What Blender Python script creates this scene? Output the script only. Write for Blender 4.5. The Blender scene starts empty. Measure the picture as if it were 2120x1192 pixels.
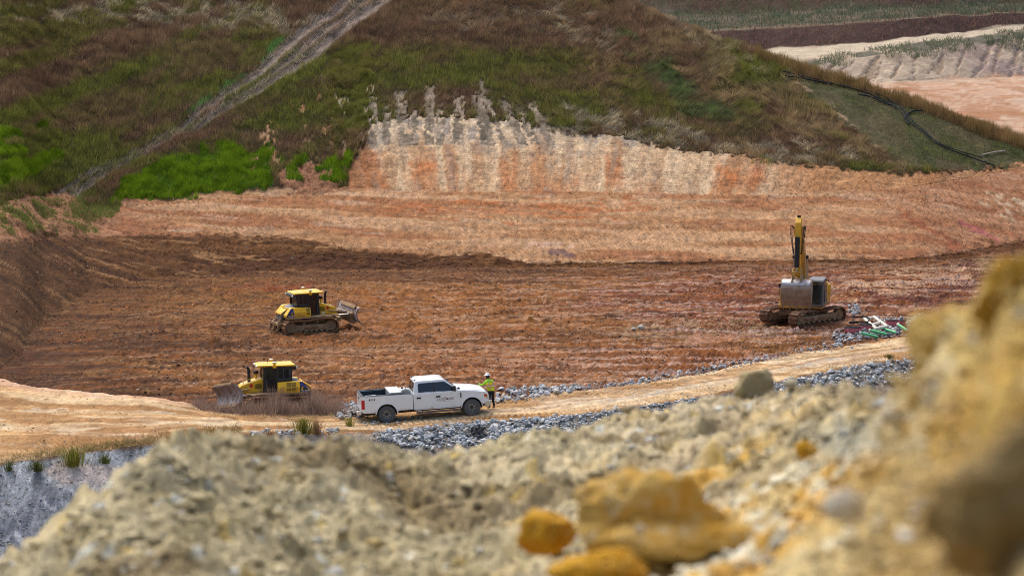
import bpy, bmesh, math, random
import numpy as np
from mathutils import Vector, Matrix, Euler, Quaternion

random.seed(7)
RNG = np.random.default_rng(11)
SC = bpy.context.scene
COL = SC.collection
R = math.radians

# ------------------------------------------------------------------ camera, sky, sun, exposure
HC = 22.2                       # camera height above the pit floor (m)
PITCH = R(7.36)                 # looking down
FPX = 5000.0                    # focal length in photograph pixels (85 mm on a 36 mm sensor)
CX, CY = 1060.0, 596.0

cd = bpy.data.cameras.new('camera')
cam = bpy.data.objects.new('camera', cd)
COL.objects.link(cam)
cam.location = (0, 0, HC)
cam.rotation_euler = (math.pi / 2 - PITCH, 0, 0)
cd.sensor_width = 36.0
cd.lens = 36.0 * FPX / 2120.0
cd.clip_start = 0.05
cd.clip_end = 4000
cd.dof.use_dof = True
cd.dof.focus_distance = 128.0
cd.dof.aperture_fstop = 2.6
SC.camera = cam

SUN_EL, SUN_AZ = R(56), R(-28)       # azimuth from +Y (away from the camera), negative to the left
w = bpy.data.worlds.new('World')
SC.world = w
w.use_nodes = True
nt = w.node_tree
nt.nodes.clear()
sky = nt.nodes.new('ShaderNodeTexSky')
sky.sky_type = 'NISHITA'
sky.sun_disc = False
sky.sun_elevation = SUN_EL
sky.sun_rotation = SUN_AZ
sky.air_density = 1.0
sky.dust_density = 6.0
sky.ozone_density = 1.0
bg = nt.nodes.new('ShaderNodeBackground')
bg.inputs['Strength'].default_value = 0.15
wo = nt.nodes.new('ShaderNodeOutputWorld')
nt.links.new(sky.outputs[0], bg.inputs['Color'])
nt.links.new(bg.outputs[0], wo.inputs['Surface'])

sd = bpy.data.lights.new('sun', 'SUN')
sun = bpy.data.objects.new('sun', sd)
COL.objects.link(sun)
sd.energy = 0.9
sd.angle = R(34)
sd.color = (1.0, 0.985, 0.965)
sdir = Vector((math.sin(SUN_AZ) * math.cos(SUN_EL), math.cos(SUN_AZ) * math.cos(SUN_EL), math.sin(SUN_EL)))
sun.rotation_euler = sdir.to_track_quat('Z', 'Y').to_euler()
sun.location = (0, 120, 80)

SC.view_settings.view_transform = 'Standard'
SC.view_settings.look = 'None'
SC.view_settings.exposure = 0.52
SC.view_settings.gamma = 1.0
SC.view_settings.use_curve_mapping = False
SC.cycles.use_denoising = True
SC.cycles.denoising_prefilter = 'NONE'
SC.cycles.use_adaptive_sampling = False
SC.cycles.filter_width = 0.95
SC.cycles.max_bounces = 5
SC.cycles.diffuse_bounces = 2
SC.cycles.glossy_bounces = 3
SC.cycles.transmission_bounces = 4
SC.cycles.transparent_max_bounces = 8
SC.cycles.caustics_reflective = False
SC.cycles.caustics_refractive = False

# ------------------------------------------------------------------ numbers and noise
EXPO = 1.05     # how bright a white level ground renders; picture colours are divided by it


def lin(c):
    c = np.asarray(c, dtype=float) / 255.0
    return np.where(c <= 0.04045, c / 12.92, ((c + 0.055) / 1.055) ** 2.4)


def C(r, g, b):
    v = lin((r, g, b)) / EXPO
    return (float(v[0]), float(v[1]), float(v[2]))


def hash2(xi, yi, seed):
    h = (xi.astype(np.int64) * 374761393 + yi.astype(np.int64) * 668265263 + seed * 974711) & 0xFFFFFFFF
    h = ((h ^ (h >> 13)) * 1274126177) & 0xFFFFFFFF
    h = h ^ (h >> 16)
    return (h & 0xFFFF) / 65535.0


def vnoise(x, y, seed=0):
    xf, yf = np.floor(x), np.floor(y)
    u, v = x - xf, y - yf
    u = u * u * u * (u * (u * 6 - 15) + 10)
    v = v * v * v * (v * (v * 6 - 15) + 10)
    a, b = hash2(xf, yf, seed), hash2(xf + 1, yf, seed)
    c, d = hash2(xf, yf + 1, seed), hash2(xf + 1, yf + 1, seed)
    return (a * (1 - u) + b * u) * (1 - v) + (c * (1 - u) + d * u) * v


def fbm(x, y, octv=4, seed=0, gain=0.5):
    t, amp, tot = 0.0, 1.0, 0.0
    ca, sa = math.cos(0.6), math.sin(0.6)
    for i in range(octv):
        t = t + amp * vnoise(x, y, seed + i * 17)
        tot += amp
        amp *= gain
        x, y = (x * ca - y * sa) * 2.03 + 13.7, (x * sa + y * ca) * 2.03 + 5.1
    return t / tot


def fbs(x, y, octv=4, seed=0, gain=0.5, k=2.6):
    """fbm stretched so that it really spans 0..1"""
    return np.clip((fbm(x, y, octv, seed, gain) - 0.5) * k + 0.5, 0, 1)


def sstep(a, b, x):
    t = np.clip((x - a) / (b - a), 0, 1)
    return t * t * (3 - 2 * t)


def mixc(c1, c2, m):
    m = np.asarray(m)[..., None]
    return c1 * (1 - m) + np.asarray(c2) * m


# ------------------------------------------------------------------ photograph pixel <-> world
def dep(y):
    return PITCH + np.arctan((np.asarray(y, float) - CY) / FPX)


def zcam(Y, Z):
    return Y * math.cos(PITCH) - (Z - HC) * math.sin(PITCH)


def project(X, Y, Z):
    zc = zcam(Y, Z)
    yc = Y * math.sin(PITCH) + (Z - HC) * math.cos(PITCH)
    return CX + FPX * X / zc, CY - FPX * yc / zc


def at_z(px, py, Z):
    Y = (HC - Z) / math.tan(float(dep(py)))
    return Vector(((px - CX) / FPX * zcam(Y, Z), Y, Z))


def at_y(px, py, Y):
    Z = HC - Y * math.tan(float(dep(py)))
    return Vector(((px - CX) / FPX * zcam(Y, Z), Y, Z))


# ------------------------------------------------------------------ object helpers
def tag(o, label=None, cat=None, group=None, kind=None):
    if label: o['label'] = label
    if cat: o['category'] = cat
    if group: o['group'] = group
    if kind: o['kind'] = kind
    return o


def empty(name, loc=(0, 0, 0), rot=(0, 0, 0), parent=None):
    o = bpy.data.objects.new(name, None)
    COL.objects.link(o)
    o.location = loc
    o.rotation_euler = rot
    o.empty_display_size = 0.2
    if parent: o.parent = parent
    return o


def link(name, me, parent=None, loc=None, rot=None):
    o = bpy.data.objects.new(name, me)
    COL.objects.link(o)
    if parent: o.parent = parent
    if loc is not None: o.location = loc
    if rot is not None: o.rotation_euler = rot
    return o


class MB:
    """collects simple solids into one mesh"""

    def __init__(s):
        s.v, s.f, s.mi = [], [], []
        s.cur = 0

    def add(s, vs, fs):
        n = len(s.v)
        s.v += [tuple(p) for p in vs]
        s.f += [tuple(i + n for i in f) for f in fs]
        s.mi += [s.cur] * len(fs)
        return s

    def hexa(s, p):
        return s.add(p, [(0, 3, 2, 1), (4, 5, 6, 7), (0, 1, 5, 4), (1, 2, 6, 5), (2, 3, 7, 6), (3, 0, 4, 7)])

    def box(s, x0, x1, y0, y1, z0, z1, M=None):
        p = [Vector(q) for q in ((x0, y0, z0), (x1, y0, z0), (x1, y1, z0), (x0, y1, z0),
                                 (x0, y0, z1), (x1, y0, z1), (x1, y1, z1), (x0, y1, z1))]
        if M is not None: p = [M @ q for q in p]
        return s.hexa(p)

    def bar(s, p0, p1, wd, ht, up=(0, 0, 1)):
        p0, p1 = Vector(p0), Vector(p1)
        d = (p1 - p0).normalized()
        up = Vector(up)
        if abs(d.dot(up)) > 0.98: up = Vector((1, 0, 0))
        sx = d.cross(up).normalized()
        uz = sx.cross(d).normalized()
        a, b = sx * wd / 2, uz * ht / 2
        return s.hexa([p0 - a - b, p1 - a - b, p1 + a - b, p0 + a - b, p0 - a + b, p1 - a + b, p1 + a + b, p0 + a + b])

    def prism(s, poly, y0, y1):
        """side outline [(x, z)] extruded from y0 to y1"""
        n = len(poly)
        vs = [(x, y0, z) for x, z in poly] + [(x, y1, z) for x, z in poly]
        fs = [tuple(range(n)), tuple(range(2 * n - 1, n - 1, -1))]
        fs += [(i, i + n, (i + 1) % n + n, (i + 1) % n) for i in range(n)]
        return s.add(vs, fs)

    def loft(s, secs, cap=True):
        """secs: list of equal-length loops of points"""
        n = len(secs[0])
        vs = [p for q in secs for p in q]
        fs = []
        for k in range(len(secs) - 1):
            a, b = k * n, (k + 1) * n
            fs += [(a + i, a + (i + 1) % n, b + (i + 1) % n, b + i) for i in range(n)]
        if cap:
            fs += [tuple(range(n - 1, -1, -1)), tuple(range((len(secs) - 1) * n, len(secs) * n))]
        return s.add(vs, fs)

    def tube(s, pts, r, n=8, cap=True):
        pts = [Vector(p) for p in pts]
        rs = r if isinstance(r, (list, tuple)) else [r] * len(pts)
        secs, prev = [], None
        for i, p in enumerate(pts):
            d = (pts[min(i + 1, len(pts) - 1)] - pts[max(i - 1, 0)]).normalized()
            if prev is None:
                u = d.cross(Vector((0, 0, 1)))
                if u.length < 0.1: u = d.cross(Vector((1, 0, 0)))
            else:
                u = prev - d * prev.dot(d)
            u.normalize()
            prev = u
            v = d.cross(u)
            secs.append([p + (u * math.cos(t) + v * math.sin(t)) * rs[i] for t in [2 * math.pi * k / n for k in range(n)]])
        return s.loft(secs, cap)

    def lathe(s, prof, c, axis='y', n=20):
        """prof: [(radius, offset along axis)] closed loop turned about an axis through c"""
        secs = []
        for k in range(n):
            t = 2 * math.pi * k / n
            ct, st = math.cos(t), math.sin(t)
            q = []
            for r, a in prof:
                if axis == 'y': q.append((c[0] + r * ct, c[1] + a, c[2] + r * st))
                elif axis == 'z': q.append((c[0] + r * ct, c[1] + r * st, c[2] + a))
                else: q.append((c[0] + a, c[1] + r * ct, c[2] + r * st))
            secs.append(q)
        m = len(prof)
        vs = [p for q in secs for p in q]
        fs = []
        for k in range(n):
            a, b = k * m, ((k + 1) % n) * m
            fs += [(a + i, b + i, b + (i + 1) % m, a + (i + 1) % m) for i in range(m)]
        return s.add(vs, fs)

    def ball(s, c, r, sc=(1, 1, 1), n=10, m=7):
        secs = []
        for i in range(m + 1):
            t = math.pi * (0.04 + 0.92 * i / m)
            secs.append([(c[0] + r * sc[0] * math.sin(t) * math.cos(2 * math.pi * k / n),
                          c[1] + r * sc[1] * math.sin(t) * math.sin(2 * math.pi * k / n),
                          c[2] - r * sc[2] * math.cos(t)) for k in range(n)])
        return s.loft(secs)

    def mesh(s, name, mats, smooth=False):
        me = bpy.data.meshes.new(name)
        me.from_pydata(s.v, [], s.f)
        bm = bmesh.new()
        bm.from_mesh(me)
        bmesh.ops.recalc_face_normals(bm, faces=bm.faces)
        bm.to_mesh(me)
        bm.free()
        for m in (mats if isinstance(mats, (list, tuple)) else [mats]):
            me.materials.append(m)
        if any(s.mi) and len(me.polygons) == len(s.mi):
            me.polygons.foreach_set('material_index', s.mi)
        if smooth:
            me.polygons.foreach_set('use_smooth', [True] * len(me.polygons))
        return me

    def build(s, name, mats, parent=None, bevel=0.0, smooth=False, seg=2, sub=0):
        me = s.mesh(name, mats, smooth or bevel > 0)
        o = link(name, me, parent)
        if bevel:
            b = o.modifiers.new('Bevel', 'BEVEL')
            b.width = bevel
            b.segments = seg
            b.limit_method = 'ANGLE'
            b.angle_limit = R(28)
            b.harden_normals = True
        elif smooth:
            try:
                me.set_sharp_from_angle(angle=R(38))
            except Exception:
                pass
        if sub:
            q = o.modifiers.new('Subsurf', 'SUBSURF')
            q.levels = q.render_levels = sub
        return o


def text_on(txt, size, name, mat, parent, origin, right, up, shear=0.0, out=0.004, stretch=1.0, align='CENTER', label=None):
    """flat lettering lying on a panel: origin, reading direction and up direction in the parent's space"""
    cu = bpy.data.curves.new(name, 'FONT')
    cu.body = txt
    cu.size = size
    cu.shear = shear
    cu.align_x = align
    cu.align_y = 'CENTER'
    cu.resolution_u = 3
    cu.offset = size * 0.006
    tmp = bpy.data.objects.new('lettering', cu)
    me = bpy.data.meshes.new_from_object(tmp)
    bpy.data.objects.remove(tmp)
    bpy.data.curves.remove(cu)
    me.name = name
    right, up = Vector(right).normalized(), Vector(up).normalized()
    nrm = right.cross(up)
    M = Matrix((right * stretch, up, nrm)).transposed().to_4x4()
    M.translation = Vector(origin) + nrm * out
    me.transform(M)
    me.materials.clear()
    me.materials.append(mat)
    return link(name, me, parent)


def raw_mesh(name, V, F, mat, smooth=True, attrs=None):
    """fast mesh from numpy arrays; F is (n, 3) or (n, 4)"""
    me = bpy.data.meshes.new(name)
    k = F.shape[1]
    me.vertices.add(len(V))
    me.vertices.foreach_set('co', np.ascontiguousarray(V, dtype=np.float32).ravel())
    me.loops.add(F.size)
    me.loops.foreach_set('vertex_index', np.ascontiguousarray(F, dtype=np.int32).ravel())
    me.polygons.add(len(F))
    me.polygons.foreach_set('loop_start', np.arange(0, F.size, k, dtype=np.int32))
    me.update(calc_edges=True)
    if smooth:
        me.polygons.foreach_set('use_smooth', np.ones(len(F), dtype=bool))
    for an, arr in (attrs or {}).items():
        if arr.ndim == 2:
            a = me.attributes.new(an, 'FLOAT_COLOR', 'POINT')
            rgba = np.ones((len(V), 4), dtype=np.float32)
            rgba[:, :3] = arr
            a.data.foreach_set('color', rgba.ravel())
        else:
            a = me.attributes.new(an, 'FLOAT', 'POINT')
            a.data.foreach_set('value', np.ascontiguousarray(arr, dtype=np.float32))
    if mat: me.materials.append(mat)
    return me


# ------------------------------------------------------------------ materials
def new_mat(name):
    m = bpy.data.materials.new(name)
    m.use_nodes = True
    n = m.node_tree.nodes
    n.clear()
    out = n.new('ShaderNodeOutputMaterial')
    p = n.new('ShaderNodeBsdfPrincipled')
    m.node_tree.links.new(p.outputs[0], out.inputs[0])
    return m, m.node_tree, p


def N(nt, kind, **kw):
    n = nt.nodes.new(kind)
    for k, v in kw.items(): setattr(n, k, v)
    return n


def noise_node(nt, vec, scale, detail=4, rough=0.55):
    n = N(nt, 'ShaderNodeTexNoise')
    n.inputs['Scale'].default_value = scale
    n.inputs['Detail'].default_value = detail
    n.inputs['Roughness'].default_value = rough
    nt.links.new(vec, n.inputs['Vector'])
    return n.outputs['Fac']


def maprange(nt, val, a, b, c, d):
    n = N(nt, 'ShaderNodeMapRange')
    nt.links.new(val, n.inputs['Value'])
    for i, v in zip((1, 2, 3, 4), (a, b, c, d)): n.inputs[i].default_value = v
    return n.outputs[0]


def mix_col(nt, fac, a, b, mode='MIX'):
    n = N(nt, 'ShaderNodeMix', data_type='RGBA', blend_type=mode)
    for sock, v in ((n.inputs['Factor'], fac), (n.inputs[6], a), (n.inputs[7], b)):
        if isinstance(v, (int, float)): sock.default_value = v
        elif isinstance(v, tuple): sock.default_value = (*v[:3], 1)
        else: nt.links.new(v, sock)
    return n.outputs[2]


def obj_coord(nt):
    return N(nt, 'ShaderNodeTexCoord').outputs['Object']


def add_bump(nt, p, h, dist, strength=1.0):
    b = N(nt, 'ShaderNodeBump')
    b.inputs['Distance'].default_value = dist
    b.inputs['Strength'].default_value = strength
    nt.links.new(h, b.inputs['Height'])
    nt.links.new(b.outputs[0], p.inputs['Normal'])


def ground_mat(name, s1=1.7, s2=9.0, lo=0.72, hi=1.28, bump=0.10, bs=5.0, rough=0.95, ys=1.0):
    m, nt, p = new_mat(name)
    at = N(nt, 'ShaderNodeAttribute', attribute_name='tint')
    oc = obj_coord(nt)
    mp = N(nt, 'ShaderNodeMapping')
    mp.inputs['Scale'].default_value = (1, ys, 1)
    nt.links.new(oc, mp.inputs['Vector'])
    oc = mp.outputs[0]
    n1 = maprange(nt, noise_node(nt, oc, s1, 5, 0.65), 0.3, 0.7, lo, hi)
    n2 = maprange(nt, noise_node(nt, oc, s2, 3, 0.7), 0.3, 0.7, lo + 0.08, hi - 0.08)
    mu = N(nt, 'ShaderNodeMath', operation='MULTIPLY')
    nt.links.new(n1, mu.inputs[0]); nt.links.new(n2, mu.inputs[1])
    c = N(nt, 'ShaderNodeVectorMath', operation='SCALE')
    nt.links.new(at.outputs['Color'], c.inputs[0]); nt.links.new(mu.outputs[0], c.inputs['Scale'])
    nt.links.new(c.outputs[0], p.inputs['Base Color'])
    p.inputs['Roughness'].default_value = rough
    p.inputs['Specular IOR Level'].default_value = 0.15
    add_bump(nt, p, noise_node(nt, oc, bs, 6, 0.7), bump, 0.9)
    return m


def blade_mat(name):
    m, nt, p = new_mat(name)
    at = N(nt, 'ShaderNodeAttribute', attribute_name='tint')
    nt.links.new(at.outputs['Color'], p.inputs['Base Color'])
    p.inputs['Roughness'].default_value = 0.8
    p.inputs['Specular IOR Level'].default_value = 0.15
    tl = N(nt, 'ShaderNodeBsdfTranslucent')
    nt.links.new(at.outputs['Color'], tl.inputs[0])
    mx = N(nt, 'ShaderNodeMixShader')
    mx.inputs[0].default_value = 0.45
    nt.links.new(p.outputs[0], mx.inputs[1])
    nt.links.new(tl.outputs[0], mx.inputs[2])
    out = [n for n in nt.nodes if n.type == 'OUTPUT_MATERIAL'][0]
    nt.links.new(mx.outputs[0], out.inputs[0])
    return m


def paint(name, col, rough=0.4, metal=0.0, dirt=None, damt=0.35, dz=(0.3, 1.4), coat=0.0, spec=0.5, vary=0.06, bump=0.0):
    """paint or metal with patchy dried dirt that thins out upwards from the ground"""
    m, nt, p = new_mat(name)
    oc = obj_coord(nt)
    n1 = noise_node(nt, oc, 3.5, 5, 0.65)
    base = mix_col(nt, maprange(nt, n1, 0.3, 0.7, 0.0, 1.0), tuple(v * (1 - vary) for v in col), tuple(min(1, v * (1 + vary)) for v in col))
    p.inputs['Metallic'].default_value = metal
    p.inputs['Specular IOR Level'].default_value = spec
    p.inputs['Coat Weight'].default_value = coat
    p.inputs['Coat Roughness'].default_value = 0.12
    if dirt is not None:
        sx = N(nt, 'ShaderNodeSeparateXYZ')
        nt.links.new(oc, sx.inputs[0])
        hgt = maprange(nt, sx.outputs['Z'], dz[0], dz[1], 0.32, -0.14)
        n2 = noise_node(nt, oc, 2.3, 6, 0.72)
        ad = N(nt, 'ShaderNodeMath', operation='ADD')
        nt.links.new(n2, ad.inputs[0]); nt.links.new(hgt, ad.inputs[1])
        fac = maprange(nt, ad.outputs[0], 0.62 - damt * 0.4, 0.86 - damt * 0.4, 0.0, 0.95)
        base = mix_col(nt, fac, base, dirt)
        rr = maprange(nt, fac, 0, 1, rough, 0.95)
        nt.links.new(rr, p.inputs['Roughness'])
    else:
        p.inputs['Roughness'].default_value = rough
    nt.links.new(base, p.inputs['Base Color'])
    if bump:
        add_bump(nt, p, noise_node(nt, oc, 14, 4, 0.6), bump, 0.6)
    return m


def glass_mat(name, tint, clear):
    """pane that both reflects and lets part of the light through"""
    m, nt, p = new_mat(name)
    p.inputs['Base Color'].default_value = (*tint, 1)
    p.inputs['Roughness'].default_value = 0.06
    p.inputs['Specular IOR Level'].default_value = 0.7
    tr = N(nt, 'ShaderNodeBsdfTransparent')
    tr.inputs[0].default_value = (0.75, 0.85, 0.85, 1)
    mx = N(nt, 'ShaderNodeMixShader')
    mx.inputs[0].default_value = clear
    nt.links.new(p.outputs[0], mx.inputs[1])
    nt.links.new(tr.outputs[0], mx.inputs[2])
    out = [n for n in nt.nodes if n.type == 'OUTPUT_MATERIAL'][0]
    nt.links.new(mx.outputs[0], out.inputs[0])
    return m


MUD = C(150, 112, 80)
MUD_RED = C(112, 72, 50)
M = {}
M['soil'] = ground_mat('soil', 2.2, 9.0, 0.62, 1.38, 0.16, 4.0, ys=0.35)
M['road'] = ground_mat('road_dirt', 1.8, 8.0, 0.74, 1.26, 0.09, ys=0.45)
M['hill'] = ground_mat('hill_soil', 1.2, 6.0, 0.7, 1.3, 0.12)
M['far'] = ground_mat('far_soil', 0.5, 3.0, 0.78, 1.22, 0.3, 1.6)
M['mound'] = ground_mat('mound_dirt', 4.0, 19.0, 0.72, 1.28, 0.03, 14.0)
M['blade'] = blade_mat('grass_blades')
# ================================================================== the pit, the slopes and the road
def curve(pts):
    xs, ys = [p[0] for p in pts], [p[1] for p in pts]
    return lambda x: np.interp(x, xs, ys)


y_rn = curve([(-1200, 1010), (-200, 968), (0, 957), (130, 940), (300, 918), (430, 898), (640, 893), (805, 890), (922, 876), (1004, 868),
              (1080, 866), (1162, 859), (1279, 845), (1464, 818), (1600, 791), (1690, 771), (1766, 756), (1890, 739), (2120, 705), (3300, 660)])
y_rf = curve([(-1200, 790), (-100, 772), (0, 779), (60, 796), (150, 806), (230, 812), (300, 817), (400, 834), (430, 847), (560, 852), (700, 852), (800, 845),
              (1019, 827), (1086, 821), (1137, 814), (1187, 808), (1290, 797), (1340, 789), (1389, 781), (1464, 769),
              (1558, 749), (1615, 737), (1728, 718), (1900, 692), (2120, 660), (3300, 620)])
z_road = curve([(-1200, 1.6), (300, 1.4), (560, 0.95), (800, 0.70), (1000, 0.89), (1300, 1.0), (1700, 0.9), (3300, 0.8)])
y_toe = curve([(-1200, 772), (-80, 768), (0, 764), (40, 730), (90, 662), (180, 606), (300, 580), (500, 563), (1000, 553), (1600, 549), (1900, 545),
               (2120, 520), (3300, 500)])
y_bt = curve([(-1200, 500), (0, 498), (100, 491), (240, 488), (400, 488), (560, 490), (650, 498), (720, 518), (900, 531), (1000, 524), (1090, 546),
              (1250, 545), (1600, 540), (1900, 536), (2000, 520), (2120, 500), (3300, 480)])
y_hf = curve([(-1200, 470), (-100, 440), (0, 430), (60, 412), (130, 404), (180, 430), (230, 430), (270, 416), (400, 403), (556, 398), (640, 395),
              (700, 390), (900, 393), (1250, 396), (1500, 401), (1700, 396), (1900, 385), (2000, 368), (2060, 356), (2120, 346), (2300, 335), (3300, 320)])
y_ct = curve([(-1200, 240), (690, 265), (704, 375), (730, 336), (755, 300), (765, 256), (830, 246), (890, 240), (1000, 248), (1060, 255), (1125, 268), (1200, 275),
              (1290, 285), (1340, 299), (1400, 308), (1480, 316), (1530, 324), (1600, 333), (1650, 345), (1720, 346), (1800, 353), (1860, 361),
              (1960, 356), (2060, 347), (2120, 335), (2300, 325), (3300, 310)])
y_tp = curve([(-1200, -90), (1000, -90), (1180, -50), (1280, 0), (1330, 16), (1400, 44), (1470, 75), (1530, 96), (1600, 120), (1700, 154), (1800, 185),
              (1900, 216), (2000, 251), (2120, 294), (2250, 326), (2500, 420), (3300, 470)])
s_bank = curve([(-1200, 6.5), (0, 7), (200, 10), (400, 13), (1000, 15), (1700, 13), (3300, 12)])
s_bench = curve([(-1200, 8), (0, 8.5), (200, 10), (400, 12), (2000, 12), (3300, 12)])
s_cut = curve([(-1200, 23), (600, 24), (1500, 24), (1750, 20), (2120, 15), (3300, 14)])
s_hill = curve([(-1200, 22), (1000, 23), (1400, 22), (1700, 18), (2120, 15), (3300, 14)])

cols = np.concatenate([np.linspace(-1150, -80, 70, endpoint=False), np.linspace(-80, 2200, 1040, endpoint=False), np.linspace(2200, 3280, 70)])
NC = len(cols)


def hit(y, Y0, Z0, tan_s):
    """where the ray of picture height y meets the slope tan_s that starts at (Y0, Z0)"""
    t = np.tan(dep(y))
    return (HC - Z0 + tan_s * Y0) / (tan_s + t)


def terrain_profile(x):
    T = lambda d: np.tan(np.radians(d))
    out = []
    zr = z_road(x)
    Y1 = (HC - zr) / np.tan(dep(y_rn(x)))
    Y2 = (HC - zr) / np.tan(dep(y_rf(x)))
    ns = np.interp(x, [-1200, 250, 420, 3300], [0.62, 0.62, 0.36, 0.36])
    dY = np.interp(x, [-1200, 250, 420, 3300], [4.6, 4.6, 6.5, 6.5])
    out.append((Y1 - dY - 45, zr - dY * ns - 3.0))
    out.append((Y1 - dY - 10, zr - dY * ns - 0.5))
    out.append((Y1 - dY, zr - dY * ns))
    out.append((Y1, zr))
    out.append((Y2, zr))
    Y3 = Y2 + zr / 0.75
    out.append((Y3, np.zeros_like(x)))
    Y4 = np.maximum(HC / np.tan(dep(y_toe(x))), Y3 + 2.0)
    out.append((Y4, np.zeros_like(x)))
    Y5 = hit(y_bt(x), Y4, 0.0, T(s_bank(x)))
    Y5 = np.maximum(Y5, Y4 + 0.4)
    Z5 = T(s_bank(x)) * (Y5 - Y4)
    out.append((Y5, Z5))
    Y6 = hit(y_hf(x), Y5, Z5, T(s_bench(x)))
    Z6 = Z5 + T(s_bench(x)) * (Y6 - Y5)
    out.append((Y6, Z6))
    Y7 = np.maximum(hit(y_ct(x), Y6, Z6, T(s_cut(x))), Y6 + 0.5)
    Z7 = Z6 + T(s_cut(x)) * (Y7 - Y6)
    out.append((Y7, Z7))
    Y8 = np.maximum(hit(y_tp(x), Y7, Z7, T(s_hill(x))), Y7 + 0.5)
    Z8 = Z7 + T(s_hill(x)) * (Y8 - Y7)
    out.append((Y8, Z8))
    r = np.interp(x, [1000, 1300], [0.0, 1.0])
    out.append((Y8 + 4, Z8 - 0.2 * r))
    out.append((Y8 + 45, Z8 + 1.0 * (1 - r) - 9.0 * r))
    return out


PROF = terrain_profile(cols)
NSEG = [6, 6, 34, 74, 8, 180, 54, 84, 84, 120, 6, 8]
# row-wise smoothing of the breakpoints keeps neighbouring columns in one surface
def smooth1(a, k):
    if k < 2: return a
    ker = np.hanning(k + 2)[1:-1]
    ker /= ker.sum()
    return np.convolve(np.pad(a, k // 2, mode='edge'), ker, mode='same')[k // 2: k // 2 + len(a)]


PROF = [(smooth1(Y, 9), smooth1(Z, 9)) for Y, Z in PROF]
Yr, Zr, SEG = [], [], []
for k in range(len(PROF) - 1):
    (Ya, Za), (Yb, Zb) = PROF[k], PROF[k + 1]
    n = NSEG[k]
    for i in range(n + (1 if k == len(PROF) - 2 else 0)):
        f = i / n
        Yr.append(Ya * (1 - f) + Yb * f)
        Zr.append(Za * (1 - f) + Zb * f)
        SEG.append(k + f)
GY, GZ = np.array(Yr), np.array(Zr)             # rows x columns
SEG = np.array(SEG)
NR = len(SEG)
# round the creases a little along each column
for _ in range(5):
    GZ[1:-1] = 0.25 * GZ[:-2] + 0.5 * GZ[1:-1] + 0.25 * GZ[2:]
GX = (cols[None, :] - CX) / FPX * zcam(GY, GZ)
_, PY = project(GX, GY, GZ)                     # picture height of every ground point
PX = np.repeat(cols[None, :], NR, axis=0)
S2 = np.repeat(SEG[:, None], NC, axis=1)

# ---------------------------------------------------------------- what covers the ground where
jit = lambda s, a, sd: (fbm(GX * s, GY * s, 4, sd) - 0.5) * 2 * a
jx, jy = jit(0.5, 26, 3), jit(0.6, 16, 5)
jf = jit(2.2, 9, 6)
XN, YN = PX + jx, PY + jy
g_left = (PY + jf + jit(0.25, 14, 8) < y_hf(PX) - 2) & (PX < 722)
ragged = y_ct(PX) + jf * 1.3
fing = np.zeros_like(PX)
for fx, ft, fw, sl in ((770, 196, 11, 0), (800, 215, 8, 0), (834, 190, 13, 0.1), (858, 225, 7, 0), (889, 178, 11, 0), (912, 222, 8, 0), (950, 199, 12, 0), (1000, 190, 14, 0.25),
                       (1026, 168, 6, 0.4), (1060, 205, 10, 0.5), (1118, 214, 8, 0.5), (1085, 225, 8, 0.5)):
    ctr = fx + (250 - PY) * -sl
    d = np.abs(PX + jf * 0.7 - ctr) / fw
    fing = np.maximum(fing, (d < 1) * (PY > ft + jf * 1.5) * (PY < 300))
g_right = (PY < ragged) & (PX >= 700)
GRASS = (g_left | g_right) & (S2 > 7.0)
FINGER = (fing > 0) & (vnoise(GX * 3.1, GY * 2.0, 77) > 0.25)
GRASS &= ~FINGER
# bare dirt bite at the foot of the hill, between the green patches
bite = ((XN - 640) / 78) ** 2 + ((YN - 372) / 30) ** 2 < 1
small_green = np.zeros_like(bite)
for ex, ey, ea, eb in ((697, 345, 30, 17), (606, 371, 17, 7), (690, 372, 26, 8), (600, 352, 12, 11), (660, 352, 10, 6), (580, 335, 10, 8), (625, 335, 16, 7), (715, 332, 14, 12)):
    small_green |= ((PX + jf - ex) / ea) ** 2 + ((PY + jf * 0.6 - ey) / eb) ** 2 < 1
GRASS &= ~(bite & ~small_green)
bare_spots = (vnoise(GX * 2.2, GY * 0.5, 31) * 0.6 + vnoise(GX * 5, GY * 2, 32) * 0.4 > 0.70) & (PX > 440) & (PX < 775) & (PY > 175) & (PY < 372) & (PX > 900 - PY * 1.4)
GRASS &= ~bare_spots


def dist_path(px, py, pts):
    """signed distance (pixels across) from a polyline given as (y -> x)"""
    ys = [p[1] for p in pts]; xs = [p[0] for p in pts]
    return px - np.interp(py, ys, xs)


path_l = [(752, -90), (735, -20), (700, 8), (600, 78), (520, 150), (430, 215), (330, 285), (240, 330), (180, 362), (110, 402)]
path_r = [(870, -90), (835, -20), (800, 8), (720, 70), (640, 130), (540, 192), (430, 254), (320, 308), (250, 345), (165, 402)]
dl, dr = dist_path(PX, PY, path_l), dist_path(PX, PY, path_r)
pt = dl / np.maximum(dl - dr, 1e-3)                 # 0..1 across the two-rut track
on_path = (pt > -0.05) & (pt < 1.05) & GRASS
ptj = pt + (fbm(GX * 0.8, GY * 0.4 + GZ * 0.8, 3, 9) - 0.5) * 0.14
rut = np.exp(-((ptj - 0.14) / 0.12) ** 2) + np.exp(-((ptj - 0.50) / 0.07) ** 2) * (PY < 150) * 0.9 + np.exp(-((ptj - 0.84) / 0.14) ** 2) \
    + np.exp(-((ptj - 0.55) / 0.06) ** 2) * (PY >= 150) * 0.3
rut *= 0.75 + 0.45 * fbs(GX * 0.6 + 3, GY * 0.3 + GZ * 0.9, 3, 10)
PATH = np.where(on_path, np.clip(rut * 1.2, 0, 1), 0)


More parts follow.
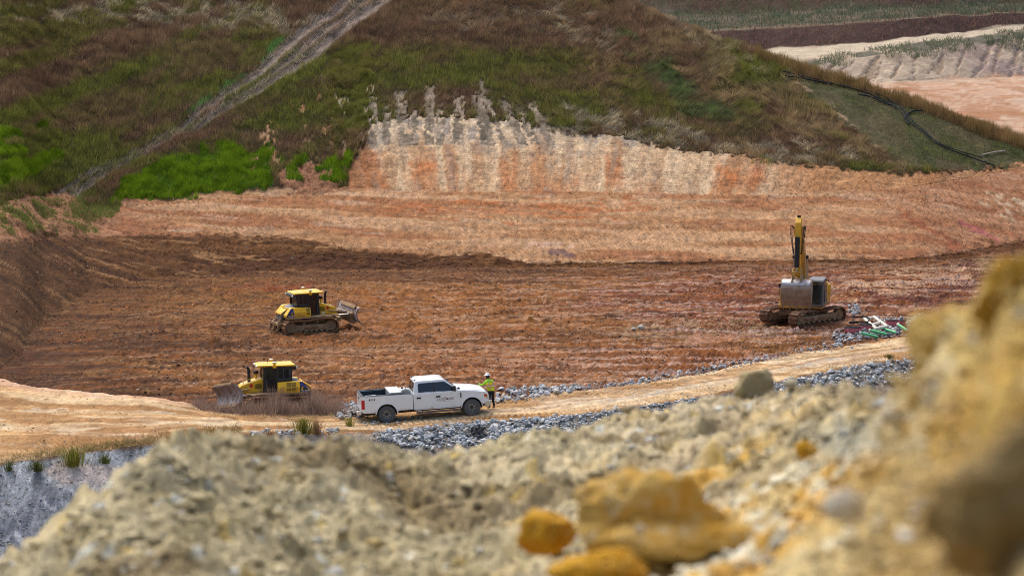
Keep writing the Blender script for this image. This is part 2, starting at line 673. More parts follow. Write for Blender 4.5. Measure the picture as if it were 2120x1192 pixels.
def blob(ex, ey, ea, eb, jn=1.0, rot=0.0):
    a, b = PX + jx * jn - ex, PY + jy * jn - ey
    c, s = math.cos(rot), math.sin(rot)
    a, b = a * c + b * s, -a * s + b * c
    return np.clip(1.25 - np.sqrt((a / ea) ** 2 + (b / eb) ** 2), 0, 1) * 4


def inside(poly, jn=0.5):
    x, y = PX + jx * jn, PY + jy * jn
    r = np.zeros_like(x, dtype=bool)
    n = len(poly)
    for i in range(n):
        (x0, y0), (x1, y1) = poly[i], poly[(i + 1) % n]
        c = ((y0 > y) != (y1 > y)) & (x < (x1 - x0) * (y - y0) / (y1 - y0 + 1e-9) + x0)
        r ^= c
    return r


BRIGHT = inside([(225, 425), (240, 390), (300, 352), (370, 328), (420, 322), (415, 300), (425, 296), (440, 318), (455, 318), (452, 300), (470, 300), (500, 312),
                 (520, 318), (560, 296), (566, 310), (560, 330), (552, 345), (558, 398), (400, 410)], 0.45)
BRIGHT |= small_green
BRIGHT |= inside([(-90, 262), (30, 268), (40, 285), (0, 305), (50, 310), (45, 328), (-90, 335)], 0.6)
BRIGHT |= inside([(-90, 380), (-20, 352), (70, 330), (125, 312), (130, 332), (70, 365), (0, 396), (-90, 410)], 0.6)
BRIGHT |= inside([(60, 268), (100, 258), (104, 272), (70, 282)], 0.6)
BRIGHT &= GRASS
n_big = fbs(GX * 0.09, GZ * 0.35 + GY * 0.05, 4, 21)
n_mid = fbs(GX * 0.35 + GZ * 0.25, GZ * 0.9, 4, 22)
n_dia = fbs((GX * 0.9 + GZ * 0.9) * 0.16, (GX * -0.42 + GZ * 1.0) * 0.75, 5, 23, k=3.4)
OLIVE = np.clip(0.12 + 0.6 * n_mid * sstep(0.35, 0.75, n_big) + 0.95 * (n_dia - 0.42) * np.interp(PX, [500, 900], [1.0, 0.45]), 0, 1)
OLIVE = np.clip(OLIVE + 0.45 * np.clip(blob(620, 215, 150, 60), 0, 1) + 0.35 * np.clip(blob(290, 170, 190, 55, 1, -0.3), 0, 1)
                + 0.4 * np.clip(blob(900, 130, 260, 50), 0, 1) + 0.5 * np.clip(blob(1545, 135, 90, 30, 1, 0.55), 0, 1)
                + 0.3 * np.clip(blob(100, 330, 160, 60), 0, 1), 0, 1)
OLIVE *= 1 - 0.75 * np.clip(blob(1050, 55, 420, 45), 0, 1)
STRAW = np.clip(blob(1270, 262, 190, 26, 1, 0.12), 0, 1) + np.clip(blob(1620, 322, 130, 26, 1, 0.1), 0, 1) \
    + np.clip(blob(120, 32, 260, 14, 1.2), 0, 1) * 0.9 + np.clip(blob(440, 28, 230, 22, 1.3, 0.1), 0, 1) * 0.8 + np.clip(blob(240, 40, 60, 16, 1), 0, 1) \
    + np.clip(blob(1210, 60, 80, 30, 1, 0.5), 0, 1) * 0.5
STRAW = STRAW + np.clip(blob(1420, 60, 160, 26, 1, 0.5), 0, 1) * 0.4 + np.clip(blob(1050, 40, 160, 20, 1), 0, 1) * 0.35
STRAW = np.clip(STRAW, 0, 1) * sstep(0.38, 0.72, fbs(GX * 0.9 + GZ * 0.4, GZ * 1.9, 4, 25, k=3)) * 0.9
BARE_LINE = (np.abs(PX + jx * 0.25 - np.interp(PY, [168, 182, 226, 300, 345, 360], [1640, 1668, 1728, 1808, 1850, 1900])) < 7) & (PY > 170) & (PY < 352) & (vnoise(GX * 2, GY * 2, 29) > 0.52)
GRASS &= ~(BARE_LINE & (S2 > 8.9))
GULLY = np.clip(blob(1395, 175, 150, 24, 1, 0.72) + blob(1490, 250, 70, 22, 1, 0.5) * 0.8, 0, 1) * fbs(GX * 0.4, GZ * 0.9, 4, 27, k=3)
NOSE = inside([(1618, 158), (1640, 160), (1750, 182), (1850, 212), (2000, 262), (2200, 335), (2200, 352), (2060, 350), (1960, 356), (1870, 345), (1800, 296), (1720, 226)], 0.7) & GRASS
RIDGE = (PY < y_tp(PX) + 15 + (PX - 1500) * 0.006) & (PX > 1560) & GRASS
NOSE &= ~RIDGE

# ---------------------------------------------------------------- colours of the bare ground
def cc(r, g, b): return np.array(C(r, g, b)) * 0.84


hx, hy = GX, GY
aniso = fbs(hx * 0.10, hy * 0.75, 5, 41)
aniso2 = fbs(hx * 0.22 + 0.1 * hy, hy * 1.7, 4, 42)
iso = fbs(hx * 0.35, hy * 0.30, 5, 43)
fine = fbs(hx * 2.3, hy * 1.1, 3, 44, k=2.2)
# pit floor
tint = np.empty(GX.shape + (3,))
tint[:] = cc(138, 92, 52)
tint = mixc(tint, cc(158, 112, 66), sstep(0.45, 0.95, aniso) * 0.9)
tint = mixc(tint, cc(106, 66, 36), sstep(0.55, 0.95, 1 - aniso) * 0.9)
tint = mixc(tint, cc(150, 98, 50), np.clip(blob(900, 640, 330, 42, 2), 0, 1) * 0.6)
tint = mixc(tint, cc(152, 94, 60), np.clip(blob(1200, 760, 420, 45, 2), 0, 1) * 0.55)
tint = mixc(tint, cc(134, 82, 58), np.clip(sstep(1180, 1550, XN) * (1 - sstep(660, 720, YN)), 0, 1) * 0.75)
tint = mixc(tint, cc(108, 62, 56), np.clip(sstep(1300, 1700, XN), 0, 1) * sstep(0.5, 0.8, aniso2) * (PY < 690) * 0.75)
tint = mixc(tint, cc(188, 150, 134), sstep(0.72, 0.92, aniso2) * sstep(0.4, 0.8, iso) * np.clip(sstep(900, 1500, XN), 0.15, 1) * 0.75)
tint = mixc(tint, cc(128, 70, 66), np.clip(blob(1500, 610, 330, 34, 2, -0.05), 0, 1) * (0.25 + 0.5 * iso))
tint = mixc(tint, cc(224, 188, 166), np.clip(blob(1870, 582, 170, 20, 1.5, -0.12), 0, 1) * sstep(0.2, 0.65, aniso2) * 0.9)
tint = mixc(tint, cc(110, 62, 66), np.clip(blob(1860, 622, 170, 14, 1.5, -0.15), 0, 1) * 0.6)
tint = mixc(tint, cc(186, 138, 124), np.clip(blob(1480, 705, 130, 12, 2, -0.12), 0, 1) * sstep(0.3, 0.7, aniso2) * 0.8)
tint = mixc(tint, cc(148, 128, 100), np.clip(blob(1440, 685, 170, 11, 1.6), 0, 1) * sstep(0.3, 0.7, fine) * 0.8)
tint = mixc(tint, cc(160, 130, 104), np.clip(blob(1180, 800, 240, 14, 2, -0.06), 0, 1) * sstep(0.3, 0.75, fine) * 0.55)
tint = mixc(tint, cc(150, 72, 44), np.clip(blob(560, 592, 110, 7, 1), 0, 1) * 0.8)
tint = mixc(tint, cc(168, 128, 84), np.clip(blob(330, 760, 70, 9, 1.5), 0, 1) * sstep(0.2, 0.7, fine) * 0.8)
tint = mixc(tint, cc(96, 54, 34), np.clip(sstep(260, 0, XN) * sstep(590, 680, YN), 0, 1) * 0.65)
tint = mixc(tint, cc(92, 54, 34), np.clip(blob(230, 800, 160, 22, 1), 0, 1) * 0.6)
streak = fbs(hx * 0.45, hy * 2.6, 4, 45, k=2.8)
tint = mixc(tint, cc(196, 164, 152), sstep(0.68, 0.9, streak) * np.interp(XN, [200, 700, 1100, 1500], [0.12, 0.25, 0.55, 0.7]))
tint = mixc(tint, cc(82, 52, 36), sstep(0.66, 0.92, 1 - streak) * 0.6)
tint = mixc(tint, cc(168, 104, 52), sstep(0.7, 0.9, fbs(hx * 0.3 + 7, hy * 1.5, 4, 46)) * 0.5)
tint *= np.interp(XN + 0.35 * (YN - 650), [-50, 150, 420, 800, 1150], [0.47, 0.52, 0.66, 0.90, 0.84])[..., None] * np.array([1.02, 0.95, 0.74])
# dark brown bank under the bench
bank = np.clip(sstep(5.75, 6.05, S2) * (1 - sstep(6.95, 7.1, S2 + jf * 0.012)), 0, 1)
bcol = mixc(np.broadcast_to(cc(88, 56, 31), tint.shape), cc(120, 82, 48), aniso)
bcol = mixc(bcol, cc(172, 132, 92), sstep(0.72, 0.9, aniso2) * sstep(0.35, 0.7, iso) * (PX < 700) * 0.8)
bcol = mixc(bcol, cc(76, 44, 28), np.clip(blob(800, 545, 330, 13, 1.5), 0, 1) * 0.6)
tint = mixc(tint, 0 * tint + bcol if False else bcol * np.array([0.95, 0.90, 0.80]) * np.interp(XN, [-80, 120, 420], [0.60, 0.70, 1.0])[..., None], bank * np.clip(1.05 - sstep(1000, 1300, PX) * 0.4, 0, 1))
# bench and the long tan slope
ben = sstep(6.96, 7.06, S2 + jf * 0.012)
tcol = mixc(np.broadcast_to(cc(172, 128, 88), tint.shape), cc(188, 148, 110), sstep(0.45, 0.9, aniso))
tcol = mixc(tcol, cc(158, 104, 68), sstep(0.55, 0.92, 1 - aniso) * 0.8)
tcol = mixc(tcol, cc(176, 108, 62), np.clip(blob(1080, 435, 260, 16, 2), 0, 1) * sstep(0.35, 0.7, aniso2) * 0.8)
tcol = mixc(tcol, cc(152, 96, 66), sstep(1650, 2050, XN) * 0.55)
tcol = mixc(tcol, cc(146, 92, 66), sstep(480, 120, XN) * 0.6)
tcol = mixc(tcol, cc(196, 164, 136), sstep(0.72, 0.92, aniso2) * sstep(0.5, 0.8, iso) * 0.45)
tcol = mixc(tcol, cc(198, 168, 158), np.clip(blob(1090, 508, 90, 5, 1.5), 0, 1) * sstep(0.4, 0.8, fine) * 0.4)
tcol = mixc(tcol, cc(112, 84, 84), np.clip(blob(1160, 527, 30, 7, 0.8) + blob(1900, 590, 20, 4, 0.8), 0, 1) * 0.8)
tcol = mixc(tcol, cc(206, 190, 160), np.clip(blob(2090, 425, 45, 22, 1.6), 0, 1) * sstep(0.3, 0.9, fine) * 0.6)
tcol = mixc(tcol, cc(164, 92, 90), np.clip(blob(2030, 478, 46, 6, 0.8, 0.5), 0, 1) * 0.9)
tcol = mixc(tcol, cc(150, 84, 54), np.clip(blob(1960, 500, 110, 8, 1, 0.6), 0, 1) * 0.7)
tcol = mixc(tcol, cc(156, 116, 82), np.clip(blob(90, 452, 130, 36, 1), 0, 1) * 0.8)
tint = mixc(tint, tcol, ben)
# the steep cut: pale on top, orange tongues below, in strips one shoe wide
cut = sstep(7.96, 8.02, S2) * (PX > 690)
strip_x = PX + (PY - 320) * (PX - 1060) * 0.0009 + jf * 0.6
n1d = lambda f, sd: np.clip((vnoise(strip_x / f, YN * 0.004, sd) - 0.5) * 1.7 + 0.5, 0, 1)
sA, sB, sC, sD = n1d(26.0, 55), n1d(40.0, 56), n1d(11.0, 57), n1d(19.0, 58)
blot = fbs(hx * 0.8, GZ * 0.8, 4, 59)
sr2 = sA
edge = np.abs(((strip_x / 26.0) % 1.0) - 0.5) * 2
ccol = mixc(np.broadcast_to(cc(192, 160, 124), tint.shape), cc(172, 130, 92), sA * 0.9)
ccol = mixc(ccol, cc(204, 184, 154), (1 - sstep(258, 325 , YN + 22 * (sB - 0.5))) * 0.85 * (1 - sstep(1250, 1420, XN)))
ccol = mixc(ccol, cc(204, 178, 144), sstep(0.6, 0.9, sD) * 0.7)
o_top = 305 + 40 * sB - 20 * blot
ccol = mixc(ccol, cc(178, 108, 60), sstep(0.42, 0.72, sB * 0.45 + sC * 0.2 + sA * 0.35) * sstep(o_top - 18, o_top + 22, YN) * (0.2 + 0.6 * blot))
ccol = mixc(ccol, cc(158, 138, 118), sstep(0.6, 0.85, 1 - sD) * sstep(0.35, 0.7, blot) * 0.6)
ccol = mixc(ccol, cc(150, 142, 132), sstep(0.74, 0.86, fbs(hx * 1.4, GZ * 1.6, 3, 60)) * (1 - sstep(280, 330, YN)) * 0.7)
ccol = mixc(ccol, cc(150, 116, 88), sstep(0.86, 1.0, edge) * 0.35 * blot)
ccol = mixc(ccol, cc(180, 112, 66), np.clip(blob(1530, 360, 80, 30, 2.2) * 0.25, 0, 0.6) * blot)
ccol = mixc(ccol, cc(202, 176, 142), np.clip(blob(1440, 355, 34, 36, 2) * 0.5, 0, 1) * 0.25)
ccol = mixc(ccol, cc(164, 118, 78), sstep(1540, 1720, XN) * 0.85)
ccol = mixc(ccol, cc(150, 98, 62), (1 - sstep(745, 800, XN)) * sstep(300, 330, YN) * 0.8)
tint = mixc(tint, np.clip(ccol * 1.22, 0, 0.9), cut)
tint = mixc(tint, cc(158, 112, 82), np.clip(bite, 0, 1) * (S2 > 7.9))
tint = mixc(tint, mixc(np.broadcast_to(cc(168, 150, 130), tint.shape), cc(112, 102, 86), fbs(hx * 1.2, GZ * 2.4, 3, 62)), (FINGER * (S2 > 7.9)) * 0.9)
tint = mixc(tint, cc(132, 118, 92), BARE_LINE * 0.8)
# road
t_road = np.clip(S2 - 3, 0, 1)
road = sstep(2.97, 3.02, S2) * (1 - sstep(4.0, 4.35, S2))
rn = fbs(hx * 0.12 + hy * 0.02, hy * 0.9 - hx * 0.05, 4, 51)
rcol = mixc(np.broadcast_to(cc(190, 150, 102), tint.shape), cc(208, 174, 130), sstep(0.45, 0.85, rn))
rcol = mixc(rcol, cc(160, 118, 76), sstep(0.5, 0.9, 1 - rn) * 0.85)
rcol = mixc(rcol, cc(214, 196, 170), sstep(0.74, 0.9, fbs(hx * 0.35, hy * 0.8, 4, 52)) * 0.6)
rcol = mixc(rcol, cc(140, 102, 64), sstep(0.72, 0.9, fbs(hx * 0.3 + 0.1 * hy, hy * 1.1, 4, 53)) * 0.55)
rcol = mixc(rcol, cc(196, 170, 142), np.exp(-((t_road - 0.42) / 0.12) ** 2) * sstep(900, 1050, XN) * 0.75)
rcol = mixc(rcol, cc(168, 160, 150), np.exp(-((t_road - 0.45) / 0.10) ** 2) * sstep(1050, 1250, XN) * sstep(0.45, 0.7, fine) * 0.85)
rs = fbs(hx * 0.10, t_road * 13 + hx * 0.01, 4, 54, k=3.2)
rcol = mixc(rcol, cc(158, 120, 80), sstep(0.55, 0.9, rs) * 0.6)
rcol = mixc(rcol, cc(216, 192, 156), sstep(0.6, 0.95, 1 - rs) * 0.6)
rcol = mixc(rcol, cc(206, 166, 140), sstep(0.82, 0.98, t_road) * (PX < 420) * 0.7)
rcol = mixc(rcol, cc(150, 112, 76), np.clip(blob(60, 850, 90, 26, 2), 0, 1) * sstep(0.4, 0.75, fine) * 0.6)
rcol = mixc(rcol, cc(150, 122, 88), (1 - sstep(0.0, 0.10, t_road)) * (PX < 720) * 0.7)
tint = mixc(tint, np.clip(rcol * np.array([1.12, 1.13, 1.10]), 0, 0.9), road)
# grey bank below the road on the left, bedding under the riprap further right
low = 1 - sstep(2.95, 3.0, S2 + jf * 0.004)
rill = fbs(PX * 0.05 + PY * 0.012, GY * 0.25, 4, 61)
gcol = mixc(np.broadcast_to(cc(168, 172, 174), tint.shape), cc(96, 100, 104), sstep(0.5, 0.85, rill * 0.75 + 0.25 * fbs(hx * 2.5, GZ * 2.5, 3, 65)) * 0.6)
gcol = mixc(gcol, cc(98, 104, 116), (0.35 + 0.65 * (1 - fbs(hx * 1.1, GZ * 1.3, 4, 63))) * sstep(985, 1060, PY) * 0.9)
gcol = mixc(gcol, cc(190, 192, 194), (vnoise(hx * 4, hy * 4, 64) > 0.83) * 0.7)
gcol = mixc(gcol, cc(198, 180, 168), np.clip(blob(180, 990, 60, 24, 1.5), 0, 1) * 0.7)
bed = mixc(np.broadcast_to(cc(118, 116, 114), tint.shape), cc(140, 128, 112), fine)
gcol = mixc(gcol, bed, sstep(300, 420, PX))
gcol = mixc(gcol, cc(176, 158, 124), sstep(2.02, 1.9, S2))
tint = mixc(tint, np.clip(gcol * 1.2, 0, 0.9), low)
# soil between the grass
soil = mixc(np.broadcast_to(cc(74, 56, 44), tint.shape), cc(64, 64, 34), OLIVE)
soil = mixc(soil, cc(60, 100, 24), BRIGHT * 0.9)
soil = mixc(soil, mixc(np.broadcast_to(cc(76, 80, 50), tint.shape), cc(104, 92, 72), fbs(GX * 0.5, GY * 0.35, 4, 66)), NOSE * 0.9)
soil = mixc(soil, cc(72, 74, 44), on_path * 0.6)
soil = mixc(soil, cc(158, 142, 128), PATH * 0.9)
soil = mixc(soil, cc(112, 100, 84), STRAW * 0.7)
tint = np.where(GRASS[..., None], soil, tint)
tint *= (0.9 + 0.2 * fine)[..., None]

# ---------------------------------------------------------------- relief
relief = np.zeros_like(GZ)
floor_m = sstep(4.6, 5.0, S2) * (1 - ben) * (1 - 0.55 * sstep(330, 120, PX))
relief += floor_m * ((fbm(hx * 0.28, hy * 0.45, 4, 71) - 0.5) * 0.26 + (fbm(hx * 1.7, hy * 1.6, 5, 72, 0.6) - 0.5) * 0.36 + (aniso2 - 0.5) * 0.10)
relief += floor_m * sstep(1250, 1600, PX) * (fbm(hx * 0.25, hy * 0.7, 4, 73) - 0.5) * 0.42
relief += ben * ~GRASS * ((fbm(hx * 0.3, hy * 0.5, 4, 74) - 0.5) * 0.3 + (fbm(hx * 1.5, hy * 1.5, 3, 75) - 0.5) * 0.14)
relief += cut * ~GRASS * ((sr2 - 0.5) * 0.10 - sstep(0.8, 1.0, edge) * 0.05)
relief += GRASS * ((fbm(hx * 0.25, hy * 0.3, 4, 76) - 0.5) * 0.7 - PATH * 0.25)
relief += road * ((fbm(hx * 0.4, hy * 0.6, 4, 77) - 0.5) * 0.14 + (fbm(hx * 1.6, hy * 1.6, 4, 78) - 0.5) * 0.14)
relief += low * ((fbm(hx * 0.7, hy * 0.7, 4, 79) - 0.5) * 0.25 - (rill - 0.5) * 0.10 * (1 - sstep(250, 330, PX)))
mnd = np.clip(blob(80, 448, 120, 34, 0.6), 0, 1)
relief += mnd * (0.25 + (fbm(hx * 1.1, hy * 1.1, 4, 80) - 0.5) * 0.8)
relief += bite * ~GRASS * (S2 > 7.5) * (fbm(hx * 1.2, hy * 0.9, 4, 81) - 0.4) * 0.7
# grouser prints: bands of cleat marks one track shoe wide
def bands(v, seed, period, width, chance):
    k = np.floor(v / period)
    c = hash2(k, k * 0 + seed, 3)
    d = np.abs(v / period - k - 0.5 - (c - 0.5) * 0.4) * period
    return sstep(width, width * 0.8, d) * (hash2(k, k * 0 + seed, 5) < chance)


warp = (fbm(hx * 0.03, hy * 0.03, 3, 90) - 0.5) * 9
curv = np.where(hx < -14, (hx + 14) ** 2 * 0.030, 0)
v_fl = hy + warp + curv
keep = fbs(hx * 0.10, v_fl * 0.35, 3, 91)
prt = bands(v_fl, 1, 2.1, 0.46, 0.7) * sstep(0.42, 0.6, keep)
cleat = lambda ph, per: np.abs(((ph / per) % 1.0) - 0.5) * 2
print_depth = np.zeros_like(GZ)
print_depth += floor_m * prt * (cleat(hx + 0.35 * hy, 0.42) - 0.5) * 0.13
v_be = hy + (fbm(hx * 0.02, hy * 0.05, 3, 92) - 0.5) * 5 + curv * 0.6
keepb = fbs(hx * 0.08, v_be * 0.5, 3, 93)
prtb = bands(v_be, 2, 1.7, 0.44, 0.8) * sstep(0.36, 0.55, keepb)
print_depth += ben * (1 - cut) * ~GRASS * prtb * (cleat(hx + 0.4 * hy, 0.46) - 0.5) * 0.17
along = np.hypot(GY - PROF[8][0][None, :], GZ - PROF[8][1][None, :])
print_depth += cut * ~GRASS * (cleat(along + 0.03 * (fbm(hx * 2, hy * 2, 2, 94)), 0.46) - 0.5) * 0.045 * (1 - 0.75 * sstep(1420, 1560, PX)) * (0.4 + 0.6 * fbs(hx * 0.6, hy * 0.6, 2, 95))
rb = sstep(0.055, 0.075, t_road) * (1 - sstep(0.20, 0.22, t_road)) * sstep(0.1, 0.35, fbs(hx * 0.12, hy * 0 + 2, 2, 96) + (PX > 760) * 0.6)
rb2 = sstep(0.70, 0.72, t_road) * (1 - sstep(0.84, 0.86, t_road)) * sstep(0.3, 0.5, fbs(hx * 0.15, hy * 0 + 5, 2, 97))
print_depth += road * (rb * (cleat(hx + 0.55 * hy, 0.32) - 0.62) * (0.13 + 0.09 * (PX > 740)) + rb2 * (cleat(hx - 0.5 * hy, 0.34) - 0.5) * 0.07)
tint *= (1 + np.clip(print_depth, -0.06, 0.06) * 2.6)[..., None]      # crests tinted lighter, grooves darker: shading of the prints put into the colour
tv = v_fl + 0.04 * hx
trail = np.maximum(bands(tv, 7, 3.3, 0.17, 0.75), bands(tv + 1.1, 8, 5.7, 0.22, 0.7)) * sstep(0.40, 0.62, fbs(hx * 0.06 + 3, tv * 0.3, 3, 88)) * floor_m * (1 - bank)
tcolr = mixc(np.broadcast_to(cc(196, 152, 116), tint.shape), cc(206, 176, 164), sstep(1050, 1400, XN)) * np.interp(PX, [0, 300, 900], [0.62, 0.72, 0.92])[..., None]
tint = mixc(tint, tcolr, trail * (0.35 + 0.5 * cleat(hx, 0.5)))
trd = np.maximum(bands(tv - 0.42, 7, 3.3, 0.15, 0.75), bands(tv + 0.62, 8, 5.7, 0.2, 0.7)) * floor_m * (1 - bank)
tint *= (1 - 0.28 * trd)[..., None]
clods = np.clip(vnoise(hx * 2.6, hy * 2.6, 98) - 0.62, 0, 1) * 0.5 * (floor_m + 0.15 * bank) * (1 - 0.8 * bank) * sstep(0.35, 0.7, fbs(hx * 0.2, hy * 0.3, 3, 99))
flat_spots = [(-29.5, 0, 0)]
GZ = GZ + relief + print_depth + clods
TR_V = np.stack([GX, GY, GZ], axis=-1).reshape(-1, 3)
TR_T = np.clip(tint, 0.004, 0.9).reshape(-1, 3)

ii, jj = np.meshgrid(np.arange(NR - 1), np.arange(NC - 1), indexing='ij')
q0 = ii * NC + jj
QUADS = np.stack([q0, q0 + 1, q0 + NC + 1, q0 + NC], axis=-1).reshape(-1, 4)
segq = S2[:-1, :-1].reshape(-1)
grq = GRASS[:-1, :-1].reshape(-1)
reg = np.where(grq, 4, np.where(segq < 3, 0, np.where(segq < 4.3, 1, np.where(segq < 7.0, 2, np.where(segq < 10, 3, 4)))))
for rid, nm, mt in ((0, 'road_bank', 'soil'), (1, 'dirt_road', 'road'), (2, 'pit_floor', 'soil'), (3, 'graded_slope', 'soil'), (4, 'grassy_hillside', 'hill')):
    F = QUADS[reg == rid]
    used, inv = np.unique(F, return_inverse=True)
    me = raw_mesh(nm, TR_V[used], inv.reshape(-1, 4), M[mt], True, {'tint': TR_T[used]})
    tag(link(nm, me), kind='structure')


def ground(X, Y):
    """height of the built ground at a place"""
    Z = 0.0
    for _ in range(3):
        px = CX + FPX * X / zcam(Y, Z)
        j = float(np.interp(px, cols, np.arange(NC)))
        j0 = int(min(max(j, 0), NC - 2))
        f = j - j0
        Z = float(np.interp(Y, GY[:, j0], GZ[:, j0]) * (1 - f) + np.interp(Y, GY[:, j0 + 1], GZ[:, j0 + 1]) * f)
    return Z


PYF = project(GX, GY, GZ)[1]


def surf(px, py):
    """the first ground point that picture position (px, py) looks at"""
    j = int(np.argmin(np.abs(cols - px)))
    c = PYF[:, j]
    run = np.minimum.accumulate(c)
    i = int(np.argmax(run <= py))
    return Vector((float(GX[i, j]), float(GY[i, j]), float(GZ[i, j])))


# wide ground sheet under everything, out to the horizon
me = bpy.data.meshes.new('outer_ground')
g = MB()
g.add([(-2500, -2500, -9), (2500, -2500, -9), (2500, 2500, -9), (-2500, 2500, -9)], [(0, 1, 2, 3)])
m, nt_, p_ = new_mat('outer_ground')
oc_ = obj_coord(nt_)
nt_.links.new(mix_col(nt_, noise_node(nt_, oc_, 0.02, 6), C(96, 84, 56), C(72, 76, 44)), p_.inputs['Base Color'])
p_.inputs['Roughness'].default_value = 0.95
tag(g.build('outer_ground', m), kind='structure')

# ------------------------------------------------------------------ terraces beyond the spur, upper right
fc = np.linspace(1150, 2700, 420)
b1 = curve([(1150, 175), (1850, 170), (2120, 158), (2700, 140)])
b2 = curve([(1150, 180), (1600, 145), (1800, 118), (1950, 98), (2120, 74), (2700, 40)])
b2b = curve([(1150, 165), (1600, 138), (1800, 104), (1950, 84), (2120, 62), (2700, 30)])
b3 = curve([(1150, 130), (1580, 104), (1750, 92), (1900, 76), (2120, 53), (2700, 20)])
b4 = curve([(1150, 100), (1420, 72), (1700, 52), (1900, 38), (2120, 26), (2700, 6)])
b5 = curve([(1150, 45), (1420, 32), (1700, 22), (2120, 8), (2700, -8)])
T_ = lambda d: math.tan(R(d))
fp = [(np.full_like(fc, 228.0), np.full_like(fc, 5.0))]
fp.append((np.full_like(fc, 250.0), np.full_like(fc, 5.5)))
Yp = hit(b1(fc), fp[-1][0], fp[-1][1], 0.004); fp.append((Yp, fp[-1][1] + 0.004 * (Yp - fp[-1][0])))
for bb, sl in ((b2, 19), (b2b, 10), (b3, 6), (b4, 22), (b5, 7), (lambda x: x * 0 - 120, 24)):
    Y0, Z0 = fp[-1]
    Yp = np.maximum(hit(bb(fc), Y0, Z0, T_(sl)), Y0 + 0.5)
    fp.append((Yp, Z0 + T_(sl) * (Yp - Y0)))
fp.append((fp[-1][0] + 60, fp[-1][1] + 2))
fn = [2, 30, 60, 14, 16, 34, 24, 40, 4]
fY, fZ, fS = [], [], []
for k in range(len(fp) - 1):
    for i in range(fn[k] + (k == len(fp) - 2)):
        f = i / fn[k]
        fY.append(fp[k][0] * (1 - f) + fp[k + 1][0] * f)
        fZ.append(fp[k][1] * (1 - f) + fp[k + 1][1] * f)
        fS.append(k + f)
fY, fZ, fS = np.array(fY), np.array(fZ), np.array(fS)
fX = (fc[None, :] - CX) / FPX * zcam(fY, fZ)
FS = np.repeat(fS[:, None], len(fc), 1)
FPXX = np.repeat(fc[None, :], len(fS), 0)
fj = (fbm(fX * 0.12, fY * 0.12, 4, 101) - 0.5) * 0.9
FJ = FS + fj * 0.55
na, nb = fbs(fX * 0.05, fY * 0.12, 5, 102), fbs(fX * 0.3, fY * 0.3, 4, 103)
ft = mixc(np.broadcast_to(cc(196, 160, 132), fX.shape + (3,)), cc(176, 128, 94), sstep(0.4, 0.85, na))
ft = mixc(ft, cc(206, 184, 162), sstep(0.6, 0.9, nb) * 0.6)
ft = mixc(ft, cc(164, 116, 80), sstep(0.55, 0.9, fbs(fX * 0.5, fY * 0.06, 4, 108)) * 0.6)
rl = fbs(fX * 0.9 - fZ * 0.9 + 1.2 * fbm(fX * 0.4, fZ * 0.8, 3, 106), fZ * 0.25, 4, 104, k=3)
sand = mixc(np.broadcast_to(cc(204, 184, 158), fX.shape + (3,)), cc(186, 166, 146), na)
sand = mixc(sand, cc(150, 128, 106), sstep(0.78, 0.92, rl) * 0.7)
sand = mixc(sand, cc(170, 150, 128), sstep(0.5, 0.85, fbs(fX * 0.6, fZ * 1.5, 4, 107)) * 0.6)
sand = mixc(sand, cc(164, 142, 134), sstep(1950, 2100, FPXX + nb * 60) * sstep(0.4, 0.7, na) * 0.8)
ft = mixc(ft, sand, sstep(1.95, 2.1, FJ))
ft = mixc(ft, cc(112, 108, 92), sstep(2.95, 3.05, FJ) * (1 - sstep(3.9, 4.1, FJ)) * sstep(0.25, 0.6, nb + 0.25 * sstep(1900, 2100, FPXX)))
ft = mixc(ft, cc(204, 188, 162), sstep(4.0, 4.2, FJ) * (1 - sstep(4.9, 5.1, FJ)) * 0.9)
ft = mixc(ft, mixc(np.broadcast_to(cc(82, 62, 56), fX.shape + (3,)), cc(70, 52, 46), nb), sstep(5.0, 5.15, FJ))
gr = mixc(np.broadcast_to(cc(66, 76, 58), fX.shape + (3,)), cc(106, 96, 82), sstep(0.5, 0.85, nb))
ft = mixc(ft, gr, sstep(5.97, 6.1, FS + fj * 0.1))
ft = mixc(ft, cc(140, 124, 100), np.exp(-((FS - 6.05) / 0.07) ** 2) * 0.8)
ft = mixc(ft, mixc(np.broadcast_to(cc(86, 68, 60), fX.shape + (3,)), cc(72, 70, 48), nb), sstep(6.95, 7.15, FJ))
fZ = fZ + (fbm(fX * 0.2, fY * 0.2, 4, 105) - 0.5) * 0.8 - sstep(0.75, 0.9, rl) * 0.35 * ((FS > 2) & (FS < 3))
fV = np.stack([fX, fY, fZ], -1).reshape(-1, 3)
nfc = len(fc)
i2, j2 = np.meshgrid(np.arange(len(fS) - 1), np.arange(nfc - 1), indexing='ij')
fq = i2 * nfc + j2
fQ = np.stack([fq, fq + 1, fq + nfc + 1, fq + nfc], -1).reshape(-1, 4)
fsq = FS[:-1, :-1].reshape(-1)
for nm, lo_, hi_ in (('far_bench', -1, 2), ('far_sand_bank', 2, 5), ('far_grass_terrace', 5, 99)):
    F = fQ[(fsq >= lo_) & (fsq < hi_)]
    used, inv = np.unique(F, return_inverse=True)
    me = raw_mesh(nm, fV[used], inv.reshape(-1, 4), M['far'], True, {'tint': ft.reshape(-1, 3)[used]})
    tag(link(nm, me), kind='structure')
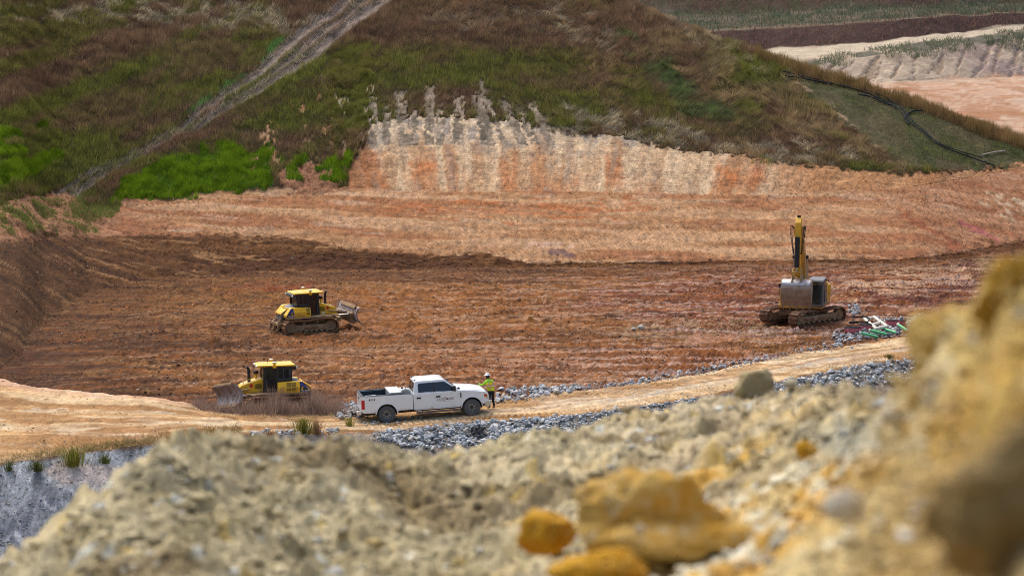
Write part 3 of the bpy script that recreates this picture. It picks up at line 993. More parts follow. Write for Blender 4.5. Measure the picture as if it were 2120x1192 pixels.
# ================================================================== the spoil mound in front of the camera
y_m = curve([(-1600, 1400), (-300, 1280), (-60, 1185), (0, 1152), (60, 1112), (120, 1076), (180, 1012), (240, 962), (300, 918), (340, 888), (390, 874), (440, 880),
             (500, 897), (560, 912), (620, 906), (700, 897), (740, 892), (790, 902), (830, 920), (900, 926), (960, 920), (1010, 906), (1060, 890),
             (1130, 882), (1200, 873), (1270, 857), (1320, 840), (1370, 850), (1450, 826), (1540, 812), (1600, 808), (1700, 797), (1760, 790),
             (1840, 788), (1870, 772), (1892, 735), (1915, 668), (1950, 632), (2000, 612), (2028, 560), (2060, 522), (2120, 492), (2300, 430), (3200, 300)])
m_zt = curve([(-1600, 9), (0, 10.5), (300, 11), (800, 14), (1200, 16), (1500, 17), (1750, 12.5), (1840, 9), (1890, 6.6), (1960, 5.8), (2120, 5.0), (3200, 4.5)])
m_zb = curve([(-1600, 6), (0, 7), (500, 7.5), (1000, 7.5), (1400, 6), (1700, 4.2), (2120, 2.6), (3200, 2.4)])
_ym0 = y_m
y_m = lambda x: _ym0(x) - np.interp(x, [980, 1100, 1800, 1880], [0, 9, 7, 0])
mc = np.concatenate([np.linspace(-1500, -90, 40, endpoint=False), np.linspace(-90, 2210, 460, endpoint=False), np.linspace(2210, 3200, 30)])


def cam_pt(px, py, zc):
    """point at picture position (px, py) and distance zc along the view axis"""
    a, b = (px - CX) / FPX * zc, (CY - py) / FPX * zc
    return a, zc * math.cos(PITCH) + b * math.sin(PITCH), HC - zc * math.sin(PITCH) + b * math.cos(PITCH)


mx_t = cam_pt(mc, y_m(mc), m_zt(mc))
mx_b = cam_pt(mc, np.full_like(mc, 1290.0), m_zb(mc))
rows = []
n1 = 330
for i in range(n1 + 1):
    f = i / n1
    fz = f ** 1.25
    sag = -0.28 * np.sin(np.pi * f) * np.interp(mc, [0, 1500, 2120], [1, 0.8, 0.2])
    rows.append((mx_b[0] * (1 - fz) + mx_t[0] * fz, mx_b[1] * (1 - fz) + mx_t[1] * fz, mx_b[2] * (1 - fz) + mx_t[2] * fz + sag * 0.5))
back = []
for k, (dy, dz) in enumerate(((0.35, -0.06), (0.8, -0.28), (1.6, -0.8), (3, -1.9), (6, -4.2), (12, -9), (22, -17), (36, -29))):
    r_ = (mx_t[1] + dy) / mx_t[1]
    back.append((mx_t[0] * r_, mx_t[1] + dy, mx_t[2] + dz))
front = []
for k, (dy, zz) in enumerate(((-14, HC - 1.75), (-3, HC - 1.72), (0.9, HC - 1.68))):
    front.append((np.interp(mc, [mc[0], mc[-1]], [-16, 9]), np.full_like(mc, dy), np.full_like(mc, zz)))
allr = front + rows + back
MX, MY, MZ = (np.array([r[k] for r in allr]) for k in range(3))
mask_top = np.ones((len(allr), 1)); mask_top[:3] = 0.2
amp = np.interp(MY, [2, 6, 12, 16], [0.3, 0.62, 0.9, 0.95])
big = fbm(MX * 0.9, MY * 0.7, 3, 201) - 0.5
mid = np.abs(fbm(MX * 2.6, MY * 2.2, 4, 202) - 0.5)
def domes(x, y, seed, cell=1.0, dens=0.6):
    """rounded clods: smooth caps at jittered lattice points"""
    x, y = x / cell, y / cell
    xf, yf = np.floor(x), np.floor(y)
    best = np.zeros_like(x)
    for dx in (-1, 0, 1):
        for dy in (-1, 0, 1):
            cx_, cy_ = xf + dx, yf + dy
            px_, py_ = cx_ + 0.2 + 0.6 * hash2(cx_, cy_, seed), cy_ + 0.2 + 0.6 * hash2(cx_, cy_, seed + 1)
            r_ = 0.25 + 0.45 * hash2(cx_, cy_, seed + 2)
            on = hash2(cx_, cy_, seed + 3) < dens
            q = 1 - ((x - px_) ** 2 + (y - py_) ** 2) / r_ ** 2
            best = np.maximum(best, np.sqrt(np.clip(q, 0, 1)) * r_ * on)
    return best * cell


wx_, wy_ = MX + (fbm(MX * 3, MY * 3, 3, 220) - 0.5) * 0.3, MY + (fbm(MX * 3, MY * 3, 3, 221) - 0.5) * 0.3
lump = domes(wx_, wy_, 222, 0.42, 0.45)
lump2 = domes(wx_, wy_, 226, 0.18, 0.55)
lump3 = domes(wx_, wy_, 230, 0.085, 0.6)
rowf = np.clip((np.arange(len(allr)) - 3) / 330.0, 0, 1)[:, None]
crest = 1 - 0.55 * sstep(0.86, 1.0, rowf)
rpile = np.clip((mc[None, :] - 1780) / 140.0, 0, 1) * np.ones_like(MX)
lump = lump * (1 - rpile) + rpile * (0.34 * np.abs(fbm(MX * 2.2 + MZ, MZ * 2.4, 4, 242, 0.45) - 0.5) + domes(wx_, wy_ * 0.8 + MZ * 0.8, 240, 0.30, 0.8) * 0.55 + 0.10 * fbm(MX * 4, MY * 4, 3, 241))
disp = ((big * 0.30 + (0.14 - mid) * 0.30 + lump * 0.24) * crest + lump2 * 0.5 + lump3 * 0.6 + (np.abs(fbm(MX * 5.5, MY * 5.0, 5, 207, 0.62) - 0.5) * -0.22) + (fbm(MX * 14, MY * 14, 3, 206) - 0.5) * 0.05) * amp * mask_top
MZ = MZ + disp - 0.085 * amp
mpx, mpy = project(MX, np.maximum(MY, 0.5), MZ)
n_a, n_b, n_c = fbs(MX * 1.3, MY * 1.0, 4, 211), fbs(MX * 4.5, MY * 3.5, 4, 212), fbs(MX * 0.7, MY * 0.5, 3, 213)
mt = mixc(np.broadcast_to(cc(160, 146, 114), MX.shape + (3,)), cc(184, 170, 140), n_b)
mt = mixc(mt, cc(132, 114, 84), sstep(0.5, 0.9, 1 - n_a) * 0.8)
mt = mixc(mt, cc(196, 178, 150), sstep(0.55, 0.9, n_c) * 0.6)
yel = sstep(0, 1, (mpx - 1250 + (mpy - 1000) * 1.15 + (n_a - 0.5) * 420) / 360)
yel = np.clip(yel, 0, 1) * (mpy > 850 - (n_b) * 40)
mt = mixc(mt, mixc(np.broadcast_to(cc(180, 150, 90), MX.shape + (3,)), cc(198, 178, 134), n_b), yel * 0.9)
mt = mixc(mt, cc(188, 142, 58), yel * sstep(0.6, 0.85, n_a * 0.6 + n_b * 0.4) * 0.85)
mt = mixc(mt, cc(206, 196, 178), yel * sstep(0.72, 0.9, fbs(MX * 6, MY * 4, 3, 215)) * 0.8)
mt = mixc(mt, cc(176, 174, 160), np.clip(1.2 - np.hypot((mpx - 1760) / 150, (mpy - 910) / 50), 0, 1) * 1.4 * sstep(0.3, 0.7, n_b) * 0.9 if False else np.clip(1.2 - np.hypot((mpx - 1760) / 150, (mpy - 910) / 50), 0, 1) * 0.8)
rp2 = np.clip((mpx - 1850 + (n_a - 0.5) * 120) / 80, 0, 1) * (mpy < 960)
mt = mixc(mt, mixc(np.broadcast_to(cc(186, 164, 108), MX.shape + (3,)), cc(176, 140, 66), fbs(MX * 5, MZ * 5 + MY * 2, 4, 218)), rp2 * 0.9)
mt = mixc(mt, cc(140, 112, 60), rp2 * sstep(0.55, 0.8, fbs(MX * 3, MZ * 3 + MY, 3, 219)) * 0.8)
mt = mixc(mt, cc(206, 192, 156), rp2 * sstep(0.7, 0.85, fbs(MX * 7 + 3, MZ * 6, 3, 223)) * 0.7)
rp3 = np.clip((mpx - 1840 + (n_b - 0.5) * 90) / 90, 0, 1) * np.clip((mpy - 930) / 60, 0, 1)
mt = mixc(mt, mixc(np.broadcast_to(cc(150, 124, 80), MX.shape + (3,)), cc(186, 158, 108), n_b), rp3 * 0.9)
pebble = vnoise(MX * 11, MY * 9, 216)
mt = mixc(mt, cc(206, 208, 204), (pebble > 0.93) * 0.7)
mt = mixc(mt, cc(190, 160, 84), (vnoise(MX * 9, MY * 8, 217) > 0.92) * 0.6)
mt = np.clip(mt * np.array([1.36, 1.40, 1.32]), 0, 0.62)
mV = np.stack([MX, MY, MZ], -1).reshape(-1, 3)
nmc = len(mc)
i3, j3 = np.meshgrid(np.arange(len(allr) - 1), np.arange(nmc - 1), indexing='ij')
mq = i3 * nmc + j3
mQ = np.stack([mq, mq + 1, mq + nmc + 1, mq + nmc], -1).reshape(-1, 4)
tag(link('dirt_mound', raw_mesh('dirt_mound', mV, mQ, M['mound'], True, {'tint': np.clip(mt, 0.01, 0.9).reshape(-1, 3)})), kind='structure')


def mound_z(X, Y):
    d = (MX - X) ** 2 + (MY - Y) ** 2
    return float(MZ.reshape(-1)[int(np.argmin(d))])


def mound_pt(px, py):
    d = (mpx[3:334] - px) ** 2 + (mpy[3:334] - py) ** 2
    i = int(np.argmin(d))
    return Vector((float(MX[3:334].reshape(-1)[i]), float(MY[3:334].reshape(-1)[i]), float(MZ[3:334].reshape(-1)[i])))


def rock_mat(name, c1, c2, c3, sc=3.0, bump=0.03):
    m, nt, p = new_mat(name)
    oc = obj_coord(nt)
    a = maprange(nt, noise_node(nt, oc, sc, 6, 0.65), 0.35, 0.65, 0, 1)
    b = maprange(nt, noise_node(nt, oc, sc * 2.7, 5, 0.7), 0.52, 0.72, 0, 1)
    nt.links.new(mix_col(nt, b, mix_col(nt, a, c1, c2), c3), p.inputs['Base Color'])
    p.inputs['Roughness'].default_value = 0.95
    p.inputs['Specular IOR Level'].default_value = 0.15
    add_bump(nt, p, noise_node(nt, oc, sc * 4, 6, 0.7), bump, 0.8)
    return m


M['rock_yellow'] = rock_mat('yellow_rock', C(208, 160, 50), C(190, 134, 26), C(214, 186, 112), 7)
M['rock_tan'] = rock_mat('tan_rock', C(212, 178, 104), C(200, 152, 58), C(216, 202, 164), 6)
M['rock_ochre'] = rock_mat('ochre_rock', C(204, 178, 112), C(190, 150, 66), C(150, 124, 76), 5.0)
M['rock_gold'] = rock_mat('golden_rock', C(184, 142, 46), C(150, 116, 50), C(196, 168, 100), 5.5)
M['rock_brown'] = rock_mat('brown_rock', C(168, 146, 100), C(128, 104, 62), C(196, 178, 132), 6.5)
M['rock_earth'] = rock_mat('earth_rock', C(178, 162, 122), C(152, 138, 102), C(196, 180, 142), 9, 0.02)
M['rock_clod'] = rock_mat('clod_earth', C(160, 146, 114), C(144, 130, 100), C(176, 162, 130), 9, 0.02)
M['rock_pale'] = rock_mat('pale_rock', C(206, 200, 184), C(196, 186, 160), C(188, 160, 96), 6)


def boulder(name, c, size, mat, seed, rough=0.28, sub=5, planes=9, rot=0.0):
    """weathered boulder: a ball cut by random facets, then roughened"""
    rnd = random.Random(seed)
    bm = bmesh.new()
    bmesh.ops.create_icosphere(bm, subdivisions=sub, radius=1.0)
    co = np.array([v.co[:] for v in bm.verts])
    for _ in range(planes):
        nrm = Vector((rnd.gauss(0, 1), rnd.gauss(0, 1), rnd.gauss(0, 1))).normalized()
        n_ = np.array(nrm[:])
        d = rnd.uniform(0.62, 0.86)
        over = co @ n_ - d
        co -= np.clip(over, 0, None)[:, None] * n_ * 0.85
    s = seed * 3.7
    dsp = (fbm(co[:, 0] * 1.8 + s, co[:, 1] * 1.8 + co[:, 2] * 1.1, 4, seed) - 0.5) + (fbm(co[:, 2] * 2.1 + s, co[:, 1] * 1.9 - co[:, 0], 4, seed + 5) - 0.5) \
        + 0.5 * (fbm(co[:, 0] * 6 + s, co[:, 2] * 6 + co[:, 1] * 5, 3, seed + 9) - 0.5)
    co *= (1 + dsp * rough)[:, None]
    co *= np.array(size)
    for v, q in zip(bm.verts, co): v.co = q
    me = bpy.data.meshes.new(name)
    bm.to_mesh(me); bm.free()
    me.materials.append(mat)
    me.polygons.foreach_set('use_smooth', [True] * len(me.polygons))
    return link(name, me, None, c, (0, 0, rot))


def boulder_px(name, px, py, zc, wpx, hpx, mat, seed, label, cat='rock', depth=1.0, rough=0.28, group=None, rot=0.0, planes=9):
    a, b, c = cam_pt(px, py, zc)
    s = zc / FPX / 2
    o = boulder(name, (a, b, c), (wpx * s, (wpx + hpx) / 2 * s * depth, hpx * s), mat, seed, rough, planes=planes, rot=rot)
    return tag(o, label, cat, group)


G_ = 'loose rocks on the dirt mound'
boulder_px('boulder', 1565, 803, 16.2, 84, 84, M['rock_earth'], 3, 'brown earthy boulder sitting alone on the crest of the mound below the excavator', 'boulder', group=G_)
boulder_px('rock', 1134, 1106, 8.2, 120, 112, M['rock_yellow'], 8, 'small mustard yellow rock lying left of the broad tan rock', 'rock', group=G_)
boulder_px('boulder', 1325, 1085, 8.0, 370, 235, M['rock_tan'], 12, 'broad tan and yellow rock half buried in the middle of the mound', 'boulder', 0.9, 0.6, group=G_, planes=12)
boulder_px('rock', 1235, 1185, 6.9, 180, 96, M['rock_yellow'], 21, 'yellow rock at the bottom edge just below the broad tan rock', 'rock', group=G_, rough=0.5)
boulder_px('boulder', 1965, 740, 5.7, 190, 250, M['rock_ochre'], 5, 'blurred ochre boulder set in the bank at the end of the gravel road', 'boulder', 0.9, 0.6, group=G_, planes=12)
boulder_px('boulder', 2105, 640, 4.75, 170, 230, M['rock_gold'], 17, 'golden brown boulder topmost on the bank at the right edge', 'boulder', 0.9, 0.6, group=G_, planes=12)
boulder_px('boulder', 2050, 1040, 3.0, 330, 330, M['rock_brown'], 9, 'huge brown blurred boulder bulging from the bank in the bottom right corner', 'boulder', 0.9, 0.6, group=G_, planes=12)
boulder_px('rock', 1872, 862, 6.6, 80, 66, M['rock_pale'], 31, 'pale cream rock at the foot of the tall ochre bank', 'rock', group=G_, rough=0.4)
boulder_px('rock', 1912, 888, 5.9, 80, 90, M['rock_yellow'], 33, 'mustard stained rock wedged right of the pale cream rock', 'rock', group=G_, rough=0.5)
boulder_px('rock', 1668, 932, 9.4, 54, 40, M['rock_yellow'], 35, 'little orange yellow stone lying in the middle of the pale gravel patch', 'rock', group=G_)
boulder_px('rock', 1325, 1098, 7.0, 24, 24, M['rock_pale'], 36, 'tiny white pebble resting on the broad tan rock', 'pebble', group=G_)
boulder_px('rock', 1750, 1050, 4.6, 100, 84, M['rock_pale'], 38, 'blurred whitish stone in the yellow ground left of the huge dark boulder', 'rock', group=G_)
boulder_px('clod', 1755, 868, 11.4, 100, 80, M['rock_clod'], 43, 'brown earth clod on the mound between the lone boulder and the rock pile', 'clod', group=G_)

# loose crumbs and pebbles over the mound
def hull_mesh(name, mat, seed, n=11, sc=(1, 0.85, 0.6)):
    rnd = random.Random(seed)
    bm = bmesh.new()
    for _ in range(n):
        v = Vector((rnd.gauss(0, 1), rnd.gauss(0, 1), rnd.gauss(0, 1))).normalized() * rnd.uniform(0.8, 1.0)
        bm.verts.new((v.x * sc[0], v.y * sc[1], v.z * sc[2]))
    r = bmesh.ops.convex_hull(bm, input=bm.verts)
    bmesh.ops.delete(bm, geom=[g for g in r['geom_interior'] if isinstance(g, bmesh.types.BMVert)], context='VERTS')
    bmesh.ops.recalc_face_normals(bm, faces=bm.faces)
    me = bpy.data.meshes.new(name)
    bm.to_mesh(me); bm.free()
    if mat: me.materials.append(mat)
    return me


def scatter_mesh(name, pos, size, tints, mat, seed=1, flat=0.75, n=9, smooth=False):
    """many little stones joined into one mesh (numpy)"""
    base = []
    for k in range(6):
        me = hull_mesh('stone_shape', None, seed * 10 + k, n)
        vs = np.array([v.co[:] for v in me.vertices]); 
        bm = bmesh.new(); bm.from_mesh(me); bmesh.ops.triangulate(bm, faces=bm.faces)
        fs = np.array([[v.index for v in f.verts] for f in bm.faces]); bm.free()
        bpy.data.meshes.remove(me)
        base.append((vs, fs))
    rg = np.random.default_rng(seed)
    kind = rg.integers(0, 6, len(pos))
    V, F, T = [], [], []
    off = 0
    for k, (vs, fs) in enumerate(base):
        idx = np.nonzero(kind == k)[0]
        if not len(idx): continue
        th = rg.uniform(0, 6.283, len(idx))
        c, s = np.cos(th)[:, None], np.sin(th)[:, None]
        sx = (size[idx] * rg.uniform(0.75, 1.3, len(idx)))[:, None]
        sy = (size[idx] * rg.uniform(0.75, 1.1, len(idx)))[:, None]
        sz = (size[idx] * flat * rg.uniform(0.8, 1.3, len(idx)))[:, None]
        x, y, z = vs[None, :, 0] * sx, vs[None, :, 1] * sy, vs[None, :, 2] * sz
        P_ = np.stack([x * c - y * s, x * s + y * c, z], -1) + pos[idx][:, None, :]
        V.append(P_.reshape(-1, 3))
        T.append(np.repeat(tints[idx], len(vs), axis=0))
        F.append((fs[None] + (np.arange(len(idx)) * len(vs))[:, None, None] + off).reshape(-1, 3))
        off += len(idx) * len(vs)
    return link(name, raw_mesh(name, np.concatenate(V), np.concatenate(F), mat, smooth, {'tint': np.concatenate(T)}))


def stone_mat(name, rough=0.9):
    m, nt, p = new_mat(name)
    at = N(nt, 'ShaderNodeAttribute', attribute_name='tint')
    oc = obj_coord(nt)
    c = N(nt, 'ShaderNodeVectorMath', operation='SCALE')
    nt.links.new(at.outputs['Color'], c.inputs[0])
    nt.links.new(maprange(nt, noise_node(nt, oc, 9, 4, 0.6), 0.3, 0.7, 0.75, 1.25), c.inputs['Scale'])
    nt.links.new(c.outputs[0], p.inputs['Base Color'])
    p.inputs['Roughness'].default_value = rough
    return m


M['stones'] = stone_mat('loose_stones')
sel = RNG.integers(0, (330 - 2) * (nmc), 16000)
ri, ci = sel // nmc + 3, sel % nmc
ok = (MY[ri, ci] > 3.0)
ri, ci = ri[ok], ci[ok]
pos = np.stack([MX[ri, ci], MY[ri, ci], MZ[ri, ci]], -1) + RNG.normal(0, 0.02, (len(ri), 3)) * [1, 1, 0.2]
sz = np.exp(RNG.normal(-4.25, 0.6, len(ri))) * np.interp(pos[:, 1], [3, 8, 16], [0.5, 1, 1.5])
sz = np.minimum(sz, 0.075)
base_t = mt[ri, ci]
tn = base_t * RNG.uniform(0.55, 1.15, (len(ri), 1))
pale = RNG.random(len(ri)) > 0.93
tn[pale] = cc(200, 200, 192)
tag(scatter_mesh('mound_pebbles', pos, sz, np.clip(tn, 0.01, 0.8), M['stones'], 5), kind='stuff')
BL = 2.3      # blades shade each other; this is their own colour relative to the colour of the stand
# ================================================================== grass on the hillside
def blades(name, P0, h, lean, wid, tints, rng, kind='stuff'):
    """one bent triangle pair per blade; lean is the sideways shift of the tip"""
    n = len(P0)
    th = rng.uniform(0, 6.283, n)
    th = np.where(rng.random(n) < 0.7, rng.normal(0, 0.5, n), th)      # mostly broadside to the slope
    wv = np.stack([np.cos(th), np.sin(th), np.zeros(n)], -1) * (wid / 2)[:, None]
    tip = P0 + lean + np.stack([np.zeros(n), np.zeros(n), h], -1)
    V = np.stack([P0 - wv, P0 + wv, tip], 1).reshape(-1, 3)
    F = np.arange(3 * n).reshape(-1, 3)
    T = np.repeat(tints, 3, axis=0)
    o = link(name, raw_mesh(name, V, F, M['blade'], False, {'tint': np.clip(T * BL, 0.004, 0.9)}))
    return tag(o, kind=kind)


def sample_cells(weight, n, rng):
    """random spots on the ground grid, in proportion to weight times true area"""
    dx = np.linalg.norm(np.stack([GX[:-1, 1:] - GX[:-1, :-1], GY[:-1, 1:] - GY[:-1, :-1], GZ[:-1, 1:] - GZ[:-1, :-1]], -1), axis=-1)
    dy = np.linalg.norm(np.stack([GX[1:, :-1] - GX[:-1, :-1], GY[1:, :-1] - GY[:-1, :-1], GZ[1:, :-1] - GZ[:-1, :-1]], -1), axis=-1)
    wgt = (dx * dy * weight[:-1, :-1]).reshape(-1)
    cum = np.cumsum(wgt)
    idx = np.searchsorted(cum, rng.random(n) * cum[-1])
    idx = np.minimum(idx, len(wgt) - 1)
    i, j = idx // (NC - 1), idx % (NC - 1)
    a, b = rng.random(n), rng.random(n)
    f = lambda A: (A[i, j] * (1 - a) + A[i, j + 1] * a) * (1 - b) + (A[i + 1, j] * (1 - a) + A[i + 1, j + 1] * a) * b
    return i, j, np.stack([f(GX), f(GY), f(GZ)], -1)


rg = np.random.default_rng(5)
inview = (PX > -260) & (PX < 2380) & (PY > -60) & (S2 < 10.99)
tall = GRASS & inview & ~BRIGHT
wgt = tall * (1 - 0.75 * PATH) * np.where(NOSE, 0.25 + 0.7 * fbs(GX * 0.4, GY * 0.3, 4, 307), 1.0) * np.where(PX < -60, 0.4, 1) * np.where(PX > 2160, 0.4, 1)
i, j, P0 = sample_cells(wgt.astype(float), 360000, rg)
ol, st, gu, no, pa = OLIVE[i, j], STRAW[i, j], GULLY[i, j], NOSE[i, j], PATH[i, j]
rid_ = RIDGE[i, j]
n = len(P0)
h = rg.uniform(0.28, 0.62, n) * np.where(no, 0.45, 1) * (1 - 0.6 * pa) * (1 - 0.2 * st) * np.where(rid_, 1.6, 1)
cl2 = fbs(P0[:, 0] * 1.4 + P0[:, 2] * 0.4, P0[:, 2] * 2.2 + P0[:, 1] * 0.3, 4, 308, 0.6, k=3.0)
h *= np.where(no, 1, 0.62 + 0.7 * cl2)
# wind-laid swirls: the lean follows a slowly turning field, stronger to the right
fa = fbm(P0[:, 0] * 0.45, P0[:, 1] * 0.4 + P0[:, 2] * 0.5, 4, 301) * 11.0
mag = (0.10 + 0.55 * fbs(P0[:, 0] * 0.15, P0[:, 2] * 0.3, 3, 302)) * np.interp(project(P0[:, 0], P0[:, 1], P0[:, 2])[0], [0, 900, 1250, 2000], [0.35, 0.5, 1.1, 0.9])
mag = mag * np.where(no, 0.4, 1) + 0.5 * st + 0.4 * pa
mag = np.where(rid_, 0.08, mag)
lean = np.stack([np.cos(fa) * mag, np.sin(fa) * mag * 0.4 - 0.12 * mag, -0.15 * mag], -1) * h[:, None] * 1.6 + rg.normal(0, 0.15, (n, 3)) * [1, 1, 0]
pl = pa > 0.3
lean[pl] = np.stack([0.55 + 0 * h[pl], 0.9 + 0 * h[pl], 0.25 + 0 * h[pl]], -1) * 0.5 * rg.choice([-1, 1], pl.sum())[:, None] * [1, 1, 0.8]
brown = mixc(np.broadcast_to(cc(90, 69, 55), (n, 3)), cc(112, 90, 72), rg.random(n))
clump = fbs(P0[:, 0] * 0.6, P0[:, 2] * 1.3 + P0[:, 1] * 0.3, 3, 303)
brown = mixc(brown, cc(76, 54, 48), clump * 0.55)
olive = mixc(np.broadcast_to(cc(74, 78, 34), (n, 3)), cc(94, 96, 44), rg.random(n))
t = mixc(brown, olive, np.clip(ol * 1.1 + rg.normal(0, 0.22, n), 0, 1))
tawny = mixc(np.broadcast_to(cc(128, 110, 80), (n, 3)), cc(108, 94, 68), rg.random(n))
rgt = np.clip((project(P0[:, 0], P0[:, 1], P0[:, 2])[0] - 1150) / 250, 0, 1)
t = mixc(t, tawny, rgt * sstep(0.35, 0.8, fbs(P0[:, 0] * 0.35, P0[:, 2] * 0.7, 3, 304)) * 0.7)
straw = mixc(np.broadcast_to(cc(146, 134, 114), (n, 3)), cc(112, 108, 88), rg.random(n))
t = mixc(t, straw, np.clip(st * 1.2 * (rg.random(n) < 0.75), 0, 1))
t = mixc(t, mixc(np.broadcast_to(cc(62, 76, 44), (n, 3)), cc(74, 92, 52), rg.random(n)), np.clip(gu * 0.9, 0, 1))
nose = mixc(np.broadcast_to(cc(66, 74, 42), (n, 3)), cc(88, 92, 54), rg.random(n))
nose = mixc(nose, cc(98, 90, 66), sstep(0.35, 0.75, fbs(P0[:, 0] * 0.6, P0[:, 1] * 0.35, 4, 305)) * 0.85)
t = mixc(t, nose, no * 0.95)
t = mixc(t, mixc(np.broadcast_to(cc(106, 84, 56), (n, 3)), cc(92, 76, 46), rg.random(n)), rid_ * 0.85)
t = mixc(t, mixc(np.broadcast_to(cc(164, 150, 142), (n, 3)), cc(136, 124, 114), rg.random(n)), np.clip(pa * 1.4 * (rg.random(n) < 0.9), 0, 1))
pgreen = (np.abs(pt[i, j] + 0.12) < 0.09) & (PY[i, j] > 85) & (PY[i, j] < 260) & (fbs(P0[:, 0] * 0.5, P0[:, 1] * 0.5, 2, 306) > 0.35)
t = mixc(t, cc(70, 112, 58), pgreen * 0.8)
t *= rg.uniform(0.72, 1.25, (n, 1)) * (0.76 + 0.48 * cl2)[:, None]
blades('hillside_grass', P0, h, lean, rg.uniform(0.030, 0.055, n), t, rg)

bfeather = BRIGHT * 1.0
for _ in range(14):
    bfeather[1:-1, 1:-1] = (bfeather[1:-1, 1:-1] * 2 + bfeather[:-2, 1:-1] + bfeather[2:, 1:-1] + bfeather[1:-1, :-2] + bfeather[1:-1, 2:]) / 6
bfeather = np.clip(bfeather * 1.6 - 0.3, 0, 1) * (0.25 + 0.9 * fbs(GX * 1.2, GZ * 1.6, 3, 310))
i, j, P0 = sample_cells(bfeather * inview * (S2 > 7.5), 70000, rg)
n = len(P0)
tuft = fbs(P0[:, 0] * 0.9, P0[:, 1] * 0.5 + P0[:, 2] * 0.8, 3, 311)
h = rg.uniform(0.22, 0.42, n) * (0.6 + 0.8 * tuft)
tuft = 0.6 * tuft + 0.4 * fbs(P0[:, 0] * 2.2, P0[:, 2] * 2.6, 3, 312)
t = mixc(np.broadcast_to(cc(50, 72, 16), (n, 3)), cc(100, 124, 26), rg.random(n) * 0.35 + tuft * 0.75) * rg.uniform(0.7, 1.2, (n, 1))
blades('green_grass', P0, h, rg.normal(0, 0.10, (n, 3)) * [1, 1, 0.2], rg.uniform(0.03, 0.05, n), t, rg)

# uneven sprouts over the dirt mound at the left end of the bench and along the torn grass edge
sprout = (blob(110, 455, 110, 30, 1) > 0.4) * (fbs(GX * 0.7, GY * 0.7, 3, 321) > 0.62) * 0.5 + (blob(200, 436, 40, 22, 1) > 0.3) * 0.8 \
    + (blob(1690, 340, 120, 12, 1) > 0.3) * (fbs(GX * 0.5, GY * 0.5, 3, 322) > 0.5) * 0.6
i, j, P0 = sample_cells(sprout.astype(float), 7000, rg)
n = len(P0)
t = mixc(np.broadcast_to(cc(70, 92, 38), (n, 3)), cc(120, 108, 70), rg.random(n) ** 2)
blades('sparse_sprouts', P0, rg.uniform(0.12, 0.35, n), rg.normal(0, 0.12, (n, 3)) * [1, 1, 0.2], rg.uniform(0.03, 0.05, n), t, rg)

# dead weeds on the road shoulder in front of the lower bulldozer
wx = np.concatenate([rg.uniform(398, 716, 10500), rg.normal(470, 36, 1200), rg.normal(610, 40, 2600)])
wy = np.array([float(y_rf(a)) for a in wx]) + rg.normal(0, 3.6, len(wx)) + 1.5
den = fbs(wx * 0.03, wy * 0.1, 3, 331)
keep_ = rg.random(len(wx)) < np.interp(wx, [480, 530, 650, 690], [0.12, 0.5, 0.5, 0.15]) + 0.8 * den
wx, wy = wx[keep_], wy[keep_]
P0 = np.array([surf(a, b)[:] for a, b in zip(wx, wy)])
n = len(P0)
hh = (0.25 + 0.95 * rg.random(n) ** 1.5) * np.interp(wx, [398, 440, 500, 540, 690, 716], [0.4, 0.55, 0.7, 1.12, 1.0, 0.5]) * (0.6 + 0.6 * fbs(wx * 0.05, wx * 0, 2, 332))
t = mixc(np.broadcast_to(cc(92, 76, 74), (n, 3)), cc(146, 126, 106), rg.random(n) ** 1.6) * rg.uniform(0.7, 1.1, (n, 1))
blades('dead_weeds', P0, hh, rg.normal(0, 0.30, (n, 3)) * [1, 0.6, 0.25], rg.uniform(0.010, 0.022, n), t, rg)

# dry grass fringe on the shoulder above the grey bank
wx = rg.uniform(-110, 500, 5200)
wy = np.array([float(y_rn(a)) for a in wx]) + rg.normal(-3, 4.5, len(wx))
kp = rg.random(len(wx)) < 0.25 + 0.9 * fbs(wx * 0.02, wy * 0.05, 3, 333)
wx, wy = wx[kp], wy[kp]
P0 = np.array([surf(a, b)[:] for a, b in zip(wx, wy)])
n = len(P0)
t = mixc(np.broadcast_to(cc(100, 84, 52), (n, 3)), cc(128, 116, 78), rg.random(n)) * rg.uniform(0.6, 1.1, (n, 1))
blades('shoulder_grass', P0, rg.uniform(0.08, 0.26, n), rg.normal(0, 0.16, (n, 3)) * [1, 1, 0.2], rg.uniform(0.015, 0.03, n), t, rg)

# scrub on the far terraces
def far_pts(mask, n):
    wq = mask.astype(float)
    ar = np.gradient(fY, axis=0) * np.gradient(fX, axis=1)
    cum = np.cumsum((wq * np.abs(ar)).reshape(-1))
    idx = np.minimum(np.searchsorted(cum, rg.random(n) * cum[-1]), cum.size - 1)
    a, b = idx // nfc, idx % nfc
    return np.stack([fX[a, b], fY[a, b], fZ[a, b]], -1) + rg.normal(0, 0.35, (n, 3)) * [1, 1, 0], a, b


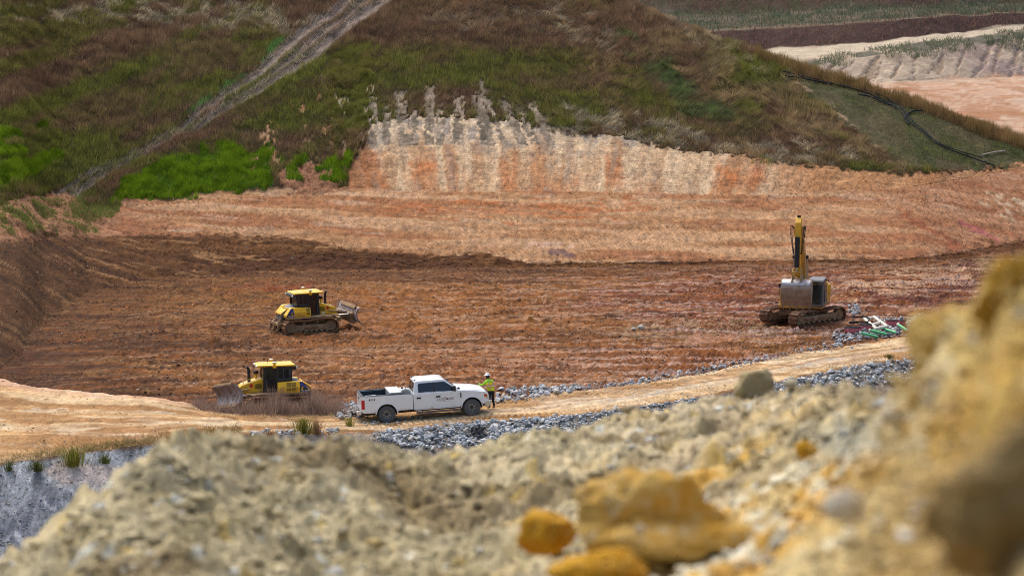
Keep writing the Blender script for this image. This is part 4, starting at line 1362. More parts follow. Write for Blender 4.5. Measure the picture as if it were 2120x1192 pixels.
P0, a_, b_ = far_pts((FS > 5.05) & (FPXX < 2250), 42000)
n = len(P0)
top_ = FS[a_, b_]
t = mixc(np.broadcast_to(cc(86, 64, 58), (n, 3)), cc(104, 80, 70), rg.random(n))
t = mixc(t, mixc(np.broadcast_to(cc(58, 68, 50), (n, 3)), cc(116, 104, 86), rg.random(n) ** 2), ((top_ > 6.05) & (top_ < 7.05)) * 1.0)
blades('terrace_grass', P0, rg.uniform(0.5, 1.0, n), rg.normal(0, 0.35, (n, 3)) * [1, 1, 0.1], rg.uniform(0.08, 0.16, n), t * rg.uniform(0.75, 1.2, (n, 1)), rg)
P0, a_, b_ = far_pts((FJ > 2.75) & (FJ < 4.1) & (fbs(fX * 0.35, fY * 0.25, 4, 341) + 0.35 * sstep(1700, 2100, FPXX) > 0.62) & (FPXX < 2250), 3600)
n = len(P0)
blades('terrace_scrub', P0, rg.uniform(0.3, 0.9, n), rg.normal(0, 0.3, (n, 3)) * [1, 1, 0.1], rg.uniform(0.1, 0.2, n),
       mixc(np.broadcast_to(cc(110, 110, 92), (n, 3)), cc(70, 78, 58), rg.random(n)), rg)
# ================================================================== bulldozers
YEL = C(226, 168, 18)
M['dozer_yellow'] = paint('dozer_yellow', C(248, 192, 8), 0.42, 0, C(184, 146, 96), 0.16, (0.5, 2.4))
M['dozer_dusty'] = paint('dusty_yellow_paint', C(222, 190, 96), 0.7, 0, C(206, 184, 140), 0.45, (0.2, 3.2))
M['dozer_black'] = paint('black_paint', C(30, 33, 40), 0.35, 0, C(90, 76, 60), 0.08, (0.6, 1.8))
M['slate'] = paint('slate_metal', C(86, 96, 108), 0.5, 0.0, C(150, 120, 90), 0.25, (0.6, 1.8))
M['track_steel'] = paint('muddy_track_steel', C(112, 84, 62), 0.75, 0.0, C(146, 108, 76), 0.7, (-1, 3), bump=0.02)
M['mud_frame'] = paint('mud_caked_frame', C(138, 110, 84), 0.85, 0, C(160, 134, 104), 0.6, (-0.5, 1.6), bump=0.03)
M['dry_mud'] = paint('dry_mud', C(190, 164, 132), 0.95, 0, C(122, 84, 58), 0.45, (0, 1), bump=0.03)
M['pale_mud_paint'] = paint('mud_washed_paint', C(190, 160, 110), 0.7, 0, C(150, 122, 92), 0.45, (0.3, 1.5))
M['blade_steel'] = paint('worn_blade_steel', C(176, 176, 178), 0.45, 0.1, C(128, 88, 56), 0.36, (-6.0, 6.0), vary=0.15)
M['chrome'] = paint('bright_rod', C(200, 202, 206), 0.18, 0.9)
M['grille_olive'] = paint('olive_louvre', C(140, 116, 14), 0.6)
M['decal_dark'] = paint('dark_decal', C(38, 44, 56), 0.35)
M['decal_blue'] = paint('violet_blue_stripe', C(72, 74, 150), 0.35)
M['white_plastic'] = paint('white_plastic', C(222, 220, 208), 0.4)
M['red_sign'] = paint('red_plate', C(206, 44, 28), 0.4)
M['dark_print'] = paint('dark_print', C(60, 48, 18), 0.5)
M['white_print'] = paint('white_print', C(236, 236, 236), 0.5)
M['rubber'] = paint('black_rubber', C(36, 36, 38), 0.7)
M['seat_dark'] = paint('dark_seat', C(48, 46, 44), 0.8)
M['cab_glass'] = glass_mat('cab_glass', (0.015, 0.022, 0.028), 0.40)
M['cab_glass_dark'] = glass_mat('dark_cab_glass', (0.012, 0.016, 0.02), 0.22)
M['lamp_glass'] = paint('lamp_lens', C(226, 228, 230), 0.12, 0.3)
M['cab_beige'] = paint('beige_lining', C(176, 164, 128), 0.7)


def loop_path(pts, n):
    pts = [Vector((p[0], 0, p[1])) for p in pts]
    L = [0.0]
    for a, b in zip(pts, pts[1:] + pts[:1]): L.append(L[-1] + (b - a).length)
    out = []
    for k in range(n):
        s = L[-1] * k / n
        i = max(0, np.searchsorted(L, s, side='right') - 1)
        i = min(i, len(pts) - 1)
        a, b = pts[i], pts[(i + 1) % len(pts)]
        f = (s - L[i]) / max(L[i + 1] - L[i], 1e-6)
        out.append((a.lerp(b, f), (b - a).normalized()))
    return out


def track_assembly(parent, y, width, x0, x1, r0, r1, zbot, top, nshoe, mats, label=None, grouser=0.05):
    """belt of shoes with frame, end wheels and rollers; x0 rear wheel centre, x1 front wheel centre"""
    side = 1 if y > 0 else -1
    c0, c1 = (x0, zbot + r0), (x1, zbot + r1)
    P_ = [(x0 + (x1 - x0) * k / 8, zbot) for k in range(9)]
    P_ += [(c1[0] + r1 * math.cos(a), c1[1] + r1 * math.sin(a)) for a in [R(-90 + 180 * k / 9) for k in range(1, 9)]]
    P_ += [(c1[0] + (c0[0] - c1[0]) * k / 8, top(k / 8)) for k in range(0, 9)]
    P_ += [(c0[0] + r0 * math.cos(a), c0[1] + r0 * math.sin(a)) for a in [R(90 + 180 * k / 9) for k in range(1, 9)]]
    lp = loop_path(P_, nshoe)
    per = sum((Vector((P_[i][0], P_[i][1])) - Vector((P_[(i + 1) % len(P_)][0], P_[(i + 1) % len(P_)][1]))).length for i in range(len(P_)))
    pitch = per / nshoe
    mb = MB()
    for p, d in lp:
        nrm = Vector((d.z, 0, -d.x))          # outward for a loop that runs forward along the ground
        a = p - d * pitch * 0.47
        b = p + d * pitch * 0.47
        y0, y1 = y - width / 2, y + width / 2
        th = 0.05
        q = [a - nrm * 0.02, b - nrm * 0.02, b + nrm * (th - 0.02), a + nrm * (th - 0.02)]
        vs = [(v.x, yy, v.z) for yy in (y0, y1) for v in q]
        mb.add(vs, [(0, 1, 2, 3), (7, 6, 5, 4), (0, 4, 5, 1), (1, 5, 6, 2), (2, 6, 7, 3), (3, 7, 4, 0)])
        g0, g1 = b - d * 0.035, b
        q = [g0 + nrm * (th - 0.025), g1 + nrm * (th - 0.025), g1 + nrm * (th + grouser), g0 + nrm * (th + grouser)]
        vs = [(v.x, yy, v.z) for yy in (y0, y1) for v in q]
        mb.add(vs, [(0, 1, 2, 3), (7, 6, 5, 4), (0, 4, 5, 1), (1, 5, 6, 2), (2, 6, 7, 3), (3, 7, 4, 0)])
        c = p - nrm * 0.06
        mb.bar(c - d * pitch * 0.42 + Vector((0, y - 0.09, 0)), c + d * pitch * 0.42 + Vector((0, y - 0.09, 0)), 0.05, 0.09, nrm)
        mb.bar(c - d * pitch * 0.42 + Vector((0, y + 0.09, 0)), c + d * pitch * 0.42 + Vector((0, y + 0.09, 0)), 0.05, 0.09, nrm)
    tr = mb.build('track', mats['belt'], parent)
    f = MB()
    zc = zbot + (r0 + r1) / 2
    hh = min(r0, r1) * 0.62
    f.prism([(x0 + r0 * 0.75, zc - hh * 0.9), (x1 - r1 * 0.55, zc - hh * 0.9), (x1 - r1 * 0.2, zc - hh * 0.2), (x1 - r1 * 0.4, zc + hh * 0.55), (x0 + r0 * 0.8, zc + hh * 0.6)], y - width * 0.24, y + width * 0.24)
    f.build('track_frame', mats['frame'], tr, bevel=0.03)
    pl = MB()
    yo = y + side * (width * 0.24 + 0.012)
    pl.prism([(x0 + r0 * 1.5, zc - hh * 0.62), (x1 - r1 * 1.25, zc - hh * 0.55), (x1 - r1 * 1.15, zc + hh * 0.2), (x0 + (x1 - x0) * 0.45, zc + hh * 0.5), (x0 + r0 * 1.7, zc + hh * 0.22)], yo - 0.012, yo + 0.03)
    pl.build('mud_plate', M['dry_mud'], tr, bevel=0.012)
    for nm, c, r in (('sprocket', c0, r0 - 0.06), ('idler', c1, r1 - 0.06)):
        wv = MB()
        wv.lathe([(0.05, -width * 0.30), (r * 0.35, -width * 0.30), (r * 0.4, -width * 0.2), (r * 0.72, -width * 0.2), (r * 0.8, -width * 0.27), (r * 0.98, -width * 0.2), (r, 0),
                  (r * 0.98, width * 0.2), (r * 0.8, width * 0.27), (r * 0.72, width * 0.2), (r * 0.4, width * 0.2), (r * 0.35, width * 0.30), (0.05, width * 0.30)], (c[0], y, c[1]), 'y', 22)
        wv.build(nm, mats['wheel'], tr, smooth=True)
    nr = 7
    for k in range(nr):
        xx = x0 + (x1 - x0) * (k + 0.9) / (nr + 0.8)
        wv = MB()
        wv.lathe([(0.03, -width * 0.25), (0.12, -width * 0.25), (0.135, 0), (0.12, width * 0.25), (0.03, width * 0.25)], (xx, y, zbot + 0.20), 'y', 10)
        wv.build('roller', mats['wheel'], tr, smooth=True)
    for fx in (0.32, 0.66):
        wv = MB()
        xx = x0 + (x1 - x0) * fx
        wv.lathe([(0.02, -width * 0.3), (0.09, -width * 0.3), (0.09, width * 0.3), (0.02, width * 0.3)], (xx, y, top(1 - fx) - 0.16), 'y', 10)
        wv.build('carrier_roller', mats['wheel'], tr, smooth=True)
    return tr


def rail(parent, pts, r, mat, name='handrail'):
    return MB().tube(pts, r, 6).build(name, mat, parent, smooth=True)


def bulldozer(label, blade_yaw, blade_lift, blade_pitch, blade_tilt, sticker=False, ripper=True, glass='cab_glass', reach=0.0):
    t = empty('bulldozer')
    tag(t, label, 'bulldozer', 'yellow bulldozers working in the pit')
    Y_, Bk = M['dozer_yellow'], M['dozer_black']
    mats = dict(belt=M['track_steel'], frame=M['mud_frame'], wheel=M['mud_frame'])
    top = lambda f: 0.98 + 0.05 * math.sin(f * math.pi * 2.1 + 0.4) - 0.05 * (f > 0.9)
    for sy in (-1, 1):
        track_assembly(t, sy * 1.115, 0.86, -1.42, 1.42, 0.47, 0.44, 0.05, top, 42, mats)
    MB().box(-1.9, 1.55, -0.62, 0.62, 0.42, 1.16).build('chassis', M['mud_frame'], t, bevel=0.04)
    for sy in (-1, 1):
        b = MB()
        b.prism([(-1.62, 1.08), (1.35, 1.08), (1.55, 1.12), (0.9, 1.2), (-1.62, 1.2)], sy * 0.63, sy * 1.30)
        b.build('fender', M['mud_frame'] if not sticker else M['pale_mud_paint'], t, bevel=0.02)
    # engine hood: sloping nose
    h = MB()
    prof = [(0.72, 1.14), (0.72, 1.93), (1.02, 1.93), (1.98, 1.62), (2.12, 1.42), (2.08, 1.14)]
    h.prism(prof, -0.56, 0.56)
    hd = h.build('engine_hood', Y_, t, bevel=0.06, seg=3)
    tp = MB()
    tp.loft([[(0.78, -0.5, 1.936), (0.78, 0.5, 1.936), (0.78, 0.5, 1.944), (0.78, -0.5, 1.944)], [(1.04, -0.5, 1.932), (1.04, 0.5, 1.932), (1.04, 0.5, 1.94), (1.04, -0.5, 1.94)],
             [(1.93, -0.48, 1.642), (1.93, 0.48, 1.642), (1.93, 0.48, 1.65), (1.93, -0.48, 1.65)]])
    tp.build('hood_top', M['dozer_dusty'], hd)
    for sy in (-1, 1):
        yy = sy * 0.562
        g = MB()
        g.prism([(0.84, 1.42), (1.24, 1.40), (1.20, 1.68), (0.86, 1.74)], yy, yy + sy * 0.008)
        for k in range(6):
            g.box(0.86, 1.20, yy + sy * 0.008, yy + sy * 0.02, 1.43 + k * 0.045, 1.445 + k * 0.045)
        g.build('louvre', M['grille_olive'], hd)
        MB().prism([(1.6, 1.36), (1.82, 1.36), (1.82, 1.47), (1.6, 1.47)], yy, yy + sy * 0.01).build('vent', M['grille_olive'], hd)
        MB().prism([(1.42, 1.47), (1.55, 1.60), (1.42, 1.73), (1.29, 1.60)], yy, yy + sy * 0.014).build('red_diamond', M['red_sign'], hd)
        if sticker:
            MB().prism([(1.02 + 0.32, 1.42), (1.22 + 0.0, 1.42), (1.22, 1.42 + 0.14), (1.34, 1.56)], yy, yy + sy * 0.01)
            MB().box(1.02, 1.2, min(yy, yy + sy * 0.012), max(yy, yy + sy * 0.012), 1.22, 1.34).build('white_sticker', M['white_print'], hd)
    MB().box(1.0, 1.95, -0.3, 0.3, 1.0, 1.16).build('belly_guard', M['mud_frame'], t, bevel=0.02)
    rail(t, [(1.86, 0.46, 1.66), (1.80, 0.46, 1.86), (1.12, 0.46, 2.10), (1.04, 0.46, 1.92)], 0.018, Y_)
    # exhaust, air cleaner
    MB().tube([(1.5, 0.18, 1.72), (1.5, 0.18, 2.42), (1.52, 0.18, 2.52), (1.60, 0.18, 2.66)], [0.088, 0.088, 0.08, 0.075], 12).build('exhaust_stack', M['rubber'], t, smooth=True)
    MB().tube([(1.09, -0.12, 1.9), (1.09, -0.12, 2.2)], 0.065, 10).build('air_inlet', Y_, t, smooth=True)
    MB().lathe([(0.0, 0.0), (0.10, 0.0), (0.13, 0.04), (0.13, 0.15), (0.09, 0.19), (0.0, 0.20)], (1.09, -0.12, 2.2), 'z', 14).build('pre_cleaner', M['rubber'], t, smooth=True)
    # cab
    cab = MB()
    w_ = 0.76
    for sy in (-1, 1):
        for xx, lo in ((0.72, 1.18), (0.02, 1.18), (-0.74, 1.72)):
            cab.bar((xx, sy * w_, lo), (xx - 0.03, sy * (w_ - 0.03), 2.68), 0.11, 0.14, (1, 0, 0))
        cab.box(-0.78, 0.76, sy * w_ - 0.05, sy * w_ + 0.05, 2.58, 2.68)
        cab.box(-0.78, 0.06, sy * w_ - 0.05, sy * w_ + 0.05, 1.66, 1.96)
        cab.box(0.02, 0.74, sy * w_ - 0.05, sy * w_ + 0.05, 1.16, 1.30)
    cab.box(-0.80, -0.70, -w_, w_, 1.66, 1.92)
    cab.box(-0.80, -0.70, -w_, w_, 2.56, 2.68)
    cab.box(0.68, 0.78, -w_, w_, 2.58, 2.68)
    cab.box(0.68, 0.78, -w_, w_, 1.16, 1.92)
    cab.box(-0.78, 0.74, -w_, w_, 1.14, 1.2)
    cb = cab.build('cab', Bk, t, bevel=0.015)
    for sy in (-1, 1):
        MB().box(0.07, 0.67, sy * w_ - 0.012, sy * w_ + 0.012, 1.30, 2.58).build('door_glass', M[glass], cb)
        MB().box(-0.69, -0.03, sy * w_ - 0.012, sy * w_ + 0.012, 1.96, 2.58).build('side_window', M[glass], cb)
        fr = MB()
        for a in ((-0.69, -0.67, 1.98, 2.56), (-0.05, -0.03, 1.98, 2.56), (-0.37, -0.345, 1.98, 2.56)):
            fr.box(a[0], a[1], sy * w_ - 0.02, sy * w_ + 0.02, a[2], a[3])
        fr.box(-0.69, -0.03, sy * w_ - 0.02, sy * w_ + 0.02, 1.96, 1.985)
        fr.box(-0.69, -0.03, sy * w_ - 0.02, sy * w_ + 0.02, 2.555, 2.575)
        fr.build('window_frame', M['slate'], cb)
        MB().bar((0.6, sy * (w_ + 0.07), 1.45), (0.6, sy * (w_ + 0.07), 1.9), 0.03, 0.03).build('grab_handle', M['slate'], cb)
    MB().box(0.72, 0.74, -w_ + 0.06, w_ - 0.06, 1.92, 2.58).build('windscreen', M[glass], cb)
    MB().box(-0.76, -0.74, -w_ + 0.06, w_ - 0.06, 1.92, 2.56).build('rear_window', M[glass], cb)
    s = MB()
    s.box(-0.45, 0.1, -0.28, 0.28, 1.5, 1.72)
    s.box(-0.56, -0.40, -0.27, 0.27, 1.7, 2.30)
    s.box(-0.3, 0.15, 0.32, 0.5, 1.2, 1.85)
    s.box(-0.3, 0.15, -0.5, -0.32, 1.2, 1.85)
    s.box(0.45, 0.66, -0.5, 0.5, 1.2, 1.85)
    s.build('driver_seat', M['seat_dark'], t, bevel=0.03)
    MB().box(-0.72, -0.69, -0.7, 0.0, 1.9, 2.5).build('cab_lining', M['cab_beige'], t) if False else None
    # roof
    rf = MB()
    def ring(x0, x1, yy, z): return [(x0, -yy, z), (x1, -yy, z), (x1, yy, z), (x0, yy, z)]
    rf.loft([ring(-0.98, 1.08, 0.78, 2.68), ring(-1.0, 1.12, 0.82, 2.71), ring(-1.0, 1.12, 0.81, 2.77), ring(-0.9, 0.98, 0.68, 2.82)])
    ro = rf.build('cab_roof', Y_, t, bevel=0.02)
    rt = MB()
    rt.loft([ring(-0.86, -0.02, 0.62, 2.822), ring(-0.86, -0.02, 0.62, 2.832)])
    rt.loft([ring(0.02, 0.94, 0.62, 2.822), ring(0.02, 0.94, 0.62, 2.832)])
    rt.build('roof_panel', M['dozer_dusty'], ro)
    for sy in (-1, 1):
        ant = MB()
        ant.box(0.05, 0.25, sy * 0.74, sy * 0.93, 2.62, 2.79)
        br = ant.build('antenna_bracket', Y_, ro, bevel=0.015)
        a2 = MB().lathe([(0.0, 0.0), (0.06, 0.0), (0.06, 0.05), (0.115, 0.07), (0.12, 0.12), (0.0, 0.12)], (0.15, sy * 0.84, 2.79), 'z', 14)
        a2.build('antenna_base', Y_, ro, smooth=True)
        MB().lathe([(0.0, 0.0), (0.12, 0.0), (0.115, 0.05), (0.06, 0.075), (0.0, 0.08)], (0.15, sy * 0.84, 2.912), 'z', 14).build('antenna_dome', M['white_plastic'], ro, smooth=True)
        for k in (0.62, 0.42):
            MB().lathe([(0.0, 0.0), (0.075, 0.0), (0.085, 0.07), (0.06, 0.12), (0.0, 0.12)], (1.10 - 0.06, sy * k, 2.70), 'x', 10).build('work_lamp', M['lamp_glass'], ro, smooth=True)
        MB().lathe([(0.0, -0.06), (0.07, -0.06), (0.08, 0.0), (0.0, 0.02)], (-1.06, sy * 0.72, 2.60), 'x', 10).build('rear_lamp', M['lamp_glass'], ro, smooth=True)
    MB().tube([(0.45, 0.1, 2.82), (0.45, 0.1, 2.97)], 0.012, 6).build('radio_aerial', M['rubber'], ro)
    ac = MB()
    ac.prism([(-0.80, 2.44), (-1.02, 2.46), (-1.12, 2.56), (-1.10, 2.70), (-0.80, 2.70)], -0.72, 0.72)
    ac.build('air_conditioner', M['slate'] if sticker else Bk, t, bevel=0.03)
    # side tanks
    for sy in (-1, 1):
        q = lambda x, pts: [(x, sy * yy, zz) for yy, zz in pts]
        tk = MB()
        tk.loft([q(0.02, [(0.64, 1.2), (1.30, 1.2), (1.30, 1.5), (1.14, 1.78), (0.64, 1.78)]),
                 q(-1.22, [(0.64, 1.2), (1.30, 1.2), (1.30, 1.52), (1.14, 1.84), (0.64, 1.84)]),
                 q(-1.34, [(0.64, 1.2), (1.30, 1.2), (1.30, 1.50), (1.14, 1.80), (0.64, 1.80)]),
                 q(-1.72, [(0.64, 1.21), (1.29, 1.21), (1.29, 1.32), (1.27, 1.36), (0.64, 1.36)])])
        tank = tk.build('fuel_tank', Y_, t, bevel=0.02)
        # dark corner decal with stripes and lettering
        o1 = sy * 1.302
        dc = MB().prism([(-1.18, 1.215), (-1.18, 1.505), (-1.34, 1.495), (-1.70, 1.33), (-1.70, 1.225)], o1, o1 + sy * 0.006)
        dl_ = dc.build('corner_decal', M['decal_dark'], tank)
        up_n = Vector((0, sy * 0.32, 0.16)).normalized()
        st_ = MB()
        for k in range(3):
            f0, f1 = 0.22 + k * 0.26, 0.22 + k * 0.26 + 0.15
            pts = []
            for xx, ff in ((-1.20, f0), (-1.34 - 0.30 * (1 - f0), f0), (-1.34 - 0.30 * (1 - f1), f1), (-1.20, f1)):
                yy = 1.30 - 0.16 * ff
                zz = 1.51 + 0.31 * ff
                if xx < -1.36: zz -= 0.42 * (-1.36 - xx)
                pts.append(Vector((xx, sy * yy, zz)))
            n_ = Vector((0, sy * 0.9, 0.45))
            st_.hexa([p + n_ * 0.012 for p in pts] + [p + n_ * 0.03 for p in pts])
        st_.build('stripe', M['decal_blue'], tank)
        bg_ = MB()
        pts = [Vector((-1.18, sy * 1.299, 1.51)), Vector((-1.66, sy * 1.299, 1.36)), Vector((-1.36, sy * 1.15, 1.80)), Vector((-1.18, sy * 1.145, 1.82))]
        n_ = Vector((0, sy * 0.9, 0.45))
        bg_.hexa([p + n_ * 0.001 for p in pts] + [p + n_ * 0.011 for p in pts])
        bg_.build('stripe_panel', M['decal_dark'], tank)
        rt_ = (-sy, 0, 0)
        text_on('71PX', 0.20, 'lettering', M['white_print'], tank, (-1.44, o1 + sy * 0.006, 1.275), rt_, (0, 0, 1), 0.25, 0.004, 1.0)
        text_on('KOMATSU', 0.10, 'lettering', M['dark_print'], tank, (-0.72, sy * 1.30, 1.28), rt_, (0, 0, 1), 0, 0.004, 1.1)
        text_on('D71', 0.08, 'lettering', M['dark_print'], tank, (-0.62, sy * 1.222, 1.65), rt_, Vector((0, -sy * 0.46, 0.88)), 0, 0.012, 1.1)
        MB().lathe([(0.0, -0.004), (0.055, -0.004), (0.055, 0.012), (0.0, 0.012)], (-1.30, o1 + sy * 0.006, 1.42), 'y', 12).build('round_badge', Y_, tank)
        lv = MB()
        spans = ((-0.28, -0.05),) if sticker else ((-0.70, -0.45), (-0.98, -0.73))
        for a, b in spans:
            for k in range(6):
                f0 = 0.1 + k * 0.14
                y0, z0 = 1.30 - 0.16 * f0, 1.505 + 0.29 * f0
                lv.hexa([Vector(p) for p in ((a, sy * (y0 + 0.004), z0), (b, sy * (y0 + 0.004), z0), (b, sy * (y0 - 0.016), z0 + 0.036), (a, sy * (y0 - 0.016), z0 + 0.036),
                                             (a, sy * (y0 + 0.02), z0 + 0.008), (b, sy * (y0 + 0.02), z0 + 0.008), (b, sy * (y0 + 0.0), z0 + 0.044), (a, sy * (y0 + 0.0), z0 + 0.044))])
            lv.box(a, b, min(sy * 1.302, sy * 1.31), max(sy * 1.302, sy * 1.31), 1.34, 1.48)
        lv.build('louvre', M['grille_olive'], tank)
    # radiator housing and grille at the back
    rad = MB()
    rad.prism([(-0.82, 1.16), (-0.82, 1.90), (-1.18, 1.84), (-1.84, 1.36), (-1.92, 1.05), (-1.9, 0.9)], -0.62, 0.62)
    rd = rad.build('radiator_housing', M['slate'], t, bevel=0.03)
    gl = MB()
    d = Vector((-0.66, 0, -0.48)).normalized()
    a0 = Vector((-1.40, 0, 1.68))
    for sy in (-0.5, 0.0, 0.5):
        gl.bar(a0 + Vector((0, sy, 0.05)), a0 + d * 0.58 + Vector((-0.02, sy, 0.07)), 0.06, 0.05)
    gl.bar(a0 + Vector((0, -0.6, 0.06)), a0 + Vector((0, 0.6, 0.06)), 0.08, 0.08)
    gl.bar(a0 + d * 0.6 + Vector((0, -0.6, 0.06)), a0 + d * 0.6 + Vector((0, 0.6, 0.06)), 0.08, 0.08)
    gl.hexa([a0 + d * s_ + Vector((0, y_, 0.05 + z_)) for z_ in (0, 0.04) for s_, y_ in ((0.1, -0.56), (0.55, -0.56), (0.55, 0.56), (0.1, 0.56))])
    gl.build('rear_grille', Y_, t, bevel=0.012)
    # ripper / drawbar at the back
    if ripper:
        rp = MB()
        rp.box(-2.22, -2.04, -1.0, 1.0, 0.62, 0.84)
        for sy in (-0.5, 0.5):
            rp.bar((-1.85, sy, 0.62), (-2.12, sy, 0.72), 0.14, 0.16)
            rp.bar((-1.85, sy, 1.02), (-2.12, sy, 0.84), 0.10, 0.10)
        rpo = rp.build('ripper_beam', M['pale_mud_paint'], t, bevel=0.02)
        for sy in (-0.85, 0.0, 0.85):
            sh = MB()
            sh.prism([(-2.20, 0.95), (-2.06, 0.95), (-2.04, 0.55), (-2.12, 0.38), (-2.32, 0.27), (-2.40, 0.29), (-2.26, 0.44), (-2.24, 0.55)], sy - 0.035, sy + 0.035)
            sh.build('ripper_shank', M['mud_frame'], rpo, bevel=0.008)
    else:
        MB().box(-2.1, -1.85, -0.3, 0.3, 0.45, 0.7).build('drawbar', M['mud_frame'], t, bevel=0.03)
    # push frame, lift cylinders and blade
    cf = MB()
    for sy in (-1, 1):
        cf.bar((0.3, sy * 0.60, 0.62), (2.25, sy * 0.62, 0.55 + blade_lift * 0.6), 0.14, 0.24)
    cf.bar((2.2, -0.7, 0.55 + blade_lift * 0.6), (2.2, 0.7, 0.55 + blade_lift * 0.6), 0.22, 0.26)
    cf.bar((2.2, 0, 0.55 + blade_lift * 0.6), (2.55 + reach, 0, 0.55 + blade_lift), 0.3, 0.26)
    cf.build('push_frame', M['pale_mud_paint'], t, bevel=0.02)
    for sy in (-1, 1):
        p0, p1 = Vector((1.55, sy * 0.66, 1.42)), Vector((2.42 + reach, sy * 0.5, 0.88 + blade_lift))
        MB().tube([p0, p0.lerp(p1, 0.6)], 0.065, 10).build('lift_cylinder', M['pale_mud_paint'], t, smooth=True)
        MB().tube([p0.lerp(p1, 0.58), p1], 0.032, 8).build('cylinder_rod', M['chrome'], t, smooth=True)
        p0, p1 = Vector((0.55, sy * 0.88, 1.12)), Vector((2.50 + reach, sy * 1.15, 0.78 + blade_lift))
        MB().tube([p0, p0.lerp(p1, 0.62)], 0.07, 10).build('angle_cylinder', M['pale_mud_paint'], t, smooth=True)
        MB().tube([p0.lerp(p1, 0.6), p1], 0.036, 8).build('cylinder_rod', M['chrome'], t, smooth=True)
    bl = empty('blade_mount', (2.62 + reach, 0, 0.55 + blade_lift), (blade_tilt, blade_pitch, blade_yaw), t)
    bm_ = MB()
    W2, secs = 1.93, []
    prof = []
    for k in range(9):
        z = 0.12 + 1.06 * k / 8
        x = 0.36 * ((z - 0.58) / 0.6) ** 2
        prof.append((x, z - 0.55))
    back_ = [(x - 0.07, z) for x, z in prof[::-1]]
    bm_.prism(prof + back_, -W2, W2)
    bl2 = bm_.mesh('blade', M['blade_steel'])
    bo = link('blade', bl2, t, bl.location, bl.rotation_euler)
    bpy.data.objects.remove(bl)
    bv = bo.modifiers.new('Bevel', 'BEVEL'); bv.width = 0.01; bv.limit_method = 'ANGLE'
    e = MB()
    e.prism([(0.19, -0.40), (0.34, -0.56), (0.30, -0.57), (0.13, -0.42)], -W2, W2)
    e.build('cutting_edge', M['mud_frame'], bo)
    for sy in (-1, 1):
        e = MB()
        e.prism(prof + [(x - 0.14, z) for x, z in prof[::-1]], sy * W2, sy * (W2 + 0.045))
        e.build('end_plate', M['blade_steel'], bo)
    rb = MB()
    for yy in (-1.3, -0.75, -0.28, 0.28, 0.75, 1.3):
        rb.prism([(-0.07, -0.32), (-0.30, -0.22), (-0.32, 0.18), (-0.06, 0.34)], yy - 0.03, yy + 0.03)
    rb.box(-0.26, -0.08, -1.55, 1.55, -0.34, -0.18)
    rb.box(-0.22, -0.06, -1.55, 1.55, 0.26, 0.38)
    rb.prism([(0.18, 0.62), (0.34, 0.66), (0.30, 0.78), (0.10, 0.62)], -1.5, 1.5)
    rb.build('blade_back', M['pale_mud_paint'], bo, bevel=0.012)
    return t


def seat_on_ground(o, X, Y, heading, xs=(-1.6, 1.6), ys=(-1.1, 1.1), sink=0.04, scale=1.0):
    """stand a machine on the ground, pitched and rolled to the slope beneath it"""
    f = Vector((math.cos(heading), math.sin(heading), 0))
    l = Vector((-f.y, f.x, 0))
    pf = [Vector((X, Y, 0)) + f * a + l * b for a in xs for b in ys]
    zs = [ground(p.x, p.y) for p in pf]
    zf, zb = (zs[2] + zs[3]) / 2, (zs[0] + zs[1]) / 2
    zl, zr = (zs[1] + zs[3]) / 2, (zs[0] + zs[2]) / 2
    fx = (f * (xs[1] - xs[0]) + Vector((0, 0, zf - zb))).normalized()
    lx = (l * (ys[1] - ys[0]) + Vector((0, 0, zl - zr)))
    ux = fx.cross(lx).normalized()
    lx = ux.cross(fx)
    Mx = Matrix((fx, lx, ux)).transposed().to_4x4()
    Mx.translation = Vector((X, Y, sum(zs) / 4 - sink))
    o.matrix_world = Mx @ Matrix.Scale(scale, 4)
    return o


def squash(root, f):
    """lower every part of a machine by the factor f"""
    for o in root.children:
        o.location.z *= f
        S = Matrix.Diagonal((1, 1, f, 1))
        if o.data and o.name.split('.')[0] != 'blade': o.data.transform(S)
        for c in o.children_recursive:
            if c.data and o.name.split('.')[0] != 'blade': c.data.transform(S)


d1p = at_z(632, 685, 0.05)
d1 = bulldozer('yellow bulldozer in the middle of the pit with its muddy tracks showing and ripper behind', R(1), 0.38, R(-16), 0.0, True, True, 'cab_glass_dark', 0.42)
squash(d1, 0.985)
seat_on_ground(d1, d1p.x, d1p.y + 0.4, R(22), sink=0.05, scale=0.93)
d2p = at_z(571, 851, 0.0)
d2 = bulldozer('yellow bulldozer with tracks hidden behind dead weeds, pushing its scraped grey blade leftwards', R(14), 0.36, 0.0, R(9), False, False, 'cab_glass')
squash(d2, 0.95)
seat_on_ground(d2, d2p.x, d2p.y + 0.3, R(180 + 12), sink=0.05, scale=0.93)
# ================================================================== pickup truck
M['truck_white'] = paint('white_truck_paint', C(246, 249, 252), 0.28, 0, C(186, 156, 120), 0.05, (0.35, 0.95), coat=0.6, vary=0.012)
M['truck_glass'] = paint('tinted_window', C(26, 32, 42), 0.05, 0, spec=0.9, vary=0.0)
M['windscreen'] = paint('windscreen_glass', C(44, 62, 86), 0.05, 0, spec=0.9, vary=0.0)
M['trim_black'] = paint('black_trim', C(38, 40, 44), 0.5)
M['underbody'] = paint('underbody', C(34, 32, 31), 0.8, 0, C(110, 88, 66), 0.2, (0, 1))
M['tyre'] = paint('tyre_rubber', C(92, 94, 96), 0.85, 0, C(160, 132, 100), 0.12, (-1, 1.2), bump=0.01)
M['rim'] = paint('steel_rim', C(150, 152, 154), 0.35, 0.5)
M['rim_dark'] = paint('rim_shadow', C(46, 46, 48), 0.6)
M['bumper'] = paint('chrome_bumper', C(206, 206, 206), 0.22, 0.75, C(170, 140, 104), 0.16, (0.2, 0.8))
